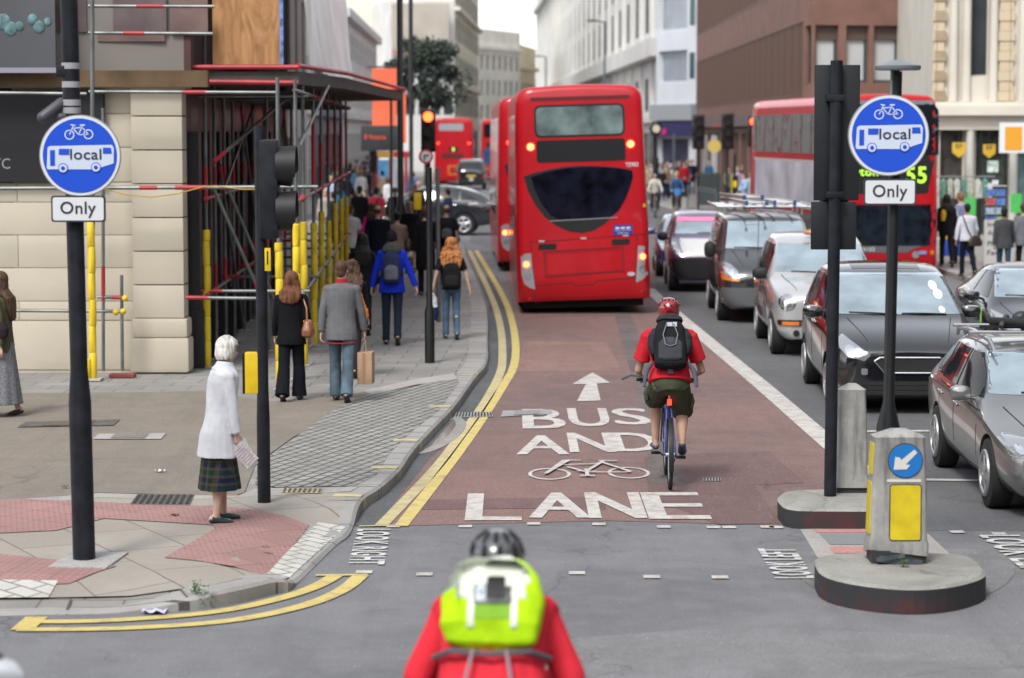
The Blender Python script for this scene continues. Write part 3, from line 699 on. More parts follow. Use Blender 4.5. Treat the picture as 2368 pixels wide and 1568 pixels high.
# ---------- scaffolding
tube_g = mat('scaffold_tube', (.17, .18, .18), .45, .6, var=.35, vs=2.5)
tube_r = mat('scaffold_red', (.36, .02, .03), .5, var=.2, vs=6)
foam = mat('foam_yellow', (.70, .50, .02), .6, var=.14, vs=3, bump=.2, bs=20)
scf = thing('scaffolding', 'steel tube scaffolding with yellow foam sleeves along the left pavement', 'scaffolding', (-3.6, 36, .12))
def st_tube(name, a, b_, r=.026, reds=(), m=None, parent=None):
    a, b_ = V(a), V(b_); mb = MB(); mb.tube([a, b_], r, 8); o = mb.build(name, m or tube_g, parent or scf, True, world=True)
    for t0, t1 in reds:
        q = MB(); q.tube([a.lerp(b_, t0), a.lerp(b_, t1)], r + .004, 8); q.build('red_band', tube_r, o); 
    return o
def sleeve(x, y, z0, z1, r=.048, parent=None, kink=()):
    mb = MB(); cs, rr = [], []; z = z0
    while z < z1 - .01:
        h = min(.36, z1 - z); dx = random.uniform(-.006, .006)
        for t, q in ((.0, .80), (.04, 1), (.5, 1.04), (.96, 1), (1, .80)): cs.append((x + dx, y, z + h * t)); rr.append(r * q)
        z += h
    for i in range(len(cs) - 1):
        if cs[i + 1][2] - cs[i][2] < 1e-4: cs[i + 1] = (cs[i + 1][0], cs[i + 1][1], cs[i + 1][2] + 2e-3)
    mb.loft(cs, rr, None, (1, 0, 0), 12); return mb.build('foam_sleeve', foam, parent, True)
random.seed(11)
def upright(x, y, z1=4.2, foamtop=None, reds=()):
    o = st_tube('upright_pole', (x, y, .13), (x, y, z1), .026, reds)
    if foamtop: sleeve(x, y, .14, foamtop, .052, o)
    b = MB(); b.box(x - .08, x + .08, y - .08, y + .08, .122, .136); b.build('base_plate', mat('plate_pale', (.45, .44, .38), .6), o)
    return o
OX = lambda y: -3.12 - .036 * (y - 38)
for y, zt in ((32.9, 2.25), (34.9, 2.2), (38.1, 2.07), (41, 2.15), (44, 1.88), (47.3, 2.1), (50.6, 2.1), (54, 2.05)):
    upright(OX(y), y, 4.2, zt, ((random.uniform(.6, .75), random.uniform(.78, .9)),) if y > 37 else ())
upright(-3.05, 31.6, 4.2, 2.05)
IX = lambda y: -4.40 - .03 * (y - 36)
upright(D(478, 600, 34.6).x, 34.6, 7.5, 2.1, ((.32, .39),))
for y in (35.8, 37.4, 39, 41, 43.2, 46, 49, 52, 56): upright(IX(y), y, 4.2, None, ((.25, .35), (.62, .7)))
for y in (37.2, 40.4, 43.8): upright((IX(y) + OX(y)) / 2, y, 4.2, None, ((.4, .5),))
zr = D(0, 437, 34.6).z
def seg_between(x0, y0, x1, y1, z, r=.026, reds=()): st_tube('horizontal_tube', (x0, y0, z), (x1, y1, z), r, reds)
for z, rd in ((2.55, ((0, .12), (.3, .42), (.55, .7), (.8, 1))), (1.18, ((.7, .9),)), (4.05, ((.2, .5),))):
    seg_between(OX(32), 32.4, OX(57), 57, z, .026, rd); seg_between(IX(34), 34.3, IX(57), 57, z, .026, ((.0, .06),))
for y in (34.6, 38, 41, 44, 47.3, 50.6, 54):
    seg_between(IX(y) - .1, y, OX(y) + .1, y, 1.22, .024, ((0, .2),)); seg_between(IX(y) - .1, y, OX(y) + .1, y, 4.0, .024)
for (y0, z0, y1, z1) in ((36, 3.0, 40, .3), (36.5, 2.6, 43, 4.0), (40, 3.9, 45, .4), (46, .4, 51, 3.9), (51, 3.9, 56, .5)): st_tube('diagonal_brace', (IX(y0) + .06, y0, z0), (IX(y1) + .06, y1, z1), .024, ((0, .07),))
st_tube('diagonal_brace', (D(490, 0, 34.4).x, 34.4, D(0, 375, 34.4).z), (D(655, 0, 36).x, 36, D(0, 232, 36).z), .026, ((0, .15),))
st_tube('diagonal_brace', (D(487, 0, 34.5).x, 34.5, D(0, 430, 34.5).z), (D(600, 0, 35).x, 35, D(0, 690, 35).z), .026, ((.85, 1),))
st_tube('diagonal_brace', (D(520, 0, 35).x, 35, D(0, 430, 35).z), (D(640, 0, 36).x, 36, D(0, 720, 36).z), .026)
st_tube('diagonal_brace', (OX(34), 34, 3.3), (OX(30) + .0, 37.5, 4.2), .024)
# tubes on the front wall
yf_ = 33.2
def PX(u, v, Y=yf_): p = D(u, v, Y); return (p.x, Y, p.z)
st_tube('horizontal_tube', PX(-90, 436), PX(735, 432), .028, ((.30, .37), (.5, .55), (.60, .68)))
for a, c, rd in (((20, 718), (290, 720), ()), ((225, 687), (288, 688), ((.55, .9),)), ((205, 76), (492, 78), ((.28, .45),)), ((205, 14), (495, 15), ((.38, .6),)), ((205, 212), (640, 214), ((.5, .62),)), ((-80, 214), (200, 217), ()), ((430, 688), (600, 690), ((0, .3),))): st_tube('horizontal_tube', PX(*a), PX(*c), .024, rd)
o = st_tube('upright_pole', PX(215, 884, 32.8), PX(213, -40, 32.8), .03, ((.40, .46),)); p = PX(216, 884, 32.8); sleeve(p[0], 32.8, .14, D(0, 512, 32.8).z, .052, o); sleeve(p[0] - .07, 32.75, .14, .42, .045, o)
b = MB(); b.box(p[0] - .12, p[0] + .12, 32.65, 32.95, .125, .15); b.build('base_plate', mat('plate_pale', (.45, .44, .38), .6), o, world=False)
st_tube('upright_pole', PX(239, 858), PX(238, 250), .024, ((.27, .40),)); st_tube('upright_pole', PX(283, 858), PX(281, 636), .024)
for q in ((289, 690), (285, 720), (268, 722)): b = MB(); p = PX(*q); b.ell(p, (.045, .045, .045)); b.build('end_cap', foam, scf, True, world=True)
b = MB(); b.box(PX(242, 0)[0], PX(300, 0)[0], 33.1, 33.35, .125, .165); b.build('sole_board', mat('board_red', (.22, .05, .04), .8, var=.3, vs=8), scf, world=True)
st_tube('upright_pole', (D(655, 0, 36.4).x, 36.4, 4.1), (D(657, 0, 36.4).x, 36.4, 7.5), .055, (), BLK)
# couplers
for y in (34.6, 38, 41, 44, 47.3, 50.6, 54):
    for z in (2.55, 1.18): b = MB(); b.ell((OX(y), y, z), (.05, .05, .055)); b.build('coupler', tube_r if z > 2 else tube_g, scf, True, world=True)
# deck, edge boards, plywood and white sheeting
deckm = mat('deck_boards', (.055, .05, .045), .85, var=.3, vs=3)
b = MB(); b.add([(-4.75, 34.2, 4.16), (-3.0, 34.2, 4.16), (-2.75, 40, 4.20), (-2.55, 57, 4.22), (-5.6, 60, 4.22), (-4.75, 34.2, 4.34), (-3.0, 34.2, 4.34), (-2.75, 40, 4.38), (-2.55, 57, 4.40), (-5.6, 60, 4.40)], [(4, 3, 2, 1, 0), (5, 6, 7, 8, 9), (0, 1, 6, 5), (1, 2, 7, 6), (2, 3, 8, 7), (3, 4, 9, 8), (4, 0, 5, 9)]); b.build('deck', deckm, scf, world=True)
for a, c in (((-4.7, 34.15, 4.40), (-3.0, 34.15, 4.40)), ((-3.0, 34.15, 4.42), (-2.7, 40, 4.45)), ((-2.7, 40, 4.45), (-2.5, 57, 4.48)), ((-2.5, 57, 4.48), (-3.4, 57.5, 4.44)), ((-4.7, 34.1, 4.20), (-3.0, 34.1, 4.18))): st_tube('edge_tube', a, c, .035, (), tube_r)
ply = NG('plywood', .7); mp = ply.map(0, (2.0, 2.0, .45)); nn = ply.noise(2.2, 6, .55, mp, 2.5); plym = ply.out(ply.mix(ply.ramp(nn, .3, .7), (.26, .125, .05), (.50, .27, .12)), nn, .1)
t = thing('plywood_sheet', 'tall sheet of orange-brown plywood fixed on the scaffold deck', 'board', (-3.9, 34.3, 4.5)); b = MB(); b.box(D(491, 0, 34.3).x, D(652, 0, 34.3).x, 34.28, 34.31, 4.44, 7.2); b.build('panel', plym, t, world=True)
b = MB(); b.box(D(652, 0, 34.3).x - .03, D(652, 0, 34.3).x + .02, 34.24, 34.28, 4.44, 7.2); b.build('blue_batten', mat('batten_blue', (.10, .16, .35), .6, var=.9, vs=9), t, world=True)
t = thing('scaffold_sheeting', 'translucent white plastic sheeting hung on the upper scaffolding', 'sheeting', (-3.3, 38, 4.5)); b = MB(); N, K = 60, 24
for i in range(N + 1):
    for j in range(K + 1):
        y = 36.3 + (59 - 36.3) * i / N; z = 4.46 + 5.0 * j / K; x = OX(y) + .08 - .13 * (z - 4.46) + .10 * noise.noise(V((y * .8, z * .5, 1))) + .06 * noise.noise(V((y * 2.6, z * .7, 5))); b.v.append((x, y, z))
for i in range(N):
    for j in range(K): a = i * (K + 1) + j; b.f.append([a, a + K + 1, a + K + 2, a + 1]); b.mi.append(0)
b.build('plastic_sheet', mat('white_plastic', (.96, .97, .96), .35, var=.12, vs=1.0), t, True, world=True)
# hanging rope / cable
t = thing('cable', 'thin yellow cable drooping between scaffold tubes across the pilaster', 'cable', (-5, 33.1, 2.5)); b = MB()
pts = [PX(u, v, 33.1) for u, v in ((160, 440), (200, 436), (240, 436), (290, 450), (350, 456), (410, 448), (470, 432), (500, 430), (560, 438), (625, 438))]; b.tube(pts, .008, 6); b.build('wire', mat('cable_yellow', (.45, .28, .03), .6), t, world=True)
# ---------- buildings beyond, left side of the street
def bld(name, label, A, B, z1, rows, n, ww, m, loc=None, glass=None, frame=None, cor=(), back=14, g=None, z0=.1, bars=(1, 2), depth=.05, pil=None, shop=None):
    root = thing(name, label, 'building', (A[0], A[1], 0)); L = (V(B) - V(A)).length; wn = grid(L, n, ww, rows, 0, g)
    if shop: wn += [(s, s + shop[0], .6, shop[1], mat('shop_glass2', (.10, .11, .12), .1, spec=.8, var=.9, vs=.35)) for s in [.6 + i * (shop[0] + .6) for i in range(int((L - 1) / (shop[0] + .6)))]]
    W, L = facade(root, A, B, z0, z1, wn, m, depth, glass, frame, bars, back)
    for za, zb, o_ in cor: slabbox(root, W, 0, L, za, zb, o_, m)
    if pil:
        for i in range(n + 1): s = min(max(i * L / n, pil / 2), L - pil / 2); slabbox(root, W, s - pil / 2, s + pil / 2, 4.6, z1 - .3, .22, m, 'pilaster')
    return root, W, L
pale = stonem('pale', (.64, .635, .62)); creamst = stonem('cream', (.72, .67, .56)); yell = stonem('yellowish', (.74, .66, .48)); brownst = stonem('brownish', (.40, .36, .31), .1, .6); endst = stonem('end', (.80, .78, .72))  # end stone lightened in its colour to stand in for distance haze
W4 = mat('frame_white', (.5, .5, .5), .5)
bld('terrace_building', 'narrow pale building with a red sign strip beyond the side street', (-8.2, 91), (-8.4, 103), 13.5, ((4.9, 6.6), (8, 9.6)), 4, 1.2, pale, cor=((4.2, 4.5, .2),), shop=(2.0, 3.4), frame=W4)
bld('terrace_building', 'dark-windowed building behind the orange banner on the left', (-8.6, 104), (-9.2, 132), 11.2, ((4.9, 6.8), (8, 9.8)), 8, 1.8, stonem('slate', (.20, .22, .25)), cor=((4.2, 4.5, .2), (10.8, 11.2, .3)), shop=(2.4, 3.4))
bld('terrace_building', 'white low building behind the dark tree', (-9.3, 134), (-9.9, 178), 10.3, ((4.9, 6.6), (7.6, 9.2)), 12, 1.6, pale, cor=((4.2, 4.5, .3), (9.8, 10.3, .4)), shop=(2.6, 3.4), frame=W4)
bld('office_building', 'building with a broad brown-grey upper storey above the tree', (-10.2, 205), (-4.9, 206.5), 14.5, ((4.9, 6.4), (7.6, 9.2)), 5, .8, pale, cor=((9.9, 10.1, .25),), back=20)
r_ = [o for o in bpy.data.objects if o.name.startswith('office_building')][-1]; b = MB(); b.box(-10.1, -5.3, 204.6, 205.4, 10.3, 14.2); b.build('brown_storey', brownst, r_, world=True); b = MB(); b.box(-10.1, -5.3, 204.4, 204.62, 10.0, 10.2); b.build('red_strip', mat('faded_red', (.5, .2, .16), .7), r_, world=True)
bld('office_building', 'tall cream and white building right of the brown-topped block', (-5.0, 212), (-3.6, 262), 18.5, ((4.9, 7), (8.2, 10.2), (11.5, 13.5), (14.8, 16.6)), 12, 1.7, creamst, cor=((7.4, 7.8, .5), (14, 14.3, .5), (17.9, 18.5, .7)), shop=(2.5, 3.6), g=[WG, WGB, WG])
bld('office_building', 'cream terrace with a brown roof block at the end of the street', (-4.6, 285), (1.0, 300), 15.6, ((4.9, 6.6), (7.8, 9.6), (10.8, 12.6)), 8, .9, endst, cor=((4.2, 4.6, .3), (13.2, 13.6, .5)), back=30, frame=W4, depth=.25)
bld('office_building', 'yellow-brown top storeys with a blue edge near the patch of sky', (-.9, 296), (3.2, 330), 14.6, ((4.9, 6.6), (8, 9.8)), 8, 1.2, yell, cor=((11.5, 12, .5),), back=20)
bld('office_building', 'pale farthest building closing the street under the sky', (.2, 420), (6.5, 420), 12.5, ((5, 7), (9, 11)), 6, .6, pale, back=20)
# ---------- right side
bld('office_building', 'long pale stone building with tall vertical piers on the right of the street', (4.2, 400), (9.9, 158), 27, ((4.9, 7.2), (10.4, 13.4), (14.4, 17.4), (18.4, 21.4)), 26, 3.2, mat('portland_stone', (.60, .59, .565), .85, var=.10, vs=.3), cor=((4.1, 4.6, .4), (8.4, 9.6, .9), (22.6, 23.4, .8)), pil=1.8, shop=(5, 3.4), back=25, bars=(2, 3), g=[mat('pale_glass', (.22, .23, .24), .2, .1, var=.2, vs=.5), mat('pale_glass2', (.14, .15, .16), .2, .1)])
root = thing('office_building', 'white and blue-grey panelled office block beside the brown brick building', 'building', (9, 150, 0)); A, B = (9.3, 156.5), (11.55, 150.8); whp = mat('white_panel', (.60, .62, .66), .5, var=.05, vs=.5); blg = mat('blue_grey_glass', (.30, .33, .37), .3, .2, var=.12, vs=1)
L = (V(B) - V(A)).length; W, L = facade(root, A, B, .1, 18, [(.3, L - 1.3, .3, 3.1, mat('navy_shop', (.03, .035, .07), .4, var=.6, vs=.5)), (.3, L - 1.6, 6.6, 8.6, blg), (.3, L - 1.6, 9.9, 12.4, blg), (.3, L - 1.6, 14, 16.4, blg)], whp, .3, frame=whp, back=20)
slabbox(root, W, 0, L, 4.2, 5.2, .5, mat('canopy_grey', (.30, .32, .34), .5), 'canopy')
slabbox(root, W, .2, L, 3.2, 4.15, .4, mat('navy_fascia', (.02, .02, .09), .5), 'fascia'); slabbox(root, W, .4, 2.4, 3.3, 3.7, .46, mat('magenta_sign', (.5, .02, .2), .5), 'sign_letters')
slabbox(root, W, L - 1.2, L - .5, 10.1, 12.2, .03, mat('teal_dark', (.03, .07, .09), .3), 'side_window'); slabbox(root, W, L - 1.2, L - .5, 6.8, 8.4, .03, mat('teal_dark', (.03, .07, .09), .3), 'side_window')
brick = mat('brown_brick', (.20, .105, .082), .85, var=.16, vs=.9, bump=.3, bs=9)
root = thing('office_building', 'brown brick office building with ribbed dark windows at the far corner', 'building', (11.5, 92, 0)); dkw = mat('ribbed_window', (.050, .035, .032), .35, var=.3, vs=.7)
A, B, C_ = (11.3, 149.0), (11.14, 93.0), (11.34, 91.8); L = (V(B) - V(A)).length
wn = [(i * L / 22 + .15, (i + 1) * L / 22 - .15, z0, z1, dkw) for i in range(22) for z0, z1 in ((4.9, 7.75), (9.3, 11.9))] + [(s, s + 3.0, .3, 3.5, mat('shop_glass2', (.10, .11, .12), .1, spec=.8, var=.9, vs=.35)) for s in (1, 5, 9.5, 14, 26, 30.5, 35, 40, 45, 50)] + [(19.2, 23.5, .12, 3.7, mat('doorway_dark', (.008, .008, .010), .8))]
W, L = facade(root, A, B, .1, 15, wn, brick, .04, frame=mat('frame_brown', (.12, .07, .055), .5), bars=(4, 1), back=25)
slabbox(root, W, 0, L, 3.75, 4.25, .25, mat('shop_fascia', (.10, .075, .08), .5, var=.5, vs=.4), 'fascia'); slabbox(root, W, 17, 25, 3.72, 3.95, .4, mat('red_fascia', (.30, .05, .06), .5), 'fascia')
for s0_, c in ((12.5, (.55, .57, .58)), (6, (.3, .3, .3))): slabbox(root, W, s0_, s0_ + 3.5, .5, 3.3, .05, mat('pale_panel%.1f' % s0_, c, .5, var=.2, vs=1), 'shop_panel')
wn = [(.10, 1.02, 5.35, 7.5, WGB), (1.32, 2.22, 5.35, 7.5, WGB), (2.42, 3.45, 5.35, 7.5, WGB), (4.15, 5.1, 5.35, 7.5, WGB), (.3, 6.6, 9.4, 11.8, dkw)]
D2_ = (20.0, 93.5); W, L = facade(root, C_, D2_, .1, 15, wn, brick, .3, frame=mat('frame_slate', (.05, .065, .075), .5), fr=.10, back=0, bars=(1, 1)); facade(root, B, C_, .1, 15, [(.2, 1.0, 5.3, 7.5, dkw)], brick, .2, back=0, frame=mat('frame_slate', (.05, .065, .075), .5), wallname='corner_wall')
for w in wn[:4]: slabbox(root, W, w[0] + .02, w[1] - .02, 6.95, 7.49, -.2, mat('lintel_shadow', (.09, .06, .05), .7), 'lintel_shade_band', inn=.28)  # dark strip across the window tops, lintel shadow put in as colour
slabbox(root, W, 0, L, 3.5, 4.2, .3, mat('shop_fascia2', (.12, .11, .11), .5), 'fascia')
for s in (3.75,): slabbox(root, W, s, s + .12, 4.2, 15, .1, BLK, 'drainpipe')
# the street goes on unseen behind the viewer; terraces added to darken reflections
for nm, lab, A, B, h in (('brick_building', 'brick terrace across the junction, behind the viewpoint', (42, -24), (-42, -24), 15), ('brick_building', 'brick terrace on the right of the junction, out of the photo', (13.2, 52), (13.2, -10), 13.5), ('brick_building', 'brick terrace on the near left corner, out of the photo', (-13, -16), (-13, 9), 13)):
    L = (V(B) - V(A)).length; n_ = int(L / 3.2); bld(nm, lab, A, B, h, ((1.2, 3.4), (5, 7), (8.6, 10.6)), n_, 1.6, stonem('dark_brick', (.17, .155, .14)), depth=.12, cor=((4.0, 4.4, .15),), bars=(1, 1), back=8)
# ornate cream building
root = thing('ornate_building', 'cream ornate building with a columned shopfront at the right edge', 'building', (13.2, 76, 0)); ow = stonem('ornate', (.60, .565, .49), .08, .8); yb = brickmat('yellow_brick', .5, .24, .02, (.52, .42, .27), (.58, .50, .36), (.30, .23, .15), stain=(.5, .45, .36), bump=.2)
A, B = (13.15, 76), (22, 75.2); W, L = facade(root, A, B, .1, 12, [(1.15, 1.75, 5.2, 10, WG), (3.0, 3.9, 5.2, 10, WG), (5.2, 6.1, 5.2, 10, WG), (.25, 1.05, .2, 3.8, mat('shop_dim', (.05, .045, .04), .4, var=.8, vs=3)), (1.35, 2.4, .2, 3.8, mat('shop_dim2', (.045, .06, .05), .4, var=.9, vs=3)), (2.65, 5.2, .2, 3.8, mat('shop_dim3', (.10, .16, .16), .25, var=.8, vs=2))], ow, .45, frame=ow, back=18)
slabbox(root, W, -.25, L, 4.0, 4.30, .55, ow); slabbox(root, W, -.15, L, 3.55, 4.0, .25, ow, 'frieze'); slabbox(root, W, -.2, L, 4.3, 4.42, .38, ow)
for s in (0, .02): pass
for k_ in range(9): slabbox(root, W, -.02, .40, 4.45 + k_ * .62, 4.75 + k_ * .62, .14, yb, 'quoin'); slabbox(root, W, .0, .34, 4.76 + k_ * .62, 5.06 + k_ * .62, .10, yb, 'quoin')
for k_ in range(9): slabbox(root, W, 2.0, 2.5, 4.45 + k_ * .62, 4.75 + k_ * .62, .12, yb, 'quoin'); slabbox(root, W, 2.04, 2.46, 4.76 + k_ * .62, 5.06 + k_ * .62, .09, yb, 'quoin')
for s in (.62, 1.02, 1.85, 2.75, 3.2, 4.3): p = W(s, 4.4, -.12); b = MB(); b.tube([(p[0], p[1], 4.43), (p[0], p[1], 8.0)], [.14, .12], 14); b.ell((p[0], p[1], 8.1), (.2, .2, .18)); b.build('column', ow, root, True, world=True)
for s, r in ((1.18, .12), (2.5, .12), (5.3, .12)): p = W(s, 0, -.12); b = MB(); b.tube([(p[0], p[1], .12), (p[0], p[1], 3.55)], r, 14); b.build('column', mat('column_white', (.56, .55, .50), .6), root, True, world=True)
for s in (.12, 1.5, 2.3): p = W(s, 0, -.1); b = MB(); b.tube([(p[0], p[1], .12), (p[0], p[1], 3.55)], .045, 10); b.build('iron_column', BLK, root, True, world=True)
b = MB()
# ================================================================= street furniture
POLE = mat('pole_charcoal', (.011, .013, .018), .5, var=.5, vs=7, bump=.3, bs=70, spec=.3)
POLEB = mat('pole_black', (.005, .006, .007), .45, coat=.1, var=.3, vs=8)
SBLUE = mat('sign_blue', (.016, .085, .62), .35, coat=.3); SWHT = mat('sign_white', (.70, .72, .74), .4); SGRY = mat('sign_back', (.30, .31, .32), .5, .4); TXT = mat('sign_text', (.03, .035, .06), .5)
PBLUE = mat('sign_pale', (.60, .66, .80), .4)
def pole(root, x, y, z0, z1, r0, r1, zs, m=None, tx=0, name='pole', ts=.25):
    m = m or POLE; b = MB(); H = z1 - z0
    def X(z): return x + tx * (z - z0)
    b.loft([(X(z0), y, z0), (X(zs), y, zs), (X(zs + ts), y, zs + ts), (X(z1), y, z1)], [r0, r0, r1, r1], None, (1, 0, 0), 24); return b.build(name, m, root, True, world=True)
def round_sign(root, cx, y, cz, R_=.31):
    """blue disc with white cycle and bus; faces -y"""
    b = MB(); b.disc((cx, y, cz), R_ + .006, 0, .02, 'y', 56); dsc = b.build('sign_back', SGRY, root, False, world=True)
    def flat(name, polys, m, dy):
        if len(polys) > 1 and name != 'cycle_symbol':
            for p in polys: flat(name, [p], m, dy)
            return
        q = MB()
        for p in polys:
            if isinstance(p, tuple): vs, fs = p
            else: vs, fs = p, [tuple(range(len(p)))]
            q.add([(cx + a * R_, y - dy, cz + c * R_) for a, c in vs], fs)
        o = obj(name, q.mesh(name, normals=False), m, root, world=True); return o
    flat('sign_rim', [circ(0, 0, .995, 56)], SWHT, .003); flat('sign_face', [circ(0, 0, .925, 56)], SBLUE, .006)
    S_ = [[(-.80, -.30), (-.72, -.34), (-.12 - .28, -.34), (.40, -.34), (.86, -.18), (.80, .22), (.74, .26), (-.66, .26), (-.76, .20)]]
    flat('bus_symbol', [[(-.83, -.30), (-.80, -.34), (.38, -.34), (.84, -.19), (.85, .20), (.80, .27), (-.74, .24), (-.80, .20)]], PBLUE, .009)
    flat('bus_symbol_detail', [[(-.74, -.25), (-.62, -.25), (-.62, .14), (-.74, .14)], [(-.52, .02), (-.26, .02), (-.26, .17), (-.52, .17)], [(.58, .05), (.80, .05), (.78, .20), (.58, .20)]] , SBLUE, .012)
    def ringp(a, c, r, t, n=28):
        vs = [(a + q * cos(2 * pi * i / n), c + q * sin(2 * pi * i / n)) for q in (r, r - t) for i in range(n)]; return (vs, [(i, (i + 1) % n, n + (i + 1) % n, n + i) for i in range(n)])
    flat('bus_symbol_detail', [circ(-.42, -.31, .125), circ(.40, -.29, .125)], SBLUE, .012)
    flat('bus_symbol', [circ(-.42, -.31, .105), circ(.40, -.29, .105)], PBLUE, .015); flat('bus_symbol_detail', [circ(-.42, -.31, .05), circ(.40, -.29, .05)], SBLUE, .018)
    def stroke(p, q, t):
        p, q = V(p), V(q); d = (q - p).normalized(); n_ = V((-d.y, d.x)) * t; return [tuple(p - n_), tuple(q - n_), tuple(q + n_), tuple(p + n_)]
    cyc = [ringp(-.25, .52, .125, .030), ringp(.22, .53, .125, .030)] + [stroke(*q) for q in (((-.25, .52), (-.15, .74), .014), ((-.16, .68), (.06, .70), .014), ((-.16, .68), (-.02, .52), .014), ((-.02, .52), (.07, .74), .014), ((.07, .70), (.22, .53), .014), ((-.02, .52), (.22, .53), .012), ((.01, .76), (.14, .76), .018), ((-.22, .77), (-.10, .75), .014))]
    flat('cycle_symbol', cyc, PBLUE, .009)
    vs, fs = fit_text('local', -.24, .54, -.10, .17, .012); flat('sign_word', [(vs, fs)], TXT, .012)
def plate_sign(root, cx, y, cz, w_=.42, h=.205):
    b = MB(); b.prism(rrect(cx - w_ / 2, cx + w_ / 2, cz - h / 2, cz + h / 2, .022), y, y + .02, 'y'); b.build('plate_back', TXT, root, world=True)
    b = MB(); b.add([(a, y - .003, c) for a, c in rrect(cx - w_ / 2 + .013, cx + w_ / 2 - .013, cz - h / 2 + .013, cz + h / 2 - .013, .018)], [tuple(range(24))]); obj('plate_face', b.mesh('p', normals=False), SWHT, root, world=True)
    vs, fs = fit_text('Only', cx - w_ * .33, cx + w_ * .33, cz - h * .34, cz + h * .28, .012); b = MB(); b.add([(a, y - .006, c) for a, c in vs], fs); obj('plate_word', b.mesh('w', normals=False), TXT, root, world=True)
# left sign pole
p = G(195, 1298, PH); p.z = PH; Y = p.y
t = thing('sign_post', 'thick charcoal post with blue bus and cycle sign on the left pavement', 'sign post', p); zt = D(0, 930, Y).z
pole(t, p.x, Y, .11, 5.3, .088, .068, zt, tx=-.012); 
b = MB(); b.prism([(p.x - .22, Y - .35), (p.x + .24, Y - .4), (p.x + .30, Y + .30), (p.x - .16, Y + .35)], .128, .142); b.build('footing', speckled('footing_pale', (.36, .355, .34)), t, world=True)
for v in (149, 156, 192, 199, 234, 241, 252, 259):
    z = D(0, v, Y).z; b = MB(); b.disc((p.x - .012 * z, Y, z), .0705, -.012, .012, 'z', 24); b.build('pale_band', mat('band_pale', (.34, .34, .36), .5), t, True, world=True)
q = D(185, 360, Y - .12); round_sign(t, q.x, Y - .12, q.z); q = D(181, 483, Y - .12); plate_sign(t, q.x, Y - .12, q.z)
c = D(130, 262, Y); b = MB(); b.cap((c.x - .08, Y - .1, c.z - .03), (p.x - .12, Y, c.z + .08), .05, .045); b.cap((c.x + .05, Y - .05, c.z - .03), (p.x - .05, Y, c.z - .02), .035, .03); b.build('bracket', mat('bracket_grey', (.06, .06, .075), .5), t, True, world=True)
c = D(150, 164, Y); b = MB(); b.box(c.x - .06, c.x + .08, Y - .06, Y + .06, c.z - .05, c.z + .04); b.build('clamp', POLE, t, world=True, bevel=.01)
# right sign post on the island
Yr = 18.95
t = thing('sign_post', 'slim black post with blue bus and cycle sign standing on the traffic island', 'sign post', (D(2048, 1240, Yr).x, Yr, .2)); xb = D(2048, 1200, Yr).x
pole(t, xb, Yr, .19, D(0, 165, Yr).z, .092, .045, D(0, 985, Yr).z, POLEB, tx=.010, ts=.19); ztop = D(0, 165, Yr).z
q = D(2055, 313, Yr - .1); round_sign(t, q.x, Yr - .1, q.z); q = D(2058, 444, Yr - .1); plate_sign(t, q.x, Yr - .1, q.z, .41)
c = D(2076, 152, Yr); b = MB(); b.loft([(c.x, Yr, c.z - .035), (c.x, Yr, c.z - .02), (c.x, Yr, c.z + .0), (c.x, Yr, c.z + .045)], [.17, .18, .18, .05], [.17, .18, .18, .05], (1, 0, 0), 28); b.tube([(c.x - .03, Yr, c.z - .3), (c.x - .02, Yr, c.z - .02)], .035, 14); b.build('lamp_hood', mat('lamp_hood', (.22, .24, .26), .4, .3), t, True, world=True)
# traffic signal seen from behind, on the far island
Ys = 21.9; xs = D(1920, 1100, Ys).x
t = thing('traffic_light', 'tall black traffic light seen from behind on the right island', 'traffic light', (xs, Ys, .18)); pole(t, xs, Ys, .17, D(0, 140, Ys).z, .056, .056, 2, POLE, tx=.004)
q0, q1 = D(1884, 150, Ys + .1), D(1984, 577, Ys + .1); bd = mat('backing_board', (.006, .009, .012), .6, var=.1, vs=3); b = MB()
zm = D(0, 465, Ys + .1).z; xm = (q0.x + q1.x) / 2
for za, zb, off in ((q1.z, zm - .006, -.02), (zm + .006, q0.z, .0)): b.box(q0.x + off, xm - .005 + off, Ys + .08, Ys + .11, za, zb); b.box(xm + .005 + off, q1.x + off, Ys + .08, Ys + .11, za, zb)
b.build('backing_board', bd, t, world=True, bevel=.01)
b = MB(); b.box(xm - .12, xm + .12, Ys + .11, Ys + .36, q1.z + .25, q0.z - .12); b.build('signal_head', bd, t, world=True, bevel=.03)
b = MB()
for z in (q1.z + .5, q0.z - .3): b.box(xs - .07, xs + .09, Ys - .06, Ys + .1, z - .03, z + .03)
b.build('clamp', POLE, t, world=True, bevel=.008)
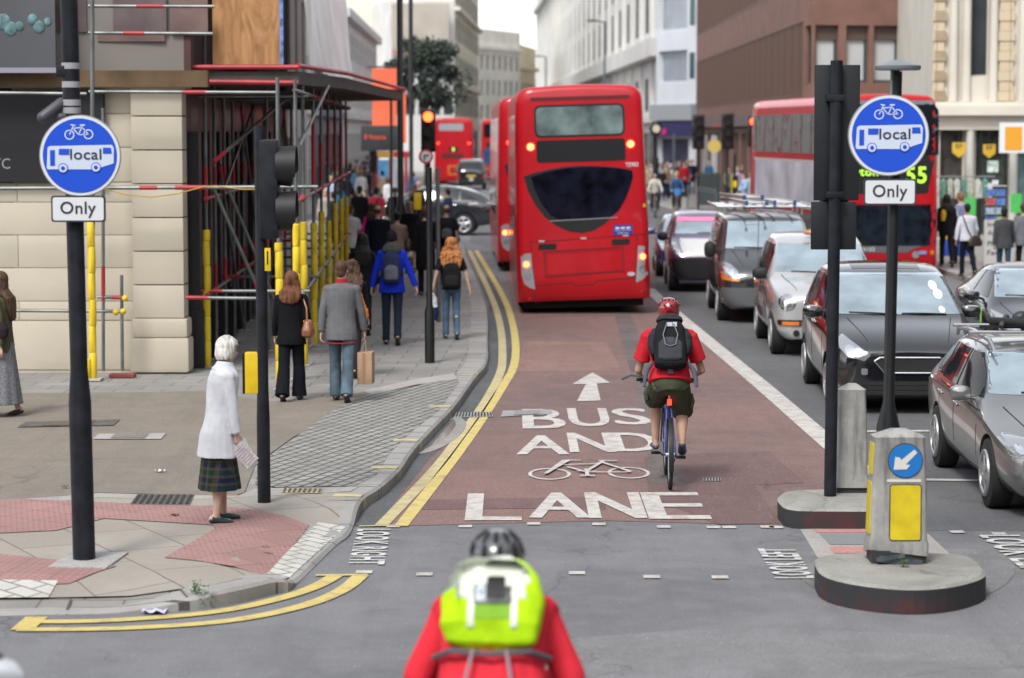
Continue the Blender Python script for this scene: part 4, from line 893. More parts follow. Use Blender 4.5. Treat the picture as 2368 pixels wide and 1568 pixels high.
# traffic signal with side-facing hoods, left pavement
p = G(611, 1163, PH); Y = p.y
t = thing('traffic_light', 'dark traffic light post with two side-facing hooded lamps beside the old woman', 'traffic light', (p.x, Y, PH)); pole(t, p.x, Y, .11, D(0, 292, Y).z, .060, .052, .9, POLE, tx=-.003)
c0, c1 = D(618, 322, Y), D(618, 552, Y); b = MB(); b.box(p.x - .01, p.x + .16, Y - .13, Y + .13, c1.z, c0.z); b.build('signal_head', POLE, t, world=True, bevel=.03)
for v in (384, 488):
    c = D(650, v, Y); n = 24; b = MB(); r0 = .185
    for i in range(n + 1):
        a = 2 * pi * i / n
        for (xx, rr_) in ((p.x + .14, r0 * .92), (p.x + .32, r0), (p.x + .32, r0 - .012), (p.x + .14, r0 * .9)): b.v.append((xx - (.05 if sin(a) < -.5 and xx > p.x + .2 else 0), Y + rr_ * cos(a), c.z + rr_ * sin(a)))
    for i in range(n):
        for j in range(3): a = i * 4 + j; b.f.append([a, a + 4, a + 5, a + 1]); b.mi.append(0)
    b.build('hood', mat('hood_black', (.006, .007, .008), .6), t, True, world=True)
    b = MB(); b.disc((p.x + .16, Y, c.z), .15, -.01, .01); b.build('lamp_lens', mat('dark_lens', (.08, .01, .01), .3), t, world=True)
c = D(620, 598, Y); b = MB(); b.box(p.x + .03, p.x + .085, Y - .07, Y - .035, c.z - .11, c.z + .10); b.build('button_box', mat('box_yellow', (.72, .50, .01), .5, var=.1, vs=9), t, world=True, bevel=.006)
b = MB(); b.box(p.x + .05, p.x + .062, Y - .074, Y - .066, c.z - .05, c.z + .07); b.build('button_slot', mat('slot_dark', (.03, .03, .03), .9), t, world=True)
c = D(583, 862, Y); b = MB(); b.box(c.x - .065, c.x + .085, Y - .03, Y + .10, c.z - .19, c.z + .185); b.build('wait_box', mat('box_yellow', (.72, .50, .01), .5, var=.1, vs=9), t, world=True, bevel=.012)
b = MB(); b.box(c.x - .085, c.x - .068, Y - .03, Y + .12, c.z - .19, c.z + .18); b.build('wait_box_side', POLEB, t, world=True)
# black post mid pavement and thin grey post behind
p = G(994, 838, PH); Y = p.y; t = thing('sign_post', 'black post with a thick base in the middle of the crowded pavement', 'post', (p.x, Y, PH)); pole(t, p.x, Y, .11, D(0, 388, Y).z, .073, .045, D(0, 722, Y).z, POLEB, ts=.12, tx=-.002)
Y = 43; x = D(1014, 600, Y).x; t = thing('sign_post', 'thin grey post behind the curly-haired woman', 'post', (x, Y, PH)); pole(t, x, Y, .11, D(0, 388, Y).z, .042, .038, .8, mat('post_grey', (.15, .155, .16), .4, .5), tx=-.004)
# red traffic light at the junction
def signal(label, u, vtop, vbot, Y, lit, extra=None, post=True, r=.05):
    c0, c1 = D(u, vtop, Y), D(u, vbot, Y); h = c0.z - c1.z; t = thing('traffic_light', label, 'traffic light', (c0.x, Y, .12)); b = MB(); b.box(c0.x - h * .17, c0.x + h * .17, Y, Y + .2, c1.z, c0.z); b.build('signal_head', POLEB, t, world=True, bevel=.03)
    for i in range(3):
        z = c0.z - h * (.18 + .32 * i); b = MB(); b.disc((c0.x, Y - .01, z), h * .115, -.01, .02, 'y', 18); on = lit == i
        b.build('lamp', mat('signal_red', (1, .1, .02), .4, emit=7, ecol=(1, .045, .01)) if on else mat('signal_off', (.03, .01, .01), .3), t, world=True)
        b = MB(); b.loft([(c0.x, Y - .02, z), (c0.x, Y - .16, z)], [h * .135] * 2, None, (1, 0, 0), 18, caps=False); b.build('hood', POLEB, t, True, world=True)
    if post: pole(t, c0.x, Y + .1, .1, c0.z - .1, r, r, 1, POLEB)
    return t, c0, h
t, c0, h = signal('red traffic light above the crowd with a round no-turn sign', 990, 252, 352, 57, 0)
c = D(985, 362, 56.8); b = MB(); b.disc((c.x, 56.75, c.z), .17, 0, .02, 'y', 30); b.build('sign_rim', mat('sign_red', (.62, .02, .03), .4), t, world=True); b = MB(); b.disc((c.x, 56.74, c.z), .125, 0, .02, 'y', 30); b.build('sign_face', SWHT, t, world=True)
b = MB(); b.tube([(c.x - .03, 56.72, c.z - .09), (c.x - .03, 56.72, c.z + .04), (c.x + .07, 56.72, c.z + .04)], .016, 6); b.build('arrow_symbol', TXT, t, world=True)
for lab, u, vt, vb, Y in (('dark traffic light beside the shop doorway on the far right pavement', 1683, 262, 345, 100), ('dark traffic light left of the shop doorway on the far right', 1616, 265, 345, 104)): signal(lab, u, vt, vb, Y, -1)
signal('small red traffic light just left of the oncoming bus', 1743, 268, 340, 92, 0)
signal('small dark signal under the bus stop display on the left', 862, 345, 400, 88, -1)
# tall dark lamp posts on the left and others
def tall(label, u, Y, ztop, r, m=POLEB, cat='lamp post', head=None, group=None):
    x = D(u, 400, Y).x; t = thing('lamp_post', label, cat, (x, Y, .1), 0, group); pole(t, x, Y, .1, ztop, r * 1.7, r, 1.3, m)
    if head: b = MB(); b.cap((x, Y, ztop), (x + head, Y, ztop + .12), .05, .04); b.ell((x + head * 1.1, Y, ztop + .10), (.35, .14, .08)); b.build('lantern', mat('lantern_grey', (.08, .09, .10), .5), t, True, world=True)
tall('thick dark lamp post rising out of the top of the photo above the crowd', 926, 66, 12, .085); tall('thinner dark post just right of the thick one, before the tree', 951, 84, 12, .075)
tall('slim dark post in front of the red phone kiosk', 905, 72, 4.5, .04)
tall('far street lamp standing against the pale stone building', 1397, 150, 10.2, .07, mat('post_blue_grey', (.10, .12, .15), .5), 'lamp post', -.7); tall('farthest street lamp behind the red bus', 1262, 230, 10.5, .07, mat('post_blue_grey', (.10, .12, .15), .5), 'lamp post', -.7)
tall('slim post among the people waiting on the far right', 1558, 118, 3.4, .05, mat('post_blue_grey', (.10, .12, .15), .5), 'post')
t = thing('street_clock', 'round pale street clock on a black column on the far right', 'clock', (D(1516, 400, 125).x, 125, .12)); x = t.location.x; pole(t, x, 125, .12, D(0, 315, 125).z, .16, .10, 2, POLEB); c = D(1517, 298, 125); b = MB(); b.ell(c, (.34, .25, .34)); b.build('clock_case', POLEB, t, True, world=True); b = MB(); b.disc((c.x, 124.7, c.z), .20, 0, .06, 'y', 24); b.build('clock_face', mat('clock_pale', (.6, .55, .4), .5), t, world=True)
# ---- islands
def island(label, px, h, m_top, m_side):
    P = smooth_line(pxs(px, h), 2); P = P[:-1] if (P[0] - P[-1]).length < .02 else P
    c = sum((V(q) for q in P), V((0, 0))) / len(P); t = thing('traffic_island', label, 'traffic island', (c.x, c.y, 0)); n = len(P); b = MB()
    b.prism([tuple(q) for q in P], -.01, h - .02); b.build('kerb_side', m_side, t, world=True); b = MB()
    Q = [q + (c - q).normalized() * .03 for q in P]; b.add([(*q, h - .02) for q in P] + [(*q, h) for q in Q], [(i, (i + 1) % n, n + (i + 1) % n, n + i) for i in range(n)] + [tuple(range(n, 2 * n))]); b.build('top', m_top, t, world=True); return t
itop = speckled('island_top', (.30, .295, .27), .75, 1.3, .2, 1.2); g = NG('island_side', .6); nn = g.noise(2.2, 5); iside = g.out(g.mix(g.ramp(nn, .52, .7), (.035, .036, .040), (.10, .030, .030)), nn, .3)
island('rounded concrete island with dark kerb under the dented bollard', [(1885, 1289), (1883, 1300), (1900, 1330), (1985, 1350), (2102, 1361), (2204, 1354), (2279, 1332), (2281, 1315), (2256, 1291), (2224, 1279), (2050, 1277), (1920, 1279), (1885, 1289)], .20, itop, iside)
island('concrete island with dark kerb carrying the traffic light seen from behind', [(1798, 1147), (1798, 1156), (1818, 1176), (1900, 1178), (2060, 1178), (2110, 1172), (2118, 1150), (2090, 1134), (1900, 1130), (1812, 1134), (1798, 1147)], .18, itop, iside)
# ---- bollards
bolm = NG('bollard_grey', .55, .4); n1 = bolm.noise(3.5, 6, .7); mp = bolm.map(0, (14, 14, 1.5)); n2 = bolm.noise(1, 5, .6, mp); bolmat = bolm.out(bolm.mix(bolm.mul(bolm.ramp(n2, .5, .72), .7), bolm.mix(bolm.ramp(n1, .4, .7), (.27, .265, .25), (.40, .395, .38)), (.085, .08, .07)), n1, .2)
def bollard(label, cx, cy, zb, h, wb, wt, front):
    t = thing('bollard', label, 'bollard', (cx, cy, zb)); secs = [(0, wb * 1.04, .98), (.10, wb * 1.02, 1), (.13, wb * .97, .98), (.55 * h, (wb + wt) / 2, .9), (h * .93, wt, .82), (h * .94, wt * 1.03, .82), (h, wt * .30, .25)]
    b = MB(); K = []
    for z, w_, d in secs:
        q = rrect(-w_ / 2, w_ / 2, -w_ * .36 * d, w_ * .36 * d, .035 * w_ / wb); K.append(len(q)); b.v += [(x, y, z + .05) for x, y in q]
    n = K[0]
    for i in range(len(secs) - 1):
        for j in range(n): b.f.append([i * n + j, i * n + (j + 1) % n, (i + 1) * n + (j + 1) % n, (i + 1) * n + j]); b.mi.append(0)
    b.f += [list(range(n))[::-1], list(range((len(secs) - 1) * n, len(secs) * n))]; b.mi += [0, 0]
    if front:  # dented lower corner
        for i, (x, y, z) in enumerate(b.v):
            if z < .3 and y < 0: k_ = (1 - z / .3); b.v[i] = (x * (1 - .05 * k_), y + .05 * k_ * (1 if x < 0 else .2), z + .05 * k_ * (.3 + (x < 0)))
    body = b.build('body', bolmat, t, True); sk_ = Skin(body.data)
    b = MB(); b.box(-wb * .46, wb * .46, -wb * .30, wb * .30, 0, .10); b.build('base', mat('bollard_base', (.03, .03, .032), .7), t)
    if front:
        f = wt; bb = mat('bollard_blue', (.01, .16, .48), .4); by = mat('bollard_yellow', (.62, .48, .015), .45, var=.15, vs=8); bk = mat('panel_edge', (.05, .05, .05), .6)
        sk_.patch('panel_edge', circ(.04, .795, .135, 32), '-y', bk, t, .005, .05); sk_.patch('arrow_disc', circ(.04, .795, .127, 32), '-y', bb, t, .008, .05)
        ar = [(.115, .985), (.135, .965), (.035, .862), (.075, .862), (.065, .845)[:2], (-.035, .822), (-.035, .925), (-.018, .905), (.0, .895)]
        ar = [(.118, .985), (.140, .962), (.052, .872), (.085, .868), (.060, .835), (-.040, .832), (-.028, .93), (.005, .925), (.018, .905)]
        ar = [(a - .01, b_ - .105) for a, b_ in ar]; sk_.patch('arrow_symbol', ar, '-y', mat('arrow_white', (.62, .60, .55), .5), t, .011, .04)
        sk_.patch('panel_edge', rrect(-.080, .165, .18, .615, .02), '-y', bk, t, .005, .06); sk_.patch('yellow_panel', rrect(-.072, .157, .188, .607, .018), '-y', by, t, .008, .05)
        sk_.patch('white_strip', rrect(-.10, .16, .632, .652, .004), '-y', mat('arrow_white', (.62, .60, .55), .5), t, .008, .05)
        for z0, z1 in ((.22, .62), (.68, .92)): sk_.patch('yellow_panel', rrect(-.09, .09, z0, z1, .015), '-x', by, t, .007, .05)
        b = MB(); b.box(-.16, .17, -.17, -.12, .0, .05, Matrix.Rotation(R(6), 4, 'Y')); b.box(-.17, .05, -.19, -.13, .05, .075, Matrix.Rotation(R(-9), 4, 'Y')); b.build('bent_skirt', mat('bent_metal', (.12, .14, .16), .35, .6, var=.4, vs=20), t)
    return t
c = G(2075, 1303, .2); bollard('dented keep-left bollard with blue arrow disc and yellow panels', c.x + .01, c.y + .12, .2, .98, .455, .385, True)
c = G(1972, 1142, .18); bollard('plain grey stained bollard behind the traffic light post', c.x, c.y + .14, .18, .96, .30, .245, False)
# weeds, litter
lf = mat('weed_green', (.07, .16, .03), .6, var=.3, vs=20)
def weed(label, u, v, h, n, s=.06):
    c = G(u, v, h); t = thing('weed', label, 'plant', (c.x, c.y, h)); b = MB(); random.seed(int(u))
    for i in range(n):
        a = random.uniform(0, 2 * pi); r = random.uniform(0, s); x, y = r * cos(a), r * sin(a) * .6; z = random.uniform(0, s * 1.6); q = random.uniform(.012, .028); d = V((cos(a), sin(a), random.uniform(.2, 1))).normalized() * q; w_ = V((-sin(a), cos(a), 0)) * q * .45; p = V((x, y, z))
        b.add([p, p + d * .5 + w_, p + d, p + d * .5 - w_], [(0, 1, 2, 3)])
    b.build('leaves', lf, t); b = MB()
    for i in range(4): b.tube([(0, 0, 0), (random.uniform(-s, s) * .6, random.uniform(-s, s) * .4, s * 1.3)], .003, 5)
    b.build('stems', lf, t)
weed('green weed growing in the kerb joint near the double yellow lines', 463, 1398, .03, 90, .09); weed('small weed on the pavement edge above the kerb joint', 450, 1368, .12, 25, .05); weed('tiny weed at the foot of the dented bollard', 2090, 1312, .2, 30, .05)
def paper(label, u, v, h, w_, l, m, rz=0):
    c = G(u, v, h); t = thing('paper_scrap', label, 'litter', (c.x, c.y, h + .012), rz); b = MB(); N = 6
    for i in range(N + 1):
        for j in range(3): b.v.append((w_ * (i / N - .5), l * (j / 2 - .5), .012 * (1 + sin(i * 1.9 + j))))
    for i in range(N):
        for j in range(2): a = i * 3 + j; b.f.append([a, a + 3, a + 4, a + 1]); b.mi.append(0)
    b.build('sheet', m, t, True)
pw = mat('paper_white', (.62, .62, .68), .7); paper('white paper scrap lying on the brown pavement', 370, 1093, PH, .10, .07, pw, .2); paper('crumpled lilac-white paper in the gutter on the yellow lines', 357, 1419, .0, .17, .12, mat('paper_lilac', (.55, .55, .72), .7), -.05)
for i, (u, v) in enumerate(((615, 1271), (405, 1196), (540, 960), (150, 1130))): paper(('dead leaf on the pink tactile paving', 'orange leaf beside the thick sign post', 'brown leaf on the brown pavement by the post', 'dark leaf on the far left of the brown pavement')[i], u, v, PH, .06, .05, mat('leaf_brown', (.20, .13, .06), .8, var=.3, vs=30), i)
# railings on the right pavement
t = thing('guard_railing', 'grey pedestrian guard railing behind the purple van', 'railing', (D(1590, 440, 106).x, 106, .12)); a, c = D(1590, 434, 106), D(1656, 446, 98); mr = mat('railing_grey', (.13, .14, .145), .5, .3)
for dz in (0, .12, .95): b = MB(); b.tube([(a.x, a.y, 1.12 - dz), (c.x, c.y, 1.12 - dz)], .025, 8); b.build('rail', mr, t, world=True)
for i in range(17): q = a.lerp(c, i / 16); b = MB(); b.tube([(q.x, q.y, .12), (q.x, q.y, 1.12)], .03 if i in (0, 16) else .012, 6); b.build('bar', mr, t, world=True)
t = thing('cabinet', 'dark green utility cabinet on the pavement by the shop doorway', 'utility box', (D(1640, 450, 112).x, 112, .12)); q = t.location; b = MB(); b.box(q.x - .5, q.x + .5, 111.8, 112.2, .12, 1.6); b.build('body', mat('cabinet_green', (.03, .045, .045), .6), t, world=True, bevel=.02); b = MB(); b.box(q.x - .47, q.x - .01, 111.77, 111.8, .2, 1.5); b.box(q.x + .01, q.x + .47, 111.77, 111.8, .2, 1.5); b.build('door', mat('cabinet_green', (.03, .045, .045), .6), t, world=True)
t = thing('push_button_box', 'black and yellow push button box on a post beside the waiting people', 'push button', (D(1699, 450, 96).x, 96, .12)); q = t.location; pole(t, q.x, 96.1, .12, 2.6, .05, .05, 1, POLEB); b = MB(); b.box(q.x - .12, q.x + .12, 95.85, 96.05, 1.0, 1.75); b.build('box', POLEB, t, world=True); b = MB(); b.box(q.x - .14, q.x - .12, 95.8, 96.05, 1.0, 1.78); b.box(q.x - .08, q.x + .06, 95.84, 95.85, 1.3, 1.55); b.build('yellow_side', mat('box_yellow', (.72, .50, .01), .5), t, world=True)
t = thing('hanging_sign', 'half-round yellow hanging sign over the dark doorway', 'shop sign', D(1652, 338, 118)); b = MB(); b.disc((0, 0, 0), .33, 0, .06, 'y', 24); b.build('disc', mat('sign_yellow', (.62, .45, .12), .5), t)
# shop things on the right
def D_(u, v, Y): return D(u, v, Y)
for lab, u, v, w_, h in (('yellow five-sided shop sign with letters hanging under the cornice, the left one', 2218, 342, .42, .55), ('yellow shop sign hanging farther right, partly behind the column', 2288, 345, .38, .5)):
    c = D_(u, v, 75); t = thing('hanging_sign', lab, 'shop sign', c); b = MB(); b.prism([(-w_ / 2, h * .3), (w_ / 2, h * .3), (w_ / 2, -h * .25), (0, -h * .55), (-w_ / 2, -h * .25)], 0, .06, 'y'); b.build('panel', mat('sign_yellow2', (.60, .38, .03), .5), t)
    vs, fs = fit_text('RP', -.10, .10, -.02, .12, .01); b = MB(); b.add([(x, -.006, z) for x, z in vs], fs); b.build('letters', TXT, t); b = MB(); b.tube([(0, .03, h * .3), (0, .03, h * .3 + .4)], .015, 6); b.build('hanger', POLEB, t)
c = D_(2345, 325, 74.5); t = thing('wall_sign', 'square orange notice on a white board at the right edge', 'sign', c); b = MB(); b.box(-.45, .35, 0, .05, -.38, .55); b.build('board', SWHT, t); b = MB(); b.box(-.28, .25, -.01, 0, -.30, .42); b.build('notice', mat('orange_notice', (.72, .32, .02), .5), t)
for i, (u, v, hh) in enumerate(((2244, 478, .9), (2296, 385, .35), (2350, 470, .6), (2282, 440, .45))):
    c = D_(u, v, 74.8); t = thing('poster', ('green strip poster in the shop front by the left column', 'pale picture poster high in the shop window', 'green poster strip at the right edge of the shop', 'white shirt sign in the dark shop window')[i], 'poster', c); b = MB(); b.box(-.17, .17, 0, .03, -hh / 2, hh / 2); b.build('sheet', mat(('poster_green', 'poster_pic', 'poster_green', 'poster_pale')[i], ((.06, .42, .08), (.42, .5, .46), (.06, .42, .08), (.5, .5, .5))[i], .6, var=(.1, .7, .1, .3)[i], vs=6), t)
# postcard rack
c = D_(2300, 605, 62); t = thing('postcard_rack', 'wire rack full of colourful postcards outside the shop', 'postcard rack', (c.x, 62, .12)); b = MB(); b.tube([(0, .05, 0), (0, .05, 1.9)], .025, 8); b.box(-.3, .3, -.02, .2, 0, .04)
for i in range(5): b.box(-.28, .28, -.005, .12, .78 + i * .235, .80 + i * .235)
b.build('frame', mat('wire_grey', (.3, .3, .31), .5, .5), t); random.seed(4)
for i in range(5):
    for j in range(2): b = MB(); x = -.26 + j * .27; z = .80 + i * .235; b.box(x, x + .24, -.02, -.008, z, z + .17); k_ = random.choice([(.10, .2, .5), (.5, .1, .1), (.45, .35, .3), (.3, .4, .5), (.4, .3, .45), (.25, .35, .2)]); b.build('postcard', mat('card_%.2f%.2f' % k_[:2], k_, .4, var=.6, vs=14), t)
b = MB(); b.box(-.28, .28, -.012, .14, 1.98, 2.0); b.box(-.1, .06, -.01, .0, 2.02, 2.14); b.build('header', SWHT, t)
c = D_(2308, 600, 58.5); t = thing('notice_board', 'white standing board with black words beside the postcard rack', 'sign board', (c.x, 58.5, .12), .1); b = MB(); b.box(-.36, .36, -.03, .03, .15, 1.25); b.build('board', mat('board_white', (.55, .54, .52), .5), t); b = MB()
for x in (-.3, .3): b.box(x - .02, x + .02, -.03, .25, 0, .2)
b.build('legs', mat('leg_wood', (.4, .38, .35), .6), t)
for txt, x1, z in (('Internet', .30, 1.08), ('Access', .20, .88), ('Phone', .14, .62), ('Fax', .0, .40)): vs, fs = fit_text(txt, -.28, x1, z, z + .12, .01); b = MB(); b.add([(x, -.034, q) for x, q in vs], fs); b.build('words', TXT, t)
t = thing('clothes_rail', 'row of pale and green shirts hanging outside the shop', 'clothes', (D_(2225, 440, 70).x, 70, 2.2)); random.seed(9)
for i in range(8): b = MB(); x = -.75 + i * .2; b.loft([(x, 0, -.05), (x, 0, -.12), (x + .01, 0, -.45), (x + .02, .02, -.62)], [.02, .09, .08, .09], [.02, .04, .05, .04], (1, 0, 0), 10); b.build('shirt', mat('shirt_%d' % (i % 3), ((.42, .44, .40), (.10, .22, .17), (.35, .37, .30))[i % 3], .9, var=.3, vs=8), t, True)
b = MB(); b.tube([(-.9, 0, 0), (.95, 0, 0)], .018, 6); b.build('rail', mat('wire_grey', (.3, .3, .31), .5, .5), t)
t = thing('freezer_stand', 'yellow and blue advertising stand beside the shop entrance', 'display stand', (D_(2206, 560, 66).x, 66, .12)); b = MB(); b.box(-.3, .35, -.2, .2, 0, .45); b.build('base', mat('stand_blue', (.02, .06, .38), .5), t, bevel=.02); b = MB(); b.box(-.3, .35, -.18, .2, .45, 1.1); b.build('top', mat('stand_yellow', (.68, .5, .03), .5, var=.3, vs=5), t, bevel=.02)
# things beyond the side street on the left
c = D(889, 250, 86); t = thing('banner', 'tall orange-red banner panel hanging left of the tree', 'banner', c); b = MB(); b.box(-.43, .43, 0, .08, -1.35, 1.4); b.build('panel', mat('banner_orange', (.78, .14, .06), .5, var=.15, vs=.8), t); b = MB(); b.tube([(-.6, .04, 1.45), (.6, .04, 1.45)], .03, 8); b.build('bracket', POLEB, t)
c = D(928, 280, 84); t = thing('banner', 'narrow orange-red banner end right of the dark lamp posts', 'banner', c); b = MB(); b.box(-.05, .16, 0, .08, -.75, .95); b.build('panel', mat('banner_orange', (.78, .14, .06), .5), t)
c = D(878, 315, 80); t = thing('display_board', 'dark overhead display with faint red text under the orange banner', 'display', c); b = MB(); b.box(-.62, .62, 0, .3, -.48, .35); b.build('case', mat('display_dark', (.03, .033, .036), .5, var=.2, vs=2), t, bevel=.03); vs, fs = fit_text('8 Victoria', -.5, .2, -.10, .06); b = MB(); b.add([(x, -.01, z) for x, z in vs], fs); b.build('text', mat('led_red', (.5, .05, .02), .5, emit=.6), t)
c = G(915, 470, .12); t = thing('phone_kiosk', 'red phone kiosk with blue poster and yellow top strip on the far pavement', 'kiosk', (D(905, 400, 101).x, 101, .12)); kr = mat('kiosk_red', (.50, .03, .03), .45)
for x in (-.62, -.05, .60): b = MB(); b.box(x - .05, x + .05, -.05, .9, 0, 2.3); b.build('frame_post', kr, t)
b = MB(); b.box(-.7, .7, -.08, .95, 2.3, 2.55); b.build('roof', kr, t); b = MB(); b.box(-.62, .1, -.10, -.085, 2.34, 2.5); b.build('yellow_strip', mat('strip_yellow', (.6, .4, .03), .5), t)
b = MB(); b.box(-.55, -.1, -.02, .02, .5, 2.2); b.build('poster', mat('kiosk_blue', (.12, .42, .72), .4, var=.3, vs=2), t); b = MB(); b.box(.02, .52, -.02, .02, .4, 2.25); b.build('poster', mat('kiosk_pale', (.55, .58, .62), .4, var=.35, vs=3), t)
for lab, u, v, Y in (('small yellow box on a post left of the bald man in front of the car', 966, 455, 66),): c = D(u, v, Y); t = thing('push_button_box', lab, 'push button', c); b = MB(); b.box(-.10, .10, -.1, .1, -.35, .10); b.build('box', mat('box_yellow', (.72, .50, .01), .5), t, bevel=.01); b = MB(); b.tube([(0, .12, -2.0 - c.z + 2.12 - .12), (0, .12, .1)], .05, 8); b.build('post', POLEB, t)
# ---- tree
def tree(label, x, y, h, rad, zc, n=7500):
    t = thing('street_tree', label, 'tree', (x, y, .12)); b = MB(); bark = mat('bark', (.07, .055, .045), .9, var=.3, vs=5, bump=.6, bs=20)
    b.loft([(0, 0, 0), (.02, 0, 1.5), (-.04, .03, 3), (.05, 0, zc - .5)], [.19, .15, .12, .09], None, (1, 0, 0), 10); random.seed(21)
    for i in range(9): a = i * 2 * pi / 9 + .3; z = zc - 1 + (i % 3) * .5; b.loft([(0, 0, z - .8), (rad * .35 * cos(a), rad * .35 * sin(a), z), (rad * .8 * cos(a), rad * .8 * sin(a), z + .4 + .4 * sin(i * 2.0))], [.07, .045, .012], None, (0, 0, 1), 7)
    b.build('trunk', bark, t, True); b = MB(); cl = []
    for i in range(46):
        a = random.uniform(0, 2 * pi); e = random.uniform(-.9, 1.25); r = rad * random.uniform(.3, 1.08); cl.append((V((r * cos(a) * cos(e * .8), r * sin(a) * cos(e * .8), zc + rad * .95 * sin(e))), random.uniform(.28, .72)))
    for k_ in range(n):
        c, s = random.choice(cl); d = V((random.gauss(0, 1), random.gauss(0, 1), random.gauss(0, .7))); d = d / max(d.length, .01) * s * random.random() ** .4; p = c + d; q = random.uniform(.07, .14)
        a = V((random.gauss(0, 1), random.gauss(0, 1), random.gauss(0, 1))).normalized(); e = a.cross(V((random.gauss(0, 1), random.gauss(0, 1), random.gauss(0, 1)))).normalized(); b.add([p - a * q, p + e * q * .5, p + a * q, p - e * q * .5], [(0, 1, 2, 3)])
    b.build('crown', mat('foliage_dark', (.045, .068, .05), .7, var=.5, vs=1.5), t)
pt = D(992, 200, 112); tree('dark leafy street tree beyond the junction, left of the buses', pt.x - .1, 112, 6, 1.65, 5.9)
# ================================================================= vehicles
GLASS = mat('windscreen_glass', (.60, .72, .77), .07, .82, spec=.8, var=.30, vs=1.4)
SGLASS = mat('side_glass', (.016, .02, .022), .05, .0, spec=.55)
DGLASS = mat('bus_glass', (.010, .012, .016), .08, 0, spec=.4)
TYRE = mat('tyre', (.016, .016, .017), .85, bump=.3, bs=60)
ALLOY = mat('alloy', (.52, .53, .55), .3, .8)
CHR = mat('chrome', (.75, .76, .78), .12, 1)
LENS = mat('lamp_lens', (.40, .43, .46), .10, .6, coat=1)
AMB = mat('amber_lens', (.75, .20, .02), .25, coat=.8)
REDL = mat('red_lamp_off', (.35, .02, .02), .25, coat=.8)
GLOWR = mat('red_lamp_lit', (1, .05, .03), .4, emit=9, ecol=(1, .03, .02))
GLOWO = mat('orange_lamp_lit', (1, .35, .05), .4, emit=7, ecol=(1, .24, .02))
PLATE = mat('number_plate', (.62, .62, .60), .5)
SEAM = mat('seam', (.01, .01, .01), .8)

def wheel(root, x, y, r, w_, s, spokes=5, style='alloy'):
    b = MB(); xs = [x - s * w_, x - s * w_ * .93, x - s * w_ * .75, x - s * w_ * .2, x - s * .01, x]
    b.loft([(q, y, r) for q in xs], [r * q for q in (.9, .975, 1, 1, .975, .9)], None, (0, 0, 1), 36)
    t = b.build('wheel', TYRE, root, True); b = MB(); xo = x + s * .004
    rm = ALLOY if style != 'steel' else mat('hub_cap', (.42, .43, .44), .4, .5)
    b.ring((xo, y, r), r * .62, .022, 'x', 32, 8)
    if style == 'alloy':
        for i in range(spokes):
            a = 2 * pi * i / spokes + .3; d = V((0, cos(a), sin(a)))
            b.loft([V((xo + s * .012, y, r)) + d * r * .05, V((xo + s * .004, y, r)) + d * r * .35, V((xo, y, r)) + d * r * .62], [.05, .034, .045], [.014, .012, .01], d.cross(V((1, 0, 0))), 8)
        b.disc((xo, y, r), r * .15, -.01, .02 * s)
    else:
        b.loft([(xo - s * .02, y, r), (xo, y, r), (xo + s * .012, y, r)], [r * .62, r * .6, r * .2], None, (0, 0, 1), 28)
    b.build('rim', rm, t, True)
    b = MB(); b.disc((xo - s * .03, y, r), r * .6, -.02, 0); b.build('brake_disc', BLK, t)
    return t

def cage(st, n_sub=2, cuts=(), crease=.35):
    L_ip = lambda p, q, t: tuple(a + (b - a) * t for a, b in zip(p, q)); st = [st[0], L_ip(st[0], st[1], .35)] + list(st[1:-1]) + [L_ip(st[-1], st[-2], .25), st[-1]]
    bm = bmesh.new(); rows = []
    for s, zb, zt, zr, wb, wr in st:
        P = [(0, zb), (wb * .80, zb), (wb * .965, zb + .10), (wb, (zb + zt) * .5 + .03), (wb * .985, zt - .02), (wr + .03, zr - .05), (wr - .12, zr), (0, zr + .012)]
        R_ = [bm.verts.new((x, s, z)) for x, z in P]; L_ = [bm.verts.new((-x, s, z)) for x, z in P[1:-1]]
        rows.append(R_ + L_[::-1])
    n = len(rows[0])
    for a, b in zip(rows[:-1], rows[1:]):
        for j in range(n): bm.faces.new((a[j], a[(j + 1) % n], b[(j + 1) % n], b[j]))
    for r_ in (rows[0], rows[-1]):
        R_ = r_[:8]; L_ = [r_[0]] + r_[8:][::-1] + [r_[7]]
        bm.faces.new((L_[1], R_[0], R_[1])); bm.faces.new((L_[6], R_[7], R_[6]))
        for i in range(1, 6): bm.faces.new((L_[i], R_[i], R_[i + 1], L_[i + 1]))
    bmesh.ops.recalc_face_normals(bm, faces=bm.faces)
    cl = bm.edges.layers.float.new('crease_edge')
    for k_, (a, b) in enumerate(zip(rows[:-1], rows[1:])):
        for j in (4, n - 4, 5, n - 5):
            e = bm.edges.get((a[j], b[j]))
            if e: e[cl] = crease
        for j in (1, n - 1):
            e = bm.edges.get((a[j], b[j]))
            if e: e[cl] = .6
    me = bpy.data.meshes.new('cage'); bm.to_mesh(me); bm.free()
    me = evaluated(me, [('SUBSURF', dict(levels=n_sub, render_levels=n_sub))])
    if cuts:
        c = MB()
        for s, y, z, r, w_ in cuts: c.disc((0, y, z), r, min(s * w_, s * 1.4), max(s * w_, s * 1.4), 'x', 36)
        co = bpy.data.objects.new('cutter', c.mesh('cutter')); TMP.objects.link(co)
        me = evaluated(me, [('BOOLEAN', dict(operation='DIFFERENCE', object=co, solver='EXACT'))]); bpy.data.objects.remove(co)
    me.polygons.foreach_set('use_smooth', [True] * len(me.polygons)); me.set_sharp_from_angle(angle=R(35)); return me

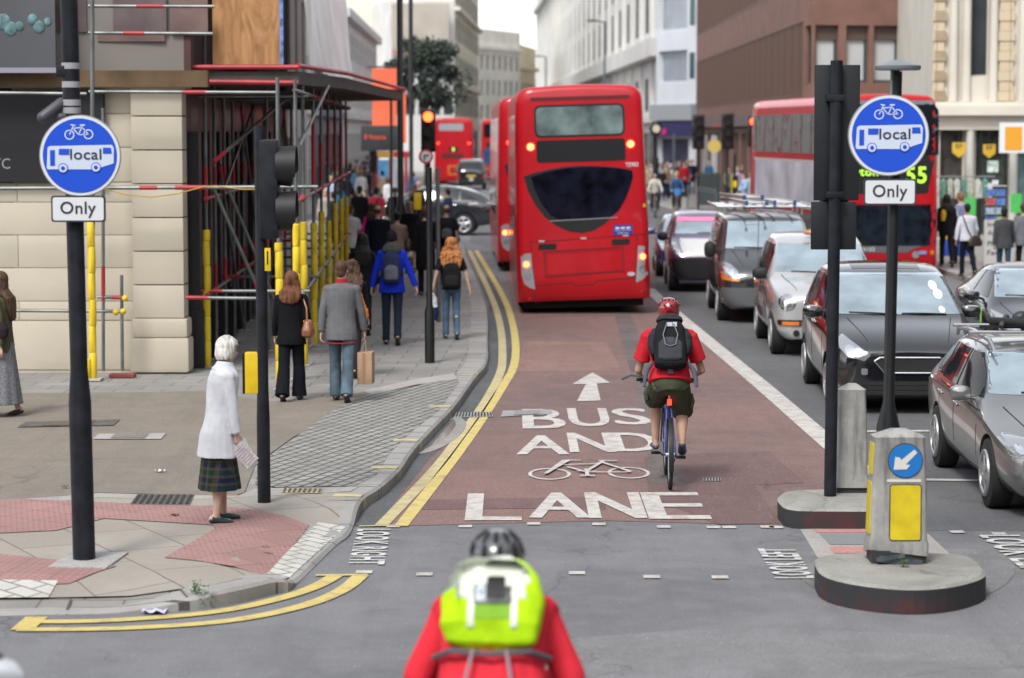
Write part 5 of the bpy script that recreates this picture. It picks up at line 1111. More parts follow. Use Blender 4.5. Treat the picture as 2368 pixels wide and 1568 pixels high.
def car(name, label, loc, rz, st, wheels, pm, spec, cat='car', group=None):
    """front at y=0 looking towards -y; wheels=(y front, y rear, radius, half track)"""
    root = thing(name, label, cat, loc, rz, group); yf, yr, r, ht = wheels
    me = cage(st, 2, [(s, y, r, r * 1.13, ht - .27) for s in (-1, 1) for y in (yf, yr)])
    sk = Skin(me); obj('body', me, pm, root)
    for s in (-1, 1):
        for y in (yf, yr): wheel(root, s * ht, y, r, .215, s, spec.get('spokes', 5), spec.get('rim', 'alloy'))
        for y in (yf, yr):
            b = MB(); n = 24; x0 = s * (ht - .26)
            for i in range(n):
                a, c = pi * i / n * 1.1 - .15, pi * (i + 1) / n * 1.1 - .15
                b.add([(x0, y + r * 1.125 * cos(a), r + r * 1.125 * sin(a)), (x0, y + r * 1.125 * cos(c), r + r * 1.125 * sin(c)), (x0, y, r)], [(0, 1, 2)])
            b.build('arch_liner', BLK, root)
    sk.patch('windscreen', spec['ws'], '-y', spec.get('glass', GLASS), root, .008, .045)
    for poly in spec.get('sw', []):
        for ax in ('-x', '+x'): sk.patch('side_window', poly, ax, SGLASS, root, .009, .045)
    if 'rw' in spec: sk.patch('rear_window', spec['rw'], '+y', SGLASS, root, .005)
    for poly in spec.get('seams', []):
        (a, b_), (c, d) = poly; t = .006; nx, nz = (d - b_), -(c - a); q = math.hypot(nx, nz); nx, nz = nx / q * t, nz / q * t
        for ax in ('-x', '+x'): sk.patch('door_seam', [(a - nx, b_ - nz), (c - nx, d - nz), (c + nx, d + nz), (a + nx, b_ + nz)], ax, SEAM, root, .003, .12)
    for y, z in spec.get('handles', []):
        for ax, s in (('-x', -1), ('+x', 1)):
            h, nn, d = sk.hit(y, z, ax)
            if h:
                b = MB(); b.cap((h.x + s * .012, y - .09, z), (h.x + s * .012, y + .09, z + .01), .016, .014); b.build('door_handle', spec.get('hm', pm), root, True)
    for fi, (mname, poly, m) in enumerate(spec.get('front', [])):
        of = .007 + .004 * fi; sk.patch(mname, poly, '-y', m, root, of, .04)
        if mname in ('headlight', 'fog_lamp', 'indicator'): sk.patch(mname, [(-a, b_) for a, b_ in poly][::-1], '-y', m, root, of, .04)
        if mname == 'headlight':
            for s in (-1, 1):
                xs_, zs_ = [p[0] for p in poly], [p[1] for p in poly]; w_, h_ = max(xs_) - min(xs_), max(zs_) - min(zs_)
                for k_ in ((.42, .68) if w_ > .15 else (.5,)): q = (s * (min(xs_) + w_ * k_), min(zs_) + h_ * (.30 + .35 * (k_ - .3))); sk.patch('lamp_bulb', circ(q[0], q[1], min(w_, h_) * .20, 14), '-y', mat('lamp_bulb', (.85, .87, .9), .1, .9), root, of + .004, .05)
    for mname, poly, m in spec.get('back', []):
        sk.patch(mname, poly, '+y', m, root, .007, .05)
        if mname == 'tail_light': sk.patch(mname, [(-a, b_) for a, b_ in poly][::-1], '+y', m, root, .007, .05)
    my, mz, mx = spec['mirror']; ms = spec.get('msize', (.11, .07, .075))
    for s in (-1, 1):
        b = MB(); c = V((s * (mx + .10), my, mz)); b.loft([c + V((-.0, -ms[1], 0)), c + V((0, -ms[1] * .7, 0)), c, c + V((0, ms[1] * .5, 0))], [ms[0] * q for q in (.4, .85, 1, .95)], [ms[2] * q for q in (.4, .85, 1, .95)], (1, 0, 0), 18, power=.7)
        b.cap((s * (mx - .06), my + .02, mz - .05), c + V((-s * .05, 0, -.03)), .025, .02); o = b.build('mirror', spec.get('mm', pm), root, True)
        g = MB(); g.loft([c + V((0, ms[1] * .51, 0)), c + V((0, ms[1] * .53, 0))], [ms[0] * .85] * 2, [ms[2] * .85] * 2, (1, 0, 0), 16, power=.7); g.build('mirror_glass', GLASS, o)
    for s in (-1, 1): sk.patch('bonnet_seam', [(s * .50 - .005, .18), (s * .50 + .005, .18), (s * .66 + .005, 1.12 * st[3][0]), (s * .66 - .005, 1.12 * st[3][0])], '+z', SEAM, root, .003, .15)
    for (x0, z0), (x1, z1) in spec.get('wipers', []):
        vs = []; 
        h0, h1 = sk.hit(x0, z0, '-y')[0], sk.hit(x1, z1, '-y')[0]
        if h0 and h1: b = MB(); b.tube([h0 + V((0, -.02, 0)), (h0 + h1) / 2 + V((0, -.03, .005)), h1 + V((0, -.018, 0))], .009, 6); b.build('wiper', BLK, root)
    if 'plate' in spec:
        z, w_ = spec['plate']; sk.patch('number_plate', rrect(-w_, w_, z - .055, z + .055, .01), '-y', PLATE, root, .012, .1)
    return root, sk

# ---- silver estate car, cut by the right edge of the photo
st = [(0, .24, .56, .60, .60, .46), (.10, .19, .62, .67, .80, .60), (.5, .18, .70, .76, .87, .66), (1.15, .18, .83, .90, .89, .68), (1.45, .18, .88, .97, .895, .68), (2.15, .18, .91, 1.40, .895, .63),
      (2.7, .18, .92, 1.45, .895, .64), (3.6, .19, .94, 1.44, .89, .63), (4.2, .22, .96, 1.36, .87, .53), (4.62, .3, .94, 1.1, .83, .55), (4.80, .35, .82, .86, .74, .5)]
silver = paint('silver', (.30, .305, .30), .75, .28); a1 = dict(
    ws=[(-.74, 1.0), (.74, 1.0), (.63, 1.35), (-.63, 1.35)], sw=[[(1.62, .96), (2.62, .97), (2.62, 1.33), (2.28, 1.33), (1.95, 1.18)], [(2.70, .97), (3.52, .98), (3.50, 1.33), (2.70, 1.335)], [(3.60, .99), (4.35, 1.02), (4.05, 1.29), (3.60, 1.325)]],
    seams=[((1.42, .85), (1.48, .30)), ((2.66, .93), (2.66, .30)), ((3.56, .95), (3.50, .55)), ((1.42, .85), (3.55, .93)), ((1.48, .28), (2.66, .28)), ((2.66, .28), (3.25, .30))], handles=[(2.50, .80), (3.42, .82)],
    front=[('headlight', [(.44, .56), (.80, .58), (.84, .70), (.78, .74), (.46, .70)], LENS), ('grille', rrect(-.38, .38, .34, .68, .08), BLK), ('fog_lamp', rrect(.52, .70, .28, .38, .03), BLK)],
    mirror=(1.78, .98, .88), wipers=[((-.45, 1.02), (.05, 1.0)), ((.02, 1.02), (.5, 1.0))], spokes=6)
r_, sk_ = car('estate_car', 'dark silver estate car with roof bars, foremost in the queue at the right edge', (5.30, 21.45, 0), R(-.3), st, (.93, 3.69, .325, .885), silver, a1)
for s in (-1, 1):
    b = MB(); pts = [(s * .60, 2.05, 1.37), (s * .62, 2.2, 1.455), (s * .63, 3.0, 1.49), (s * .62, 3.9, 1.45), (s * .60, 4.05, 1.37)]; b.tube(pts, [.02, .024, .024, .024, .02], 10); b.build('roof_rail', ALLOY, r_, True)
for y in (2.45, 3.35):
    b = MB(); b.box(-.78, .78, y - .035, y + .035, 1.50, 1.53); b.build('roof_bar', ALLOY, r_, bevel=.008)
t = thing('cycle_carrier', 'black cycle carrier clamps on top of the silver estate car', 'cycle carrier', (5.0, 24.2, 1.54)); b = MB()
b.cap((-.15, .1, .05), (.1, -.3, .07), .05, .04); b.cap((.1, -.3, .07), (.3, -.35, .16), .045, .05); b.cap((.3, -.35, .16), (.42, -.3, .02), .05, .06); b.ring((.2, -.2, .06), .12, .03, 'y', 16, 8); b.box(-.3, .6, -.02, .04, -.01, .02)
b.build('clamp_arm', BLK, t, True); b = MB(); b.ell((.1, -.05, .10), (.09, .07, .07)); b.cap((-.1, -.1, .03), (-.02, .1, .09), .035); b.build('clamp_head', mat('dark_rubber', (.03, .03, .035), .5), t, True)

# ---- black people carrier
st = [(0, .24, .70, .78, .74, .62), (.12, .18, .80, .88, .90, .72), (.45, .16, .92, 1.0, .945, .80), (.95, .16, 1.0, 1.10, .95, .84), (1.20, .16, 1.03, 1.17, .955, .85), (2.12, .18, 1.05, 1.68, .955, .72),
      (2.9, .18, 1.07, 1.76, .95, .72), (4.0, .20, 1.09, 1.71, .94, .70), (4.55, .26, 1.08, 1.5, .91, .66), (4.80, .34, .98, 1.08, .82, .58)]
blackp = paint('black', (.010, .011, .013), .2, .16, 1)
m1 = dict(ws=[(-.85, 1.17), (.85, 1.17), (.71, 1.64), (-.71, 1.64)], sw=[[(1.62, 1.11), (2.62, 1.13), (2.62, 1.60), (2.30, 1.60), (1.98, 1.42)], [(2.70, 1.13), (3.52, 1.14), (3.50, 1.60), (2.70, 1.61)], [(3.6, 1.15), (4.35, 1.18), (4.2, 1.5), (3.6, 1.59)]],
    seams=[((1.35, 1.0), (1.42, .30)), ((2.66, 1.10), (2.66, .30)), ((3.56, 1.12), (3.45, .6)), ((1.36, 1.02), (3.56, 1.10))], handles=[(2.50, .98), (3.42, 1.0)], hm=CHR,
    front=[('headlight', [(.48, .74), (.56, .67), (.76, .72), (.85, .82), (.85, .94), (.78, .97), (.64, .86)], LENS), ('grille', [(-.42, .66), (-.30, .54), (.30, .54), (.42, .66), (.36, .70), (-.36, .70)], mat('grille_black', (.008, .008, .008), .5, bump=1, bs=140)),
           ('lower_bumper', rrect(-.70, .70, .22, .42, .04), mat('grille_black', (.008, .008, .008), .5)), ('indicator', rrect(.52, .60, .50, .58, .02), LENS)],
    back=[('tail_light', rrect(.72, .86, .8, 1.2, .03), REDL)], mirror=(1.72, 1.16, .93), msize=(.13, .09, .085), wipers=[((-.62, 1.19), (-.02, 1.17)), ((.05, 1.18), (.62, 1.17))], spokes=7)
r_, sk_ = car('people_carrier', 'black people carrier with a chrome-edged grille, behind the bollards', (4.92, 29.75, 0), R(-1.2), st, (.92, 3.77, .335, .925), blackp, m1)
b = MB()
ol = [(-.44, .67), (-.31, .525), (.31, .525), (.44, .67), (.37, .715), (-.37, .715)]
for i in range(6):
    p, q = ol[i], ol[(i + 1) % 6]; h1, h2 = sk_.hit(*p, '-y')[0], sk_.hit(*q, '-y')[0]
    k_ = 6; pr = [sk_.hit(p[0] + (q[0] - p[0]) * j / k_, p[1] + (q[1] - p[1]) * j / k_, '-y')[0] + V((0, -.012, 0)) for j in range(k_ + 1)]; b.tube(pr, .012, 8)
b.build('chrome_trim', CHR, r_, True)
for z in (.26, .32, .38): b = MB(); pr = [sk_.hit(-.66 + 1.32 * j / 10, z, '-y')[0] + V((0, -.012, 0)) for j in range(11)]; b.tube(pr, .010, 6); b.build('bumper_slat', BLK, r_, True)
for x, z, rr_ in ((.62, 1.5, .055), (.66, 1.4, .06), (.66, 1.22, .04)): sk_.patch('windscreen_sticker', circ(x - .08, z, rr_), '-y', mat('sticker_pale', (.75, .78, .80), .5), r_, .009, .05)
sk_.patch('sunroof', [(-.45, 2.35), (.45, 2.35), (.45, 3.3), (-.45, 3.3)], '+z', SGLASS, r_, .004, .15)
# ---- black saloon in the second lane
st = [(0, .24, .55, .60, .60, .46), (.10, .19, .63, .68, .80, .60), (.5, .18, .74, .80, .88, .66), (1.1, .18, .86, .93, .895, .68), (1.3, .18, .90, 1.0, .90, .68), (2.15, .18, .94, 1.43, .90, .54),
      (2.8, .18, .97, 1.49, .90, .55), (3.5, .19, 1.0, 1.42, .89, .53), (4.2, .25, 1.03, 1.16, .86, .52), (4.46, .32, .95, 1.03, .80, .5)]
navyp = paint('dark_blue_black', (.009, .010, .016), .0, .16, 1)
p1 = dict(ws=[(-.70, 1.02), (.70, 1.02), (.55, 1.40), (-.55, 1.40)], sw=[[(1.62, 1.0), (2.55, 1.03), (2.55, 1.37), (2.25, 1.37), (1.98, 1.24)], [(2.63, 1.03), (3.7, 1.09), (3.35, 1.33), (2.63, 1.37)]],
    seams=[((1.35, .88), (1.42, .30)), ((2.59, .98), (2.59, .30)), ((1.36, .9), (3.5, 1.0))], handles=[(2.42, .86), (3.3, .9)],
    front=[('headlight', [(.46, .58), (.74, .62), (.86, .78), (.82, .86), (.70, .80)], LENS), ('grille', rrect(-.4, .4, .30, .50, .06), BLK)], mirror=(1.72, 1.02, .90), msize=(.125, .08, .08), wipers=[((-.55, 1.05), (0, 1.03)), ((.05, 1.05), (.55, 1.03))], plate=(.42, .26))
r_, sk_ = car('hatchback_car', 'dark blue-black hatchback in the second lane at the right edge', (7.95, 34.9, 0), R(-1), st, (.92, 3.62, .315, .885), navyp, p1)
sk_.patch('green_sticker', rrect(1.48, 1.56, .62, .86, .02), '-x', mat('lime', (.35, .72, .08), .5), r_, .008, .1)
# ---- silver taxi
st = [(0, .30, .84, .92, .66, .52), (.12, .26, .96, 1.04, .80, .60), (.45, .26, 1.05, 1.13, .87, .66), (1.0, .26, 1.12, 1.20, .90, .72), (1.22, .26, 1.15, 1.27, .905, .74), (1.85, .26, 1.17, 1.75, .91, .66),
      (2.5, .26, 1.17, 1.86, .91, .68), (3.7, .28, 1.17, 1.83, .91, .67), (4.25, .30, 1.12, 1.60, .86, .56), (4.58, .36, 1.02, 1.1, .80, .56)]
taxip = paint('silver_white', (.52, .525, .53), .3, .25, 1)
x1 = dict(ws=[(-.76, 1.27), (.76, 1.27), (.65, 1.70), (-.65, 1.70)], sw=[[(1.52, 1.2), (2.25, 1.2), (2.25, 1.68), (1.98, 1.68), (1.75, 1.55)], [(2.34, 1.2), (3.25, 1.2), (3.25, 1.69), (2.34, 1.69)], [(3.35, 1.2), (3.95, 1.2), (3.9, 1.62), (3.35, 1.68)]],
    seams=[((1.32, 1.14), (1.36, .36)), ((2.30, 1.17), (2.30, .36)), ((3.32, 1.16), (3.28, .7)), ((1.3, 1.16), (4.0, 1.16))], handles=[(2.14, 1.05), (3.12, 1.05)], hm=BLK, mm=BLK,
    front=[('lamp_ring', circ(.66, .86, .13, 24), CHR), ('lamp_ring', circ(-.66, .86, .13, 24), CHR), ('headlight', circ(.66, .86, .112, 24), LENS), ('grille', rrect(-.28, .28, .62, .94, .10), mat('grille_bars', (.25, .25, .25), .3, .8, bump=1, bs=50)), ('bumper_band', rrect(-.80, .80, .50, .585, .03), BLK), ('indicator', rrect(.48, .74, .505, .56, .015), AMB), ('fog_lamp', circ(.52, .38, .05), BLK)],
    back=[('tail_light', rrect(.66, .76, .6, .85, .03), REDL)], mirror=(1.60, 1.22, .86), msize=(.13, .07, .09), wipers=[((-.5, 1.28), (.0, 1.26)), ((.05, 1.28), (.5, 1.26))], rim='steel', plate=(.40, .26))
r_, sk_ = car('taxi', 'silver white black cab taxi with round headlights in the queue', (4.93, 37.35, 0), R(-1.3), st, (.66, 3.55, .33, .86), taxip, x1, 'taxi')
b = MB(); b.ell((0, 2.02, 1.86), (.24, .09, .06)); b.build('roof_sign', mat('roof_sign_amber', (.45, .16, .05), .35, coat=.7), r_, True)
for a in ('-x',):
    sk_.patch('advert', [(1.45, .50), (2.6, .46), (3.1, .7), (2.5, .98), (1.5, 1.04), (1.2, .98), (1.05, .85)], a, mat('advert_print', (.13, .085, .07), .4, var=.9, vs=6, coat=.8), r_, .005, .1)
    sk_.text('advert_letters', 'SHOW', 1.6, 2.5, .66, .88, a, mat('advert_white', (.6, .6, .6), .5), r_, .009, .02, flip=True)
copy_tree = None
# ---- grey van with roof rack
st = [(0, .32, .78, .86, .66, .50), (.10, .26, .90, 1.0, .84, .62), (.35, .24, 1.04, 1.14, .92, .72), (.75, .24, 1.16, 1.28, .94, .76), (.95, .24, 1.20, 1.38, .945, .76), (1.60, .24, 1.22, 1.88, .95, .70),
      (2.0, .24, 1.22, 1.955, .95, .74), (4.3, .26, 1.22, 1.965, .95, .74), (4.68, .28, 1.20, 1.93, .94, .73), (4.78, .32, 1.18, 1.85, .92, .72)]
greyp = paint('dark_grey', (.040, .043, .048), .2, .24, 1)
v1 = dict(ws=[(-.78, 1.34), (.78, 1.34), (.69, 1.82), (-.69, 1.82)], sw=[[(1.30, 1.26), (2.02, 1.26), (2.02, 1.78), (1.85, 1.78), (1.62, 1.62)]],
    seams=[((.98, 1.15), (1.05, .36)), ((2.1, 1.85), (2.1, .36)), ((3.4, 1.85), (3.4, .36)), ((2.1, 1.2), (4.6, 1.2))], handles=[(1.95, 1.1)], hm=BLK, mm=BLK,
    front=[('headlight', [(.58, .84), (.80, .86), (.91, 1.0), (.90, 1.13), (.72, 1.08), (.60, .96)], LENS), ('indicator', [(.56, .82), (.58, .77), (.88, .80), (.93, .92), (.90, .96), (.80, .85)], AMB), ('bumper', rrect(-.90, .90, .30, .66, .05), mat('grey_plastic', (.11, .115, .12), .6, var=.1)), ('grille', rrect(-.45, .45, .72, .80, .03), BLK)],
    mirror=(1.22, 1.30, .95), msize=(.11, .08, .155), wipers=[((-.62, 1.36), (.05, 1.35)), ((.1, 1.36), (.68, 1.35))], rim='steel', plate=(.48, .26))
r_, sk_ = car('van', 'dark grey van with a ladder rack and electrician lettering on its side', (4.72, 43.95, 0), R(-1.5), st, (.88, 3.98, .33, .925), greyp, v1, 'van')
sk_.text('side_lettering', 'ELECTRICS', 2.35, 4.2, 1.42, 1.68, '-x', mat('advert_white', (.6, .6, .6), .5), r_, .010, .02, flip=True)
for z in (1.36, 1.74): sk_.patch('side_stripe', rrect(2.3, 4.25, z - .012, z + .012, .01), '-x', mat('advert_white', (.6, .6, .6), .5), r_, .008, .3)
b = MB(); b.tube([(-.2, .6, 1.27), (-.19, .62, 1.95)], .006, 6); b.build('aerial', BLK, r_)
for y in (1.9, 2.9, 3.9):
    b = MB(); b.tube([(-.92, y, 2.08), (.92, y, 2.08)], .024, 8); b.tube([(-.72, y, 1.93), (-.72, y, 2.08)], .02, 8); b.tube([(.72, y, 1.93), (.72, y, 2.08)], .02, 8); b.build('rack_bar', ALLOY, r_, True)
for x in (-.92, .92): b = MB(); b.tube([(x, 1.7, 2.10), (x, 4.3, 2.10)], .022, 8); b.build('rack_rail', ALLOY, r_, True)
vanroot = r_
def ladder(x, z, y0, y1, w_, label, rz=0):
    t = thing('ladder', label, 'ladder', (4.72 + x, 43.95, z), rz, 'ladders on the van roof')
    for s in (-1, 1): b = MB(); b.box(s * w_ - .018, s * w_ + .018, y0, y1, 0, .075); b.build('rail', mat('aluminium', (.62, .62, .61), .35, .6), t, bevel=.006)
    n = int((y1 - y0) / .28)
    for i in range(n): b = MB(); y = y0 + .15 + i * .28; b.tube([(-w_, y, .04), (w_, y, .04)], .016, 8); b.build('rung', mat('aluminium', (.62, .62, .61), .35, .6), t, True)
    for s in (-1, 1): b = MB(); b.box(s * w_ - .026, s * w_ + .026, y0 - .03, y0 + .05, -.006, .082); b.build('end_cap', mat('blue_cap', (.03, .09, .25), .5), t)
ladder(-.02, 2.12, 1.5, 4.6, .19, 'lower aluminium ladder with blue feet lying on the van rack, nearer the road centre', R(4))
ladder(.05, 2.215, 1.9, 4.4, .17, 'upper aluminium ladder stacked on the other ladder over the van', R(6))
ladder(.50, 2.12, 1.8, 4.5, .19, 'aluminium ladder on the right side of the van rack beside the stacked pair', R(2))
# ---- small purple and white van
st = [(0, .32, .76, .82, .60, .46), (.10, .26, .88, .96, .78, .58), (.4, .24, 1.0, 1.08, .84, .66), (.8, .24, 1.08, 1.18, .86, .68), (1.0, .24, 1.12, 1.26, .865, .68), (1.65, .24, 1.14, 1.64, .87, .62),
      (2.1, .24, 1.14, 1.72, .87, .64), (3.3, .26, 1.14, 1.72, .87, .64), (3.75, .3, 1.12, 1.62, .85, .62), (3.88, .34, 1.1, 1.5, .83, .6)]
purp = paint('purple', (.10, .055, .15), .3, .25, 1)
w1 = dict(ws=[(-.70, 1.25), (.70, 1.25), (.62, 1.60), (-.62, 1.60)], sw=[[(1.2, 1.18), (1.95, 1.18), (1.95, 1.58), (1.8, 1.58), (1.55, 1.45)], [(2.05, 1.18), (2.9, 1.18), (2.9, 1.58), (2.05, 1.58)]],
    seams=[((.95, 1.05), (1.0, .36)), ((2.0, 1.15), (2.0, .36)), ((3.0, 1.6), (3.0, .36))], handles=[(1.85, 1.02)], hm=BLK, mm=BLK,
    front=[('bonnet_panel', [(-.52, .78), (.52, .78), (.60, .98), (.62, 1.16), (-.62, 1.16), (-.60, .98)], paint('white', (.68, .68, .68), 0, .25, 1)), ('headlight', [(.54, .80), (.66, .78), (.82, .94), (.82, 1.06), (.70, 1.08), (.60, .96)], LENS), ('bumper', rrect(-.84, .84, .32, .74, .08), BLK), ('grille', rrect(-.36, .36, .40, .62, .03), SEAM), ('sun_strip', [(-.66, 1.51), (.66, 1.51), (.62, 1.60), (-.62, 1.60)], mat('pink_strip', (.80, .22, .42), .4))],
    back=[], mirror=(1.18, 1.18, .87), msize=(.11, .08, .10), wipers=[((-.2, 1.27), (.5, 1.26))], rim='steel', plate=(.55, .26))
r_, sk_ = car('van', 'small purple van with white bonnet and pink sun strip on its windscreen', (4.28, 52.5, 0), R(-1.6), st, (.68, 3.19, .31, .845), purp, w1, 'van')
sk_.text('strip_letters', 'FLOWERS', -.2, .25, 1.535, 1.57, '-y', mat('strip_pale', (.9, .6, .7), .5), r_, .012, .01)
# ---- blue car at the back of the queue
st = [(0, .24, .6, .66, .56, .44), (.10, .2, .7, .76, .74, .56), (.5, .18, .82, .88, .82, .62), (1.0, .18, .92, .98, .84, .64), (1.2, .18, .95, 1.06, .845, .64), (1.95, .18, .98, 1.42, .85, .54), (2.6, .18, 1.0, 1.48, .85, .55), (3.5, .2, 1.0, 1.42, .84, .53), (3.9, .3, .98, 1.1, .8, .52), (4.0, .34, .9, .98, .76, .5)]
bluep = paint('blue', (.035, .045, .20), .35, .22, 1)
b1 = dict(ws=[(-.64, 1.06), (.64, 1.06), (.54, 1.38), (-.54, 1.38)], sw=[[(1.5, 1.02), (2.3, 1.03), (2.3, 1.36), (2.05, 1.36), (1.8, 1.25)], [(2.4, 1.03), (3.3, 1.05), (3.2, 1.33), (2.4, 1.36)]], seams=[((1.2, .9), (1.25, .3)), ((2.35, .98), (2.35, .3))], handles=[(2.2, .88)],
    front=[('headlight', [(.46, .64), (.70, .66), (.80, .84), (.76, .90), (.62, .82)], LENS), ('grille', rrect(-.36, .36, .34, .5, .05), BLK)], mirror=(1.6, 1.05, .84), wipers=[], plate=(.56, .25))
car('hatchback_car', 'shiny blue hatchback behind the purple van, beside the red bus', (4.30, 57.9, 0), R(-1.6), st, (.75, 3.2, .30, .83), bluep, b1)
# ---- dark sport utility car crossing from the side street
st = [(0, .34, .74, .80, .62, .5), (.10, .28, .84, .9, .82, .64), (.5, .26, .96, 1.02, .90, .70), (1.05, .26, 1.04, 1.12, .92, .72), (1.25, .26, 1.07, 1.2, .925, .72), (2.05, .26, 1.10, 1.62, .925, .60), (2.8, .26, 1.12, 1.70, .925, .60), (3.6, .28, 1.15, 1.64, .92, .58), (4.3, .32, 1.16, 1.38, .90, .56), (4.66, .4, 1.06, 1.14, .86, .58), (4.74, .42, .9, .95, .8, .5)]
suvp = paint('graphite', (.022, .026, .031), .2, .2, 1)
s1 = dict(ws=[(-.72, 1.2), (.72, 1.2), (.60, 1.58), (-.60, 1.58)], sw=[[(1.65, 1.17), (2.6, 1.19), (2.6, 1.56), (2.3, 1.56), (1.98, 1.38)], [(2.68, 1.19), (3.5, 1.2), (3.5, 1.53), (2.68, 1.56)], [(3.58, 1.2), (4.15, 1.22), (3.58, 1.50)]],
    seams=[((1.3, 1.05), (1.4, .4)), ((2.64, 1.15), (2.64, .4)), ((3.5, 1.15), (3.3, .8)), ((1.3, 1.07), (4.4, 1.14))], handles=[(2.5, 1.02), (3.35, 1.03)], hm=CHR,
    front=[('headlight', [(.5, .72), (.8, .76), (.88, .92), (.6, .86)], LENS), ('grille', rrect(-.4, .4, .5, .75, .06), BLK)], back=[('tail_light', rrect(.70, .9, .92, 1.12, .03), mat('clear_red', (.6, .45, .45), .2, .3, coat=1))], rw=[(-.6, 1.22), (.6, 1.22), (.52, 1.5), (-.52, 1.5)], mirror=(1.75, 1.2, .92), wipers=[], spokes=5)
pc = D(828, 540, 82.2); car('suv_car', 'dark grey sport utility car with pale roof reflections crossing the junction', (pc.x, 82.6, 0), R(-90 - 4), st, (.95, 3.68, .375, .90), suvp, s1)
# ---- distant black taxi from behind
x2 = dict(x1); x2.update(dict(ws=[(-.68, 1.24), (.68, 1.24), (.56, 1.68), (-.56, 1.68)], rw=[(-.58, 1.22), (.58, 1.22), (.5, 1.62), (-.5, 1.62)], back=[('tail_light', rrect(.66, .78, .66, .95, .03), REDL), ('number_plate', rrect(-.28, .28, .78, .90, .01), mat('plate_yellow', (.62, .45, .05), .5)), ('sticker', rrect(-.12, .12, .55, .72, .01), PLATE)]))
st = [(0, .30, .84, .92, .66, .52), (.12, .26, .96, 1.04, .80, .60), (.45, .26, 1.05, 1.13, .87, .66), (1.0, .26, 1.12, 1.20, .90, .72), (1.22, .26, 1.15, 1.27, .905, .74), (1.85, .26, 1.17, 1.75, .91, .66),
      (2.5, .26, 1.17, 1.86, .91, .68), (3.7, .28, 1.17, 1.83, .91, .67), (4.25, .30, 1.12, 1.60, .86, .56), (4.58, .36, 1.02, 1.1, .80, .56)]
car('taxi', 'black cab seen from behind with a yellow number plate, beyond the junction', (-2.45, 150, 0), pi, st, (.66, 3.55, .33, .86), blackp, x2, 'taxi')
# ================================================================= buses
BUSR = mat('bus_red', (.50, .006, .014), .38, coat=.45, spec=.35, var=.10, vs=1.6)
def bus_body(L, w_=2.55, z0=.26, z1=4.36, rt=.26, taper=.06, rend=.16):
    prof = []
    hw = w_ / 2
    def sec(ins):
        a, t, r = hw - ins, hw - ins - taper, rt
        P = [(a, z0 + ins * .3)] + [(a - taper * (z - 1.6) / 2.6 if z > 1.6 else a, z) for z in (.8, 1.6, 2.4, 3.2)] + [(t - r + r * cos(R(q)), z1 - ins * .7 - r + r * sin(R(q))) for q in (0, 25, 50, 75, 90)] + [(t * .4, z1 - ins * .7 + .03), (0, z1 - ins * .7 + .04)]
        return P + [(-x, z) for x, z in P[::-1][1:]]
    ys = [(0, rend), (.02, rend * .5), (.06, rend * .2), (.16, 0), (1, 0), (L * .5, 0), (L - 1, 0), (L - .16, 0), (L - .06, rend * .2), (L - .02, rend * .5), (L, rend)]
    mb = MB(); n = None
    for y, ins in ys:
        S_ = sec(ins); n = len(S_); mb.v += [(x, y, z) for x, z in S_]
    for i in range(len(ys) - 1):
        for j in range(n - 1): mb.f.append([i * n + j, i * n + j + 1, (i + 1) * n + j + 1, (i + 1) * n + j]); mb.mi.append(0)
        mb.f.append([i * n + n - 1, i * n, (i + 1) * n, (i + 1) * n + n - 1]); mb.mi.append(0)
    for i in (0, len(ys) - 1):  # ends as strips
        for j in range(n // 2): 
            q = [i * n + j, i * n + j + 1, i * n + n - 2 - j, i * n + n - 1 - j]
            if len(set(q)) == 4: mb.f.append(q)
            elif len(set(q)) == 3: mb.f.append(list(dict.fromkeys(q)))
            mb.mi.append(0)
        mb.mi = mb.mi[:len(mb.f)]
    me = mb.mesh('body'); me.polygons.foreach_set('use_smooth', [True] * len(me.polygons)); me.set_sharp_from_angle(angle=R(50)); return me
def copy_tree(o, parent=None):
    c = o.copy(); COL.objects.link(c); c.parent = parent
    for ch in list(o.children): copy_tree(ch, c)
    return c
def B_(x, y): z = (1500 - y) / 327; return ((x - (678 - 9.8 * z)) / 327, z)
root = thing('double_decker_bus', 'big red double-decker bus seen from behind in the bus lane, nearest of the buses', 'bus', (1.40, 46.3, 0), R(.9), 'red double-decker buses going away')
root.rotation_euler = (0, R(-1.7), R(.9))
me = bus_body(10.6); sk = Skin(me); obj('body', me, BUSR, root)
def bp_(name, poly, m, off=.008, res=.12): return sk.patch(name, poly, '-y', m, root, off, res)
bw = mat('bus_rear_glass', (.20, .27, .27), .10, .25, var=.75, vs=1.6, coat=.5)
bp_('window_seal', rrect(-.87, .86, 3.40, 4.02, .12), BLK, .006); bp_('upper_window', rrect(-.83, .82, 3.44, 3.98, .09), bw, .012)
bp_('roof_slot', rrect(-.93, .96, 4.10, 4.17, .03), mat('slot_shade', (.12, .01, .015), .6), .005)
bp_('black_panel', rrect(-.84, .86, 2.93, 3.35, .06), mat('panel_black', (.014, .015, .017), .5, spec=.3), .008)
big = [B_(*q) for q in ((320, 625), (400, 600), (480, 585), (570, 573), (660, 568), (750, 570), (840, 578), (920, 588), (985, 602), (992, 640), (975, 700), (945, 780), (900, 860), (830, 935), (760, 975), (690, 988), (610, 978), (520, 935), (450, 880), (390, 800), (345, 710))]
bp_('window_seal', big, BLK, .006)
cx_, cz_ = sum(p[0] for p in big) / len(big), sum(p[1] for p in big) / len(big)
bp_('lower_window', [(cx_ + (a - cx_) * .95, max(cz_ + (b - cz_) * .95, 1.82)) for a, b in big], mat('bus_dark_glass', (.006, .007, .016), .09, 0, spec=.35, var=.9, vs=3), .012)
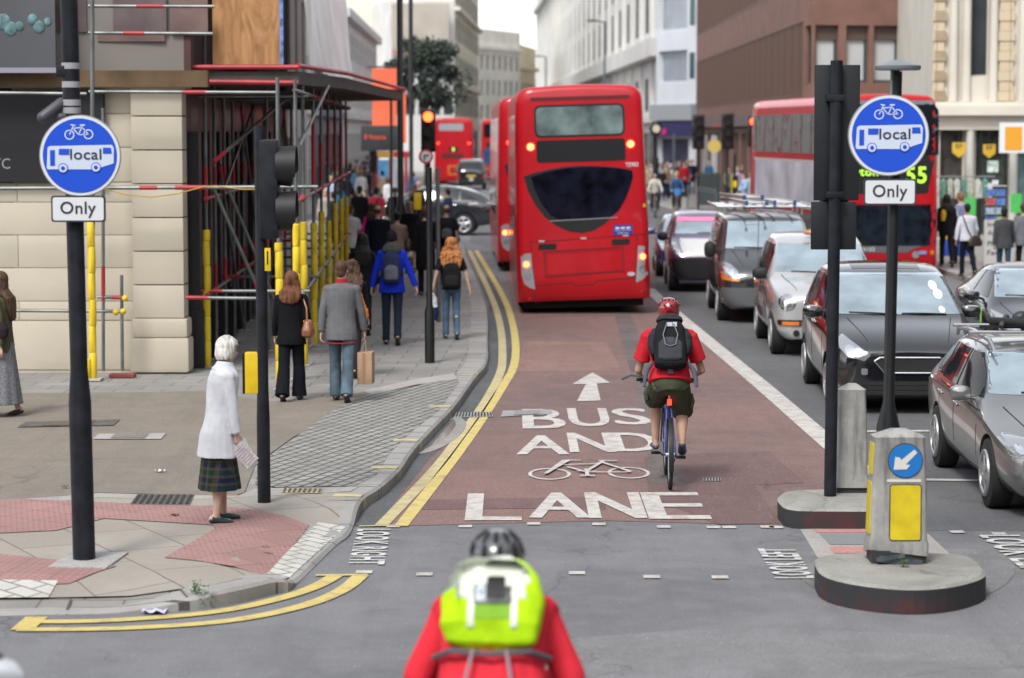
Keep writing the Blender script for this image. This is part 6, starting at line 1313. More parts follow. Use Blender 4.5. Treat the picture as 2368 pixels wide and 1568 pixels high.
a0, a1_ = B_(455, 908), B_(880, 898); bp_('sill_line', [(a0[0], a0[1] - .01), (a1_[0], a1_[1] - .01), (a1_[0], a1_[1] + .01), (a0[0], a0[1] + .01)], mat('sill_grey', (.25, .26, .27), .5), .016)
sk.text('fleet_number', 'TE983', *[B_(912, 0)[0] + .0, B_(992, 0)[0] + .0], 2.80, 2.885, '-y', mat('letter_white', (.72, .72, .72), .5), root, .010, .01)
root.children[-1].location.x = -.085
for x in (-.95, .96):
    bp_('marker_light', circ(x, 3.235, .052), GLOWO, .012, .1); bp_('marker_halo', circ(x, 3.235, .075), GLOWR, .009, .1)
bl = mat('sticker_blue', (.03, .045, .33), .4); x0, z0 = B_(855, 1008); x1_, z1_ = B_(975, 945); bp_('warning_sticker', [(x0, z0), (x1_, z0), (x1_, z1_), (x0, z1_)], bl)
wt = mat('letter_white', (.72, .72, .72), .5)
for i in range(3): bp_('sticker_symbol', rrect(x0 + .04 + i * .105, x0 + .12 + i * .105, z1_ - .075, z1_ - .04, .01), wt, .013, .05)
sk.text('sticker_words', 'PLEASE GIVE WAY TO BUSES', x0 + .03, x1_ - .03, z0 + .075, z0 + .105, '-y', wt, root, .013); sk.text('sticker_words', '£100 fine', x0 + .08, x1_ - .08, z0 + .02, z0 + .055, '-y', wt, root, .013)
dk = mat('red_seam', (.10, .004, .006), .6)
def seam(pts, t=.007, m=dk):
    for a, b in zip(pts[:-1], pts[1:]):
        a, b = V(a), V(b); d = (b - a).normalized(); n_ = V((-d.y, d.x)) * t; bp_('panel_seam', [tuple(a - n_), tuple(b - n_), tuple(b + n_), tuple(a + n_)], m, .004, .4)
seam([B_(270, 1036), B_(335, 1038), B_(1005, 1010), B_(1085, 1000)]); seam([B_(335, 1038), B_(372, 1425)]); seam([B_(1003, 1010), B_(988, 1405)]); seam([B_(368, 1310), B_(600, 1298), B_(620, 1318), B_(735, 1312), B_(750, 1292), B_(990, 1280)], .009)
seam([B_(420, 1100), B_(915, 1085), B_(922, 1238), B_(432, 1258), B_(420, 1100)], .010); seam([B_(432, 1112), B_(904, 1098), B_(908, 1230), B_(444, 1247), B_(432, 1112)], .004)
for x, y in ((386, 1050), (845, 1034)): a, b = B_(x, y + 36), B_(x + 112, y); bp_('vent', rrect(a[0], b[0], a[1], b[1], .03), SEAM)
for x, y in ((405, 1033), (668, 1022), (932, 1012)): a, b = B_(x - 18, y + 5), B_(x + 18, y - 5); bp_('hinge', rrect(a[0], b[0], a[1], b[1], .008), mat('hinge_grey', (.5, .48, .48), .5))
lampm = mat('lamp_surround', (.42, .43, .45), .35, .4)
for pl, c, c2 in (((275, 1128, 300, 1108, 340, 1106, 350, 1220, 366, 1334, 330, 1322, 296, 1296, 280, 1235), (310, 1175), (320, 1249)), ((1010, 1080, 1050, 1084, 1078, 1100, 1080, 1190, 1074, 1262, 1040, 1292, 998, 1310, 1004, 1200), (1040, 1147), (1036, 1222))):
    bp_('light_cluster', [B_(pl[i], pl[i + 1]) for i in range(0, len(pl), 2)][::1], lampm, .010)
    q = B_(*c); bp_('tail_light', circ(*q, .062), GLOWR, .016, .1); bp_('tail_bulb', circ(*q, .042), GLOWO, .020, .1)
    q = B_(*c2); bp_('reversing_lamp', circ(*q, .060), LENS, .016, .1)
q = B_(968, 1255); bp_('badge', circ(*q, .075, 20, .04), mat('badge_grey', (.5, .5, .5), .4), .012, .1)
for q in (B_(333, 1392), B_(1037, 1366)): bp_('reflector', circ(*q, .028), REDL, .012, .1)
bp_('lower_valance', [(-1.14, .27), (1.14, .27), (1.14, .33), (-1.14, .33)], BLK, .006)
q = B_(1058, 828); bp_('yellow_label', rrect(1.17, 1.24, q[1] - .03, q[1] + .03, .005), mat('label_yellow', (.8, .5, .02), .5), .012, .1)
for ax in ('-x', '+x'):
    sk.patch('upper_side_window', rrect(.55, 10.2, 3.0, 3.85, .1), ax, DGLASS, root, .006, .5)
    sk.patch('lower_side_window', rrect(2.6, 10.2, 1.35, 2.35, .1), ax, DGLASS, root, .006, .5)
for y in (2.5, 8.2):
    for s in (-1, 1): wheel(root, s * 1.235, y, .49, .28, s, style='steel')
b = MB(); b.box(-1.15, 1.15, .3, 10.2, .12, .3); b.build('underframe', SEAM, root)
nearbus = root
c = copy_tree(root); c.location = (.93, 60.4, 0); c.rotation_euler = (0, R(-.6), R(1.6)); c['label'] = 'red double-decker bus mostly hidden in front of the nearest bus'
# ---- older bus far away, seen from behind
def simple_bus(name, label, loc, rz, L=10, w_=2.5, h=4.35, group=None):
    r = thing(name, label, 'bus', loc, rz, group); me = bus_body(L, w_, .28, h); s_ = Skin(me); obj('body', me, BUSR, r)
    for ax in ('-x', '+x'):
        s_.patch('upper_side_window', rrect(.5, L - .4, 2.9, 3.75, .1), ax, DGLASS, r, .006, .6); s_.patch('lower_side_window', rrect(.6, L - .8, 1.3, 2.2, .1), ax, DGLASS, r, .006, .6)
    for y in (2.3, L - 2.2):
        for s in (-1, 1): wheel(r, s * (w_ / 2 - .03), y, .48, .28, s, style='steel')
    return r, s_
root, s_ = simple_bus('double_decker_bus', 'older faded red double-decker bus far beyond the junction with a number 8 blind', (-3.75, 156, 0), 0, group='red double-decker buses going away')
s_.patch('upper_window', rrect(-.95, .62, 3.55, 4.0, .1), '-y', mat('pale_window', (.42, .45, .48), .2, .2), root, .012, .3)
s_.patch('number_box', rrect(-.32, .28, 2.2, 2.5, .03), '-y', BLK, root, .012, .3); s_.text('route_number', '8', -.10, .06, 2.24, 2.46, '-y', mat('number_lit', (.5, .7, .1), .5, emit=.8), root, .018, .03)
s_.patch('dark_panel', rrect(-.75, .62, 1.75, 2.1, .03), '-y', mat('dark_maroon', (.12, .01, .015), .5), root, .012, .3)
s_.patch('yellow_frame', rrect(-.35, .75, .72, 1.3, .04), '-y', mat('yellow_trim', (.6, .4, .03), .5), root, .010, .3); s_.patch('engine_cover', rrect(-.30, .70, .77, 1.25, .04), '-y', BUSR, root, .014, .3)
for x in (-1.0, 1.0): s_.patch('tail_light', circ(x, 2.75, .05), '-y', GLOWR, root, .014, .1)
# ---- dark-fronted bus behind it
root, s_ = simple_bus('double_decker_bus', 'distant red bus with a black front, between the old bus and the nearest bus', (-.95, 172, 0), R(1))
s_.patch('upper_windscreen', rrect(-1.05, 1.05, 3.05, 4.05, .15), '-y', DGLASS, root, .012, .3); s_.patch('destination_box', rrect(-.9, .9, 2.35, 2.75, .05), '-y', BLK, root, .012, .3); s_.text('destination', '8', .4, .6, 2.42, 2.68, '-y', mat('number_lit', (.5, .7, .1), .5, emit=.8), root, .018, .03)
s_.patch('windscreen', rrect(-1.1, 1.1, 1.2, 2.3, .15), '-y', mat('blue_screen', (.03, .08, .2), .2, var=.6, vs=3), root, .012, .3)
# ---- oncoming bus on the right
root = thing('double_decker_bus', 'red double-decker bus facing the viewer on the right with lit number 55', 'bus', (8.98, 58.0, 0), R(5.2))
me = bus_body(10.9, 2.55, .26, 4.36); sk = Skin(me); obj('body', me, BUSR, root)
sk.patch('upper_windscreen', [(-1.25, 2.94), (1.25, 2.94), (1.235, 4.0), (1.12, 4.16), (-1.12, 4.16), (-1.235, 4.0)], '-y', mat('bus_front_glass', (.010, .014, .018), .08, spec=.4), root, .012, .15)
sk.patch('roof_edge', rrect(-1.1, 1.1, 4.14, 4.24, .04), '-y', mat('roof_grey', (.22, .24, .26), .5), root, .014, .2)
sk.patch('black_surround', [(-1.255, 1.98), (-1.255, 2.98), (1.20, 2.98), (1.02, 2.05), (.9, 1.98)], '-y', SEAM, root, .008, .2)
lit = mat('led_green', (.45, .85, .05), .5, emit=.45, ecol=(.42, .9, .04))
sk.text('destination', 'Leyton', -1.12, -.22, 2.38, 2.64, '-y', lit, root, .016, .02); sk.text('route_number', '55', .46, .96, 2.26, 2.66, '-y', lit, root, .016, .02)
sk.patch('red_band', [(-1.22, 1.76), (1.22, 1.76), (1.22, 2.88), (1.16, 2.88), (1.0, 2.0), (-1.22, 2.0)], '-y', BUSR, root, .014, .1)
sk.patch('windscreen', [(-1.24, .76), (1.22, .76), (1.22, 1.74), (-1.24, 1.74)], '-y', mat('bus_screen', (.008, .014, .022), .08, spec=.4, var=.8, vs=3.5), root, .012, .2)
sk.patch('dash_panel', [(-1.2, .60), (.5, .60), (.6, .66), (.9, .76), (-1.2, .76)], '-y', mat('dash_grey', (.12, .12, .13), .5), root, .014, .2)
sk.text('fleet_number', '15152', -.62, -.28, .64, .73, '-y', wt, root, .02, .01)
sk.patch('headlight', circ(.72, .55, .085), '-y', LENS, root, .016, .1); sk.patch('headlight', circ(-.72, .55, .085), '-y', LENS, root, .016, .1)
sk.patch('indicator', circ(1.13, .60, .055), '-y', AMB, root, .016, .1); sk.patch('indicator', circ(-1.13, .60, .055), '-y', AMB, root, .016, .1)
sk.patch('blue_badge', rrect(.80, .98, .56, .64, .01), '-y', mat('badge_blue', (.2, .3, .6), .5), root, .02, .1)
refl = NG('painted_reflections', .1, .7); vv = refl.noise(1.1, 5, .7); v2 = refl.noise(3.2, 3); refl.m.node_tree.nodes['Principled BSDF'].inputs['Metallic'].default_value = .3
SIDEG = refl.out(refl.mix(refl.mul(refl.ramp(v2, .52, .58), refl.ramp(vv, .45, .55)), (.42, .405, .39), (.34, .12, .07)))  # reflected buildings painted as grey and brick-red patches in the glass colour
sk.patch('upper_side_window', rrect(.4, 10.5, 2.95, 3.95, .08), '-x', SIDEG, root, .006, .4)
for i in range(8): sk.patch('window_pillar', rrect(1.6 + i * 1.2, 1.66 + i * 1.2, 2.97, 3.93, .01), '-x', BLK, root, .012, .3)
sk.patch('advert_panel', rrect(1.2, 10.0, 1.62, 2.72, .03), '-x', mat('advert_pale', (.55, .56, .64), .35, var=.35, vs=.8), root, .008, .4)
for z in (1.58, 2.75): sk.patch('advert_frame', rrect(1.0, 10.2, z - .03, z + .03, .02), '-x', mat('frame_pale', (.6, .58, .55), .4), root, .012, .4)
sk.patch('lower_side_window', rrect(1.2, 10.4, .85, 1.45, .08), '-x', DGLASS, root, .006, .4)
for y in (2.3, 8.3):
    for s in (-1, 1): wheel(root, s * 1.24, y, .49, .28, s, style='steel')
# ================================================================= people
SKIN = {'pale': (.56, .37, .29), 'tan': (.44, .27, .19), 'brown': (.20, .11, .07), 'dark': (.09, .05, .035)}
def skin(k): return mat('skin_' + k, SKIN[k], .55, var=.08, vs=9, spec=.35)
HAIRC = {'white': (.62, .60, .56), 'brown': (.075, .038, .022), 'auburn': (.13, .048, .022), 'black': (.012, .010, .010), 'ginger': (.42, .165, .05), 'blonde': (.50, .34, .14), 'grey': (.24, .23, .22), 'fair': (.22, .14, .07)}
def hairmat(k):
    n_ = 'hair_' + k
    if n_ in MATS: return MATS[n_]
    g = NG(n_, .55); mp = g.map(0, (38, 38, 3.5)); n1 = g.noise(1, 5, .6, mp); c = HAIRC[k]
    MATS[n_] = g.out(g.mix(g.ramp(n1, .35, .65), tuple(x * .5 for x in c), tuple(min(1, x * 1.55) for x in c)), n1, .9, .02)
    return MATS[n_]

def hand(mb, W, d, side, nrm, k, r=.0085, curl=35, n=8):
    """palm and five fingers: W wrist, d direction of the fingers, side = towards the thumb, nrm = palm normal"""
    d, side, nrm = d.normalized(), side.normalized(), nrm.normalized()
    K = W + d * .085 * k
    mb.loft([W - d * .02, W + d * .012 * k, W + d * .05 * k, K, K + d * .006], [.022 * k, .026 * k, .037 * k, .039 * k, .03 * k], [.018 * k, .016 * k, .015 * k, .013 * k, .01 * k], side, n + 2)
    for i, (o_, l_) in enumerate(((.029, .072), (.010, .082), (-.010, .076), (-.029, .058))):
        A = K + side * (o_ * k) - d * .004; a = R(curl * (.7 + .12 * i)); dd = (d * cos(a) + nrm * sin(a)).normalized()
        B = A + dd * (l_ * .5 * k); a2 = R(curl * 1.9); d2 = (d * cos(a2) + nrm * sin(a2)).normalized(); C = B + d2 * (l_ * .5 * k)
        mb.cap(A, B, r * 1.05, r, n=n); mb.cap(B, C, r, r * .85, n=n)
    T = W + d * .028 * k + side * .028 * k; t1 = T + (d * .7 + side * .6 + nrm * .35).normalized() * .034 * k; t2 = t1 + (d * .95 + side * .1 + nrm * .4).normalized() * .03 * k
    mb.cap(T, t1, r * 1.35, r * 1.15, n=n); mb.cap(t1, t2, r * 1.15, r * .9, n=n)

def figure(label, loc, rz=0, H=1.75, sk='pale', vox=.014, lean=2, legs=((12, 6), (-10, -30)), arms=((-6, 9, 4, 4), (8, 9, 18, 4)),
           hair='short', hc='brown', yaw=0, pitch=0, top=None, bot=None, shoes=(.02, .02, .02), J=None, sh=1.0, group=None, pelvis=None, cat='person', name='person', lw=1.0):
    """local frame: the person looks towards +y. legs = (thigh, shin) angles from the vertical for left and right, arms = (swing, outward, forearm swing, forearm outward)"""
    k = H / 1.75; P = {}
    top = dict(dict(col='black', c=(.02, .02, .022), hem=.80, sleeve='long', loose=.022, flare=0), **(top or {}))
    bot = dict(dict(kind='trousers', c=(.02, .022, .03), col='navy', flare=0, hem=.08), **(bot or {}))
    hip = V((0, 0, .92 * k)) if pelvis is None else V(pelvis)
    la = R(lean); sd = V((0, sin(la), cos(la)))       # spine direction
    def S(z, x=0, y=0): return hip + sd * ((z - .92) * k) + V((x * k, y * k * cos(la), -y * k * sin(la)))
    for i, s in ((0, -1), (1, 1)):
        a, b = R(legs[i][0]), R(legs[i][1])
        h = hip + V((s * .088 * k, 0, -.02 * k)); kn = h + V((s * .01 * k, sin(a), -cos(a))) * (.42 * k); an = kn + V((0, sin(b), -cos(b))) * (.41 * k)
        P['hip%d' % i], P['knee%d' % i], P['ank%d' % i] = h, kn, an
        q = b * .9 - (0 if abs(b) < R(25) else R(10)); P['toe%d' % i] = V((s * .03, cos(q), min(0.0, sin(q)) - .12)).normalized()
        sh_ = S(1.395, s * .172 * sh); a, c, a2, c2 = [R(q_) for q_ in arms[i]]
        el = sh_ + V((s * sin(c), sin(a) * cos(c), -cos(a) * cos(c))) * (.285 * k); wr = el + V((s * sin(c2), sin(a2) * cos(c2), -cos(a2) * cos(c2))) * (.255 * k)
        P['sh%d' % i], P['el%d' % i], P['wr%d' % i] = sh_, el, wr
    if J:
        for q_, v_ in J.items(): P[q_] = V(v_)
    if pelvis is None:
        low = min(P['ank%d' % i].z + min(0, P['toe%d' % i].z) * .10 * k for i in (0, 1)) - .062 * k
        dz = V((0, 0, -low))
        for q_ in P:
            if not q_.startswith('toe'): P[q_] = P[q_] + dz
        hip = hip + dz
    root = thing(name, label, cat, loc, rz, group)
    lowd = vox > .02; n = 10 if lowd else 14; X = (1, 0, 0)
    # ---- body
    b = MB()
    b.loft([S(z) for z in (.83, .88, .95, 1.03, 1.12, 1.22, 1.33, 1.41, 1.455, 1.48)], [q * k * lw for q in (.06, .14, .158, .142, .134, .148, .166, .168 * sh, .12, .06)], [q * k * lw for q in (.06, .095, .105, .098, .095, .105, .112, .098, .08, .06)], X, n)
    hc_ = S(1.64, 0, .012); ya = R(yaw); Mh = Matrix.Rotation(-ya, 3, 'Z') @ Matrix.Rotation(-R(pitch + lean * .4), 3, 'X')
    b.cap(S(1.44), hc_ + V((0, 0, -.06 * k)), .056 * k, .052 * k, n=n)
    def HP(x, y, z): return hc_ + Mh @ V((x * k, y * k, z * k))
    b.ell(HP(0, -.008, .022), (.074 * k, .092 * k, .088 * k), Mh, n); b.ell(HP(0, .022, -.035), (.056 * k, .066 * k, .075 * k), Mh, n)
    if not lowd:
        b.ell(HP(0, .094, -.018), (.012 * k, .018 * k, .020 * k), Mh, 8, 6); b.ell(HP(0, .083, -.058), (.022 * k, .010 * k, .009 * k), Mh, 8, 6)
        for s in (-1, 1): b.ell(HP(s * .076, -.006, -.012), (.010 * k, .019 * k, .031 * k), Mh, 8, 6)
    fr = max(.0085, vox * .8)
    for i, s in ((0, -1), (1, 1)):
        sh_, el, wr = P['sh%d' % i], P['el%d' % i], P['wr%d' % i]
        b.cap(S(1.39, s * .10), sh_, .065 * k, .054 * k, n=n); b.cap(sh_, el, .048 * k, .037 * k, n=n); b.cap(el, wr, .038 * k, .025 * k, n=n)
        d = (wr - el).normalized(); inw = V((-s, 0, 0)); inw = (inw - d * inw.dot(d)).normalized(); th = d.cross(inw) * 1.0
        if th.y < 0: th = -th
        hand(b, wr, d, th, inw, k, fr, n=6 if lowd else 8)
        h, kn, an, to = P['hip%d' % i], P['knee%d' % i], P['ank%d' % i], P['toe%d' % i]
        b.cap(h, kn, .086 * k * lw, .054 * k * lw, n=n)
        mid = kn.lerp(an, .3) + V((0, -.012 * k, 0)); b.loft([kn, mid, kn.lerp(an, .65), an], [.052 * k * lw, .057 * k * lw, .043 * k, .034 * k], None, X, n)
        heel = an + V((0, -.02 * k, -.03 * k)); b.cap(heel - to * .02 * k, heel + to * .15 * k, .036 * k, .026 * k, n=n)
    body = blob(b, 'body', skin(sk), root, vox, 3)
    if not lowd and abs(math.degrees(rz)) > 90:
        for s in (-1, 1):
            e = MB(); e.ell(HP(s * .03, .086, .004), (.013 * k, .006 * k, .008 * k), Mh, 8, 6); e.build('eye', mat('eye_dark', (.03, .02, .02), .3), root, True)
    # ---- clothing
    C = MB(); lo = top['loose']; hem = top['hem']; zs = [1.475, 1.45, 1.41, 1.33, 1.22, 1.12, 1.03, .95]; rx = [.062, .115, .17 * sh, .168, .152, .145, .150, .162]; ry = [.06, .085, .10, .114, .108, .103, .103, .108]
    zz = .95; fl = top['flare']
    while zz > hem + .03:
        zz = max(hem, zz - .09); t = (.95 - zz); zs.append(zz); rx.append(.168 + t * fl); ry.append(.115 + t * fl)
    pts = []
    for z in zs:
        p = S(z) if z > .9 else S(.9) + V((0, -.0 * k, (z - .9) * k)); pts.append(p)
    C.loft(pts, [(r_ * lw + lo * .8) * k for r_ in rx], [(r_ * lw + lo * .8) * k for r_ in ry], X, n + 4)
    tm = top.get('mat') or cloth(top['col'], top['c'])
    for i, s in ((0, -1), (1, 1)):
        sh_, el, wr = P['sh%d' % i], P['el%d' % i], P['wr%d' % i]
        C.cap(S(1.395, s * .08), sh_, (.066 + lo * .3) * k, (.050 + lo * .35) * k, n=n)
        if top['sleeve'] == 'long':
            C.cap(sh_, el, (.049 + lo * .38) * k, (.041 + lo * .35) * k, n=n); C.loft([el, el.lerp(wr, .5), el.lerp(wr, .96)], [(.041 + lo * .35) * k, (.039 + lo * .35) * k, (.033 + lo * .35) * k], None, X, n)
        elif top['sleeve'] == 'short':
            C.loft([sh_ + V((0, 0, .03 * k)), sh_, sh_.lerp(el, .45), sh_.lerp(el, .72)], [.03 * k, (.056 + lo * .6) * k, (.056 + lo * .7) * k, (.056 + lo * .8) * k], None, X, n)
    fine = 0 if lowd else top.get('fold', .0045)
    blob(C, top.get('part', 'jacket'), tm, root, vox, 2, fine, 8, .42)
    bm_ = bot.get('mat') or cloth(bot['col'], bot['c']); B_ = MB(); kd = bot['kind']
    if kd in ('trousers', 'shorts'):
        B_.loft([S(z) for z in (.80, .86, .93, 1.0, 1.04)], [q * k * lw for q in (.10, .155, .172, .160, .150)], [q * k * lw for q in (.08, .110, .122, .112, .106)], X, n)
        for i in (0, 1):
            h, kn, an = P['hip%d' % i], P['knee%d' % i], P['ank%d' % i]; f = bot['flare']
            if kd == 'shorts':
                e = h.lerp(kn, 1.02); B_.loft([h + V((0, 0, .05)), h, h.lerp(kn, .6), e], [.08 * k, .105 * k, (.098 + f) * k, (.098 + f * 1.3) * k], None, X, n)
            else:
                B_.cap(h, kn, .098 * k * lw, (.067 + f * .3) * k * lw, n=n); e = an + V((0, -.015, -.022)) * k
                B_.loft([kn + V((0, 0, .02)), kn.lerp(e, .3), kn.lerp(e, .7), e], [(.064 + f * .3) * k, (.066 + f * .5) * k, (.058 + f * .8) * k, (.060 + f) * k], None, X, n)
        blob(B_, kd, bm_, root, vox, 2, fine * 1.2, 9, .6)
    elif kd == 'skirt':
        z1 = bot['hem']; c = S(.9); mid = (P['knee0'] + P['knee1']) / 2; q = V((0, (mid.y - hip.y) * .5, 0)); N = 40; cs = []
        for i in range(9):
            t = i / 8; cs.append((V((c.x, c.y, 1.04 * k)) + (V((0, q.y * 1.2, (z1 - 1.04) * k))) * t, (.145 + (.05 + bot['flare']) * t) * k, (.11 + (.06 + bot['flare']) * t) * k))
        B_.loft([a for a, _, _ in cs], [r_ for _, r_, _ in cs], [r_ for _, _, r_ in cs], X, N)
        for idx, v_ in enumerate(B_.v):
            i, j = divmod(idx, N); t = i / 8; w_ = 1 + .045 * t * sin(j * 2 * pi / N * 10); cc = cs[min(i, 8)][0]
            B_.v[idx] = (cc.x + (v_[0] - cc.x) * w_, cc.y + (v_[1] - cc.y) * w_, v_[2])
        blob(B_, 'skirt', bm_, root, vox, 1)
    # ---- shoes, each one by itself
    for i, s in ((0, -1), (1, 1)):
        an, to = P['ank%d' % i], P['toe%d' % i]; F = MB(); hl = an + V((0, -.025 * k, -.034 * k))
        side = V((1, 0, 0)); F.loft([hl - to * .045 * k, hl - to * .02 * k, hl + to * .06 * k, hl + to * .13 * k, hl + to * .185 * k, hl + to * .20 * k], [q * k for q in (.022, .036, .038, .046, .036, .015)], [q * k for q in (.028, .040, .036, .030, .022, .010)], side, n)
        if not bot.get('lowshoe'): F.cap(hl, an + V((0, -.004, .015 * k)), .040 * k, .042 * k, n=n)
        blob(F, 'shoe', mat('shoe_%.2f_%.2f_%.2f' % shoes, shoes, .45, var=.2), root, max(vox * .8, .008), 2)
    # ---- hair
    hm = hairmat(hc); Hh = MB(); hd = .0; crown = HP(0, -.014, .030)
    if hair in ('short', 'crop'):
        g_ = .006 if hair == 'crop' else .014
        Hh.ell(crown, ((.076 + g_) * k, (.090 + g_) * k, (.090 + g_) * k), Mh, 16); Hh.ell(HP(0, -.045, -.03), ((.060 + g_) * k, (.052 + g_) * k, (.060 + g_) * k), Mh, 12); hd = .004
    elif hair == 'bald':
        Hh.loft([HP(0, -.03, -.055), HP(0, -.03, -.02), HP(0, -.028, .012), HP(0, -.02, .022)], [.055 * k, .079 * k, .080 * k, .076 * k], [.05 * k, .072 * k, .074 * k, .070 * k], X, 16)
    elif hair == 'bob':
        Hh.ell(crown, (.096 * k, .112 * k, .108 * k), Mh, 18); Hh.loft([HP(0, -.01, .04), HP(0, -.02, -.02), HP(0, -.02, -.06), HP(0, -.012, -.085), HP(0, -.01, -.09)], [q * k for q in (.09, .102, .100, .088, .05)], [q * k for q in (.10, .098, .092, .08, .05)], X, 20); hd = .006
    elif hair in ('long', 'vlong', 'curly'):
        L_ = {'long': .20, 'vlong': .36, 'curly': .33}[hair]; wd = {'long': .024, 'vlong': .022, 'curly': .055}[hair]
        Hh.ell(crown, ((.092 + wd * .3) * k, .106 * k, (.104 + wd * .25) * k), Mh, 18); cs = [HP(0, -.01, .03), HP(0, -.03, -.04), HP(0, -.045, -.12)] + [S(1.52 - t * L_, 0, -.115 - .02 * t) for t in (.25, .6, .9, 1)]
        Hh.loft(cs, [(q + wd * f) * k for q, f in ((.088, .3), (.094, .8), (.10, 1.3), (.125, 1.3), (.12, 1.1), (.085, .9), (.03, .5))], [q * k for q in (.09, .085, .07, .05, .045, .035, .02)], X, 20); hd = .007 if hair != 'curly' else .022
    elif hair in ('pony', 'bun'):
        Hh.ell(crown, (.086 * k, .102 * k, .098 * k), Mh, 16); Hh.ell(HP(0, -.05, -.03), (.066 * k, .056 * k, .06 * k), Mh, 12); hd = .004
        if hair == 'pony': Hh.loft([HP(0, -.09, .02), HP(0, -.13, -.01), HP(.01, -.145, -.08), HP(.012, -.13, -.16), HP(.01, -.12, -.2)], [q * k for q in (.02, .034, .040, .028, .008)], None, X, 12)
        else: Hh.ell(HP(0, -.10, .05), (.045 * k, .04 * k, .045 * k), Mh, 12)
    elif hair == 'beanie':
        Hh.ell(HP(0, -.014, .034), (.088 * k, .104 * k, .098 * k), Mh, 16); Hh.loft([HP(0, -.02, -.035), HP(0, -.018, .02)], [.088 * k, .09 * k], [.10 * k, .102 * k], X, 16); hm = cloth('beanie', (.012, .012, .014))
    if hair:
        me_o = blob(Hh, 'beanie' if hair == 'beanie' else 'hair', hm, root, vox * (.8 if not lowd else 1), 2, hd if not lowd else hd * .6, 16 if hair != 'curly' else 22, .35 if hair != 'curly' else .7)
        # uncover the face: push the hair in front of the hair line inside the head
        if hair != 'bald':
            for v_ in me_o.data.vertices:
                q = Mh.transposed() @ (v_.co - hc_) / k
                if q.y > .035 and q.z < .055 and abs(q.x) < .085: v_.co = hc_ + Mh @ (V((q.x * .75, min(q.y, .05) * .6, q.z)) * k)
    root_info = dict(root=root, P=P, S=S, k=k, loc=V(loc), rz=rz, HP=HP, hip=hip)
    return root_info

def carried(name, label, cat, F, group=None):   # a bag or helmet: own thing in the frame of the person that carries it
    return thing(name, label, cat, F['loc'], F['rz'], group)
def backpack(F, label, c, c2=None, w_=.30, h=.46, d=.17, z=1.22, col='bp', vox=.012, name='backpack', mesh_pocket=True):
    r = carried(name, label, 'backpack', F); S, k = F['S'], F['k']; m = cloth(col, c); m2 = cloth(col + '2', c2 or tuple(x * 1.8 for x in c)); B = MB(); y = -.125 - d / 2
    B.loft([S(z - h / 2, 0, y), S(z - h / 2 + .03, 0, y), S(z - .05, 0, y), S(z + h * .3, 0, y + .01), S(z + h / 2 - .02, 0, y + .03), S(z + h / 2, 0, y + .04)], [w_ * q for q in (.32, .5, .5, .47, .36, .15)], [d * q for q in (.3, .5, .52, .47, .34, .15)], (1, 0, 0), 20, power=.6)
    blob(B, 'bag_body', m, r, vox, 3, .004, 11)
    B = MB(); yy = y - d * .42; B.loft([S(z - h * .40, 0, yy), S(z - h * .36, 0, yy), S(z - .02, 0, yy), S(z + .05, 0, yy + .01)], [w_ * q for q in (.25, .38, .38, .2)], [d * q for q in (.1, .22, .2, .08)], (1, 0, 0), 16, power=.6)
    blob(B, 'pocket', m2, r, vox, 2, .003, 14)
    for s in (-1, 1):
        B = MB(); B.tube([S(z - .12, s * .15, -.12), S(z + .02, s * .165, .02), S(1.36, s * .125, .12), S(1.47, s * .10, .04), S(1.45, s * .085, -.09), S(z + h * .35, s * .07, -.15)], .018 * k, 8); B.build('strap', m, r, True)
    return r
# ================================================================= who stands where
def at(u, Y, z=PH): return (D(u, 600, Y).x, Y, z)
def wavy(name, c, stripes):   # checked cloth
    if name in MATS: return MATS[name]
    g = NG(name, .9); col = c
    for sc_, ax, cc, f in stripes:
        wv = g.n.new('ShaderNodeTexWave'); wv.wave_type = 'BANDS'; wv.bands_direction = ax; wv.inputs['Scale'].default_value = sc_; g.l.new(g.tc, wv.inputs['Vector'])
        col = g.mix(g.mul(g.ramp(wv.outputs['Fac'], .62, .75), f), col, cc)
    nn = g.noise(14); MATS[name] = g.out(col, nn, .4, .02); return MATS[name]
tartan = wavy('tartan', (.006, .018, .020), ((2.4, 'X', (.006, .010, .045), .9), (2.4, 'Z', (.005, .030, .024), .8), (2.4, 'Y', (.006, .010, .045), .6), (4.8, 'Z', (.10, .09, .03), .35), (4.8, 'X', (.12, .10, .04), .3)))
check = wavy('blue_check', (.45, .48, .55), ((5, 'X', (.03, .06, .25), .9), (5, 'Z', (.03, .06, .25), .8)))
fleck = mat('flecked_grey', (.16, .165, .18), .9, var=.55, vs=60)
# --- old woman waiting at the kerb
F = figure('old white-haired woman in a white coat and tartan skirt waiting at the kerb', at(501, 20.75), R(-66), H=1.60, sk='pale', vox=.009, lean=7, legs=((7, 2), (-3, -5)), arms=((-4, 7, 2, 3), (3, 7, 8, 2)), hair='bob', hc='white', yaw=-4, pitch=8,
           top=dict(c=(.62, .64, .68), col='coat_white', hem=.63, loose=.038, flare=.17, fold=.009, part='coat'), bot=dict(kind='skirt', mat=tartan, hem=.325, flare=.03, lowshoe=True), shoes=(.015, .04, .04))
r = F['root']; S = F['S']; b = MB(); b.loft([S(1.53, 0, -.0), S(1.49), S(1.445, 0, .0)], [.075, .085, .13], [.07, .085, .115], (1, 0, 0), 18); blob(b, 'collar', cloth('coat_white', (.62, .64, .68)), r, .009, 2)
for i in (0, 1):
    a = F['P']['ank%d' % i]; to = F['P']['toe%d' % i]; b = MB(); c = a + to * .12 + V((0, 0, -.022)); b.ring(c, .016, .004, 'z', 12, 6); b.build('shoe_buckle', CHR, r, True)
t = thing('papers', 'folded white papers hanging from the right hand of the old woman', 'papers', F['loc'], F['rz']); h = F['P']['wr1'] + V((.0, .03, -.11)); b = MB()
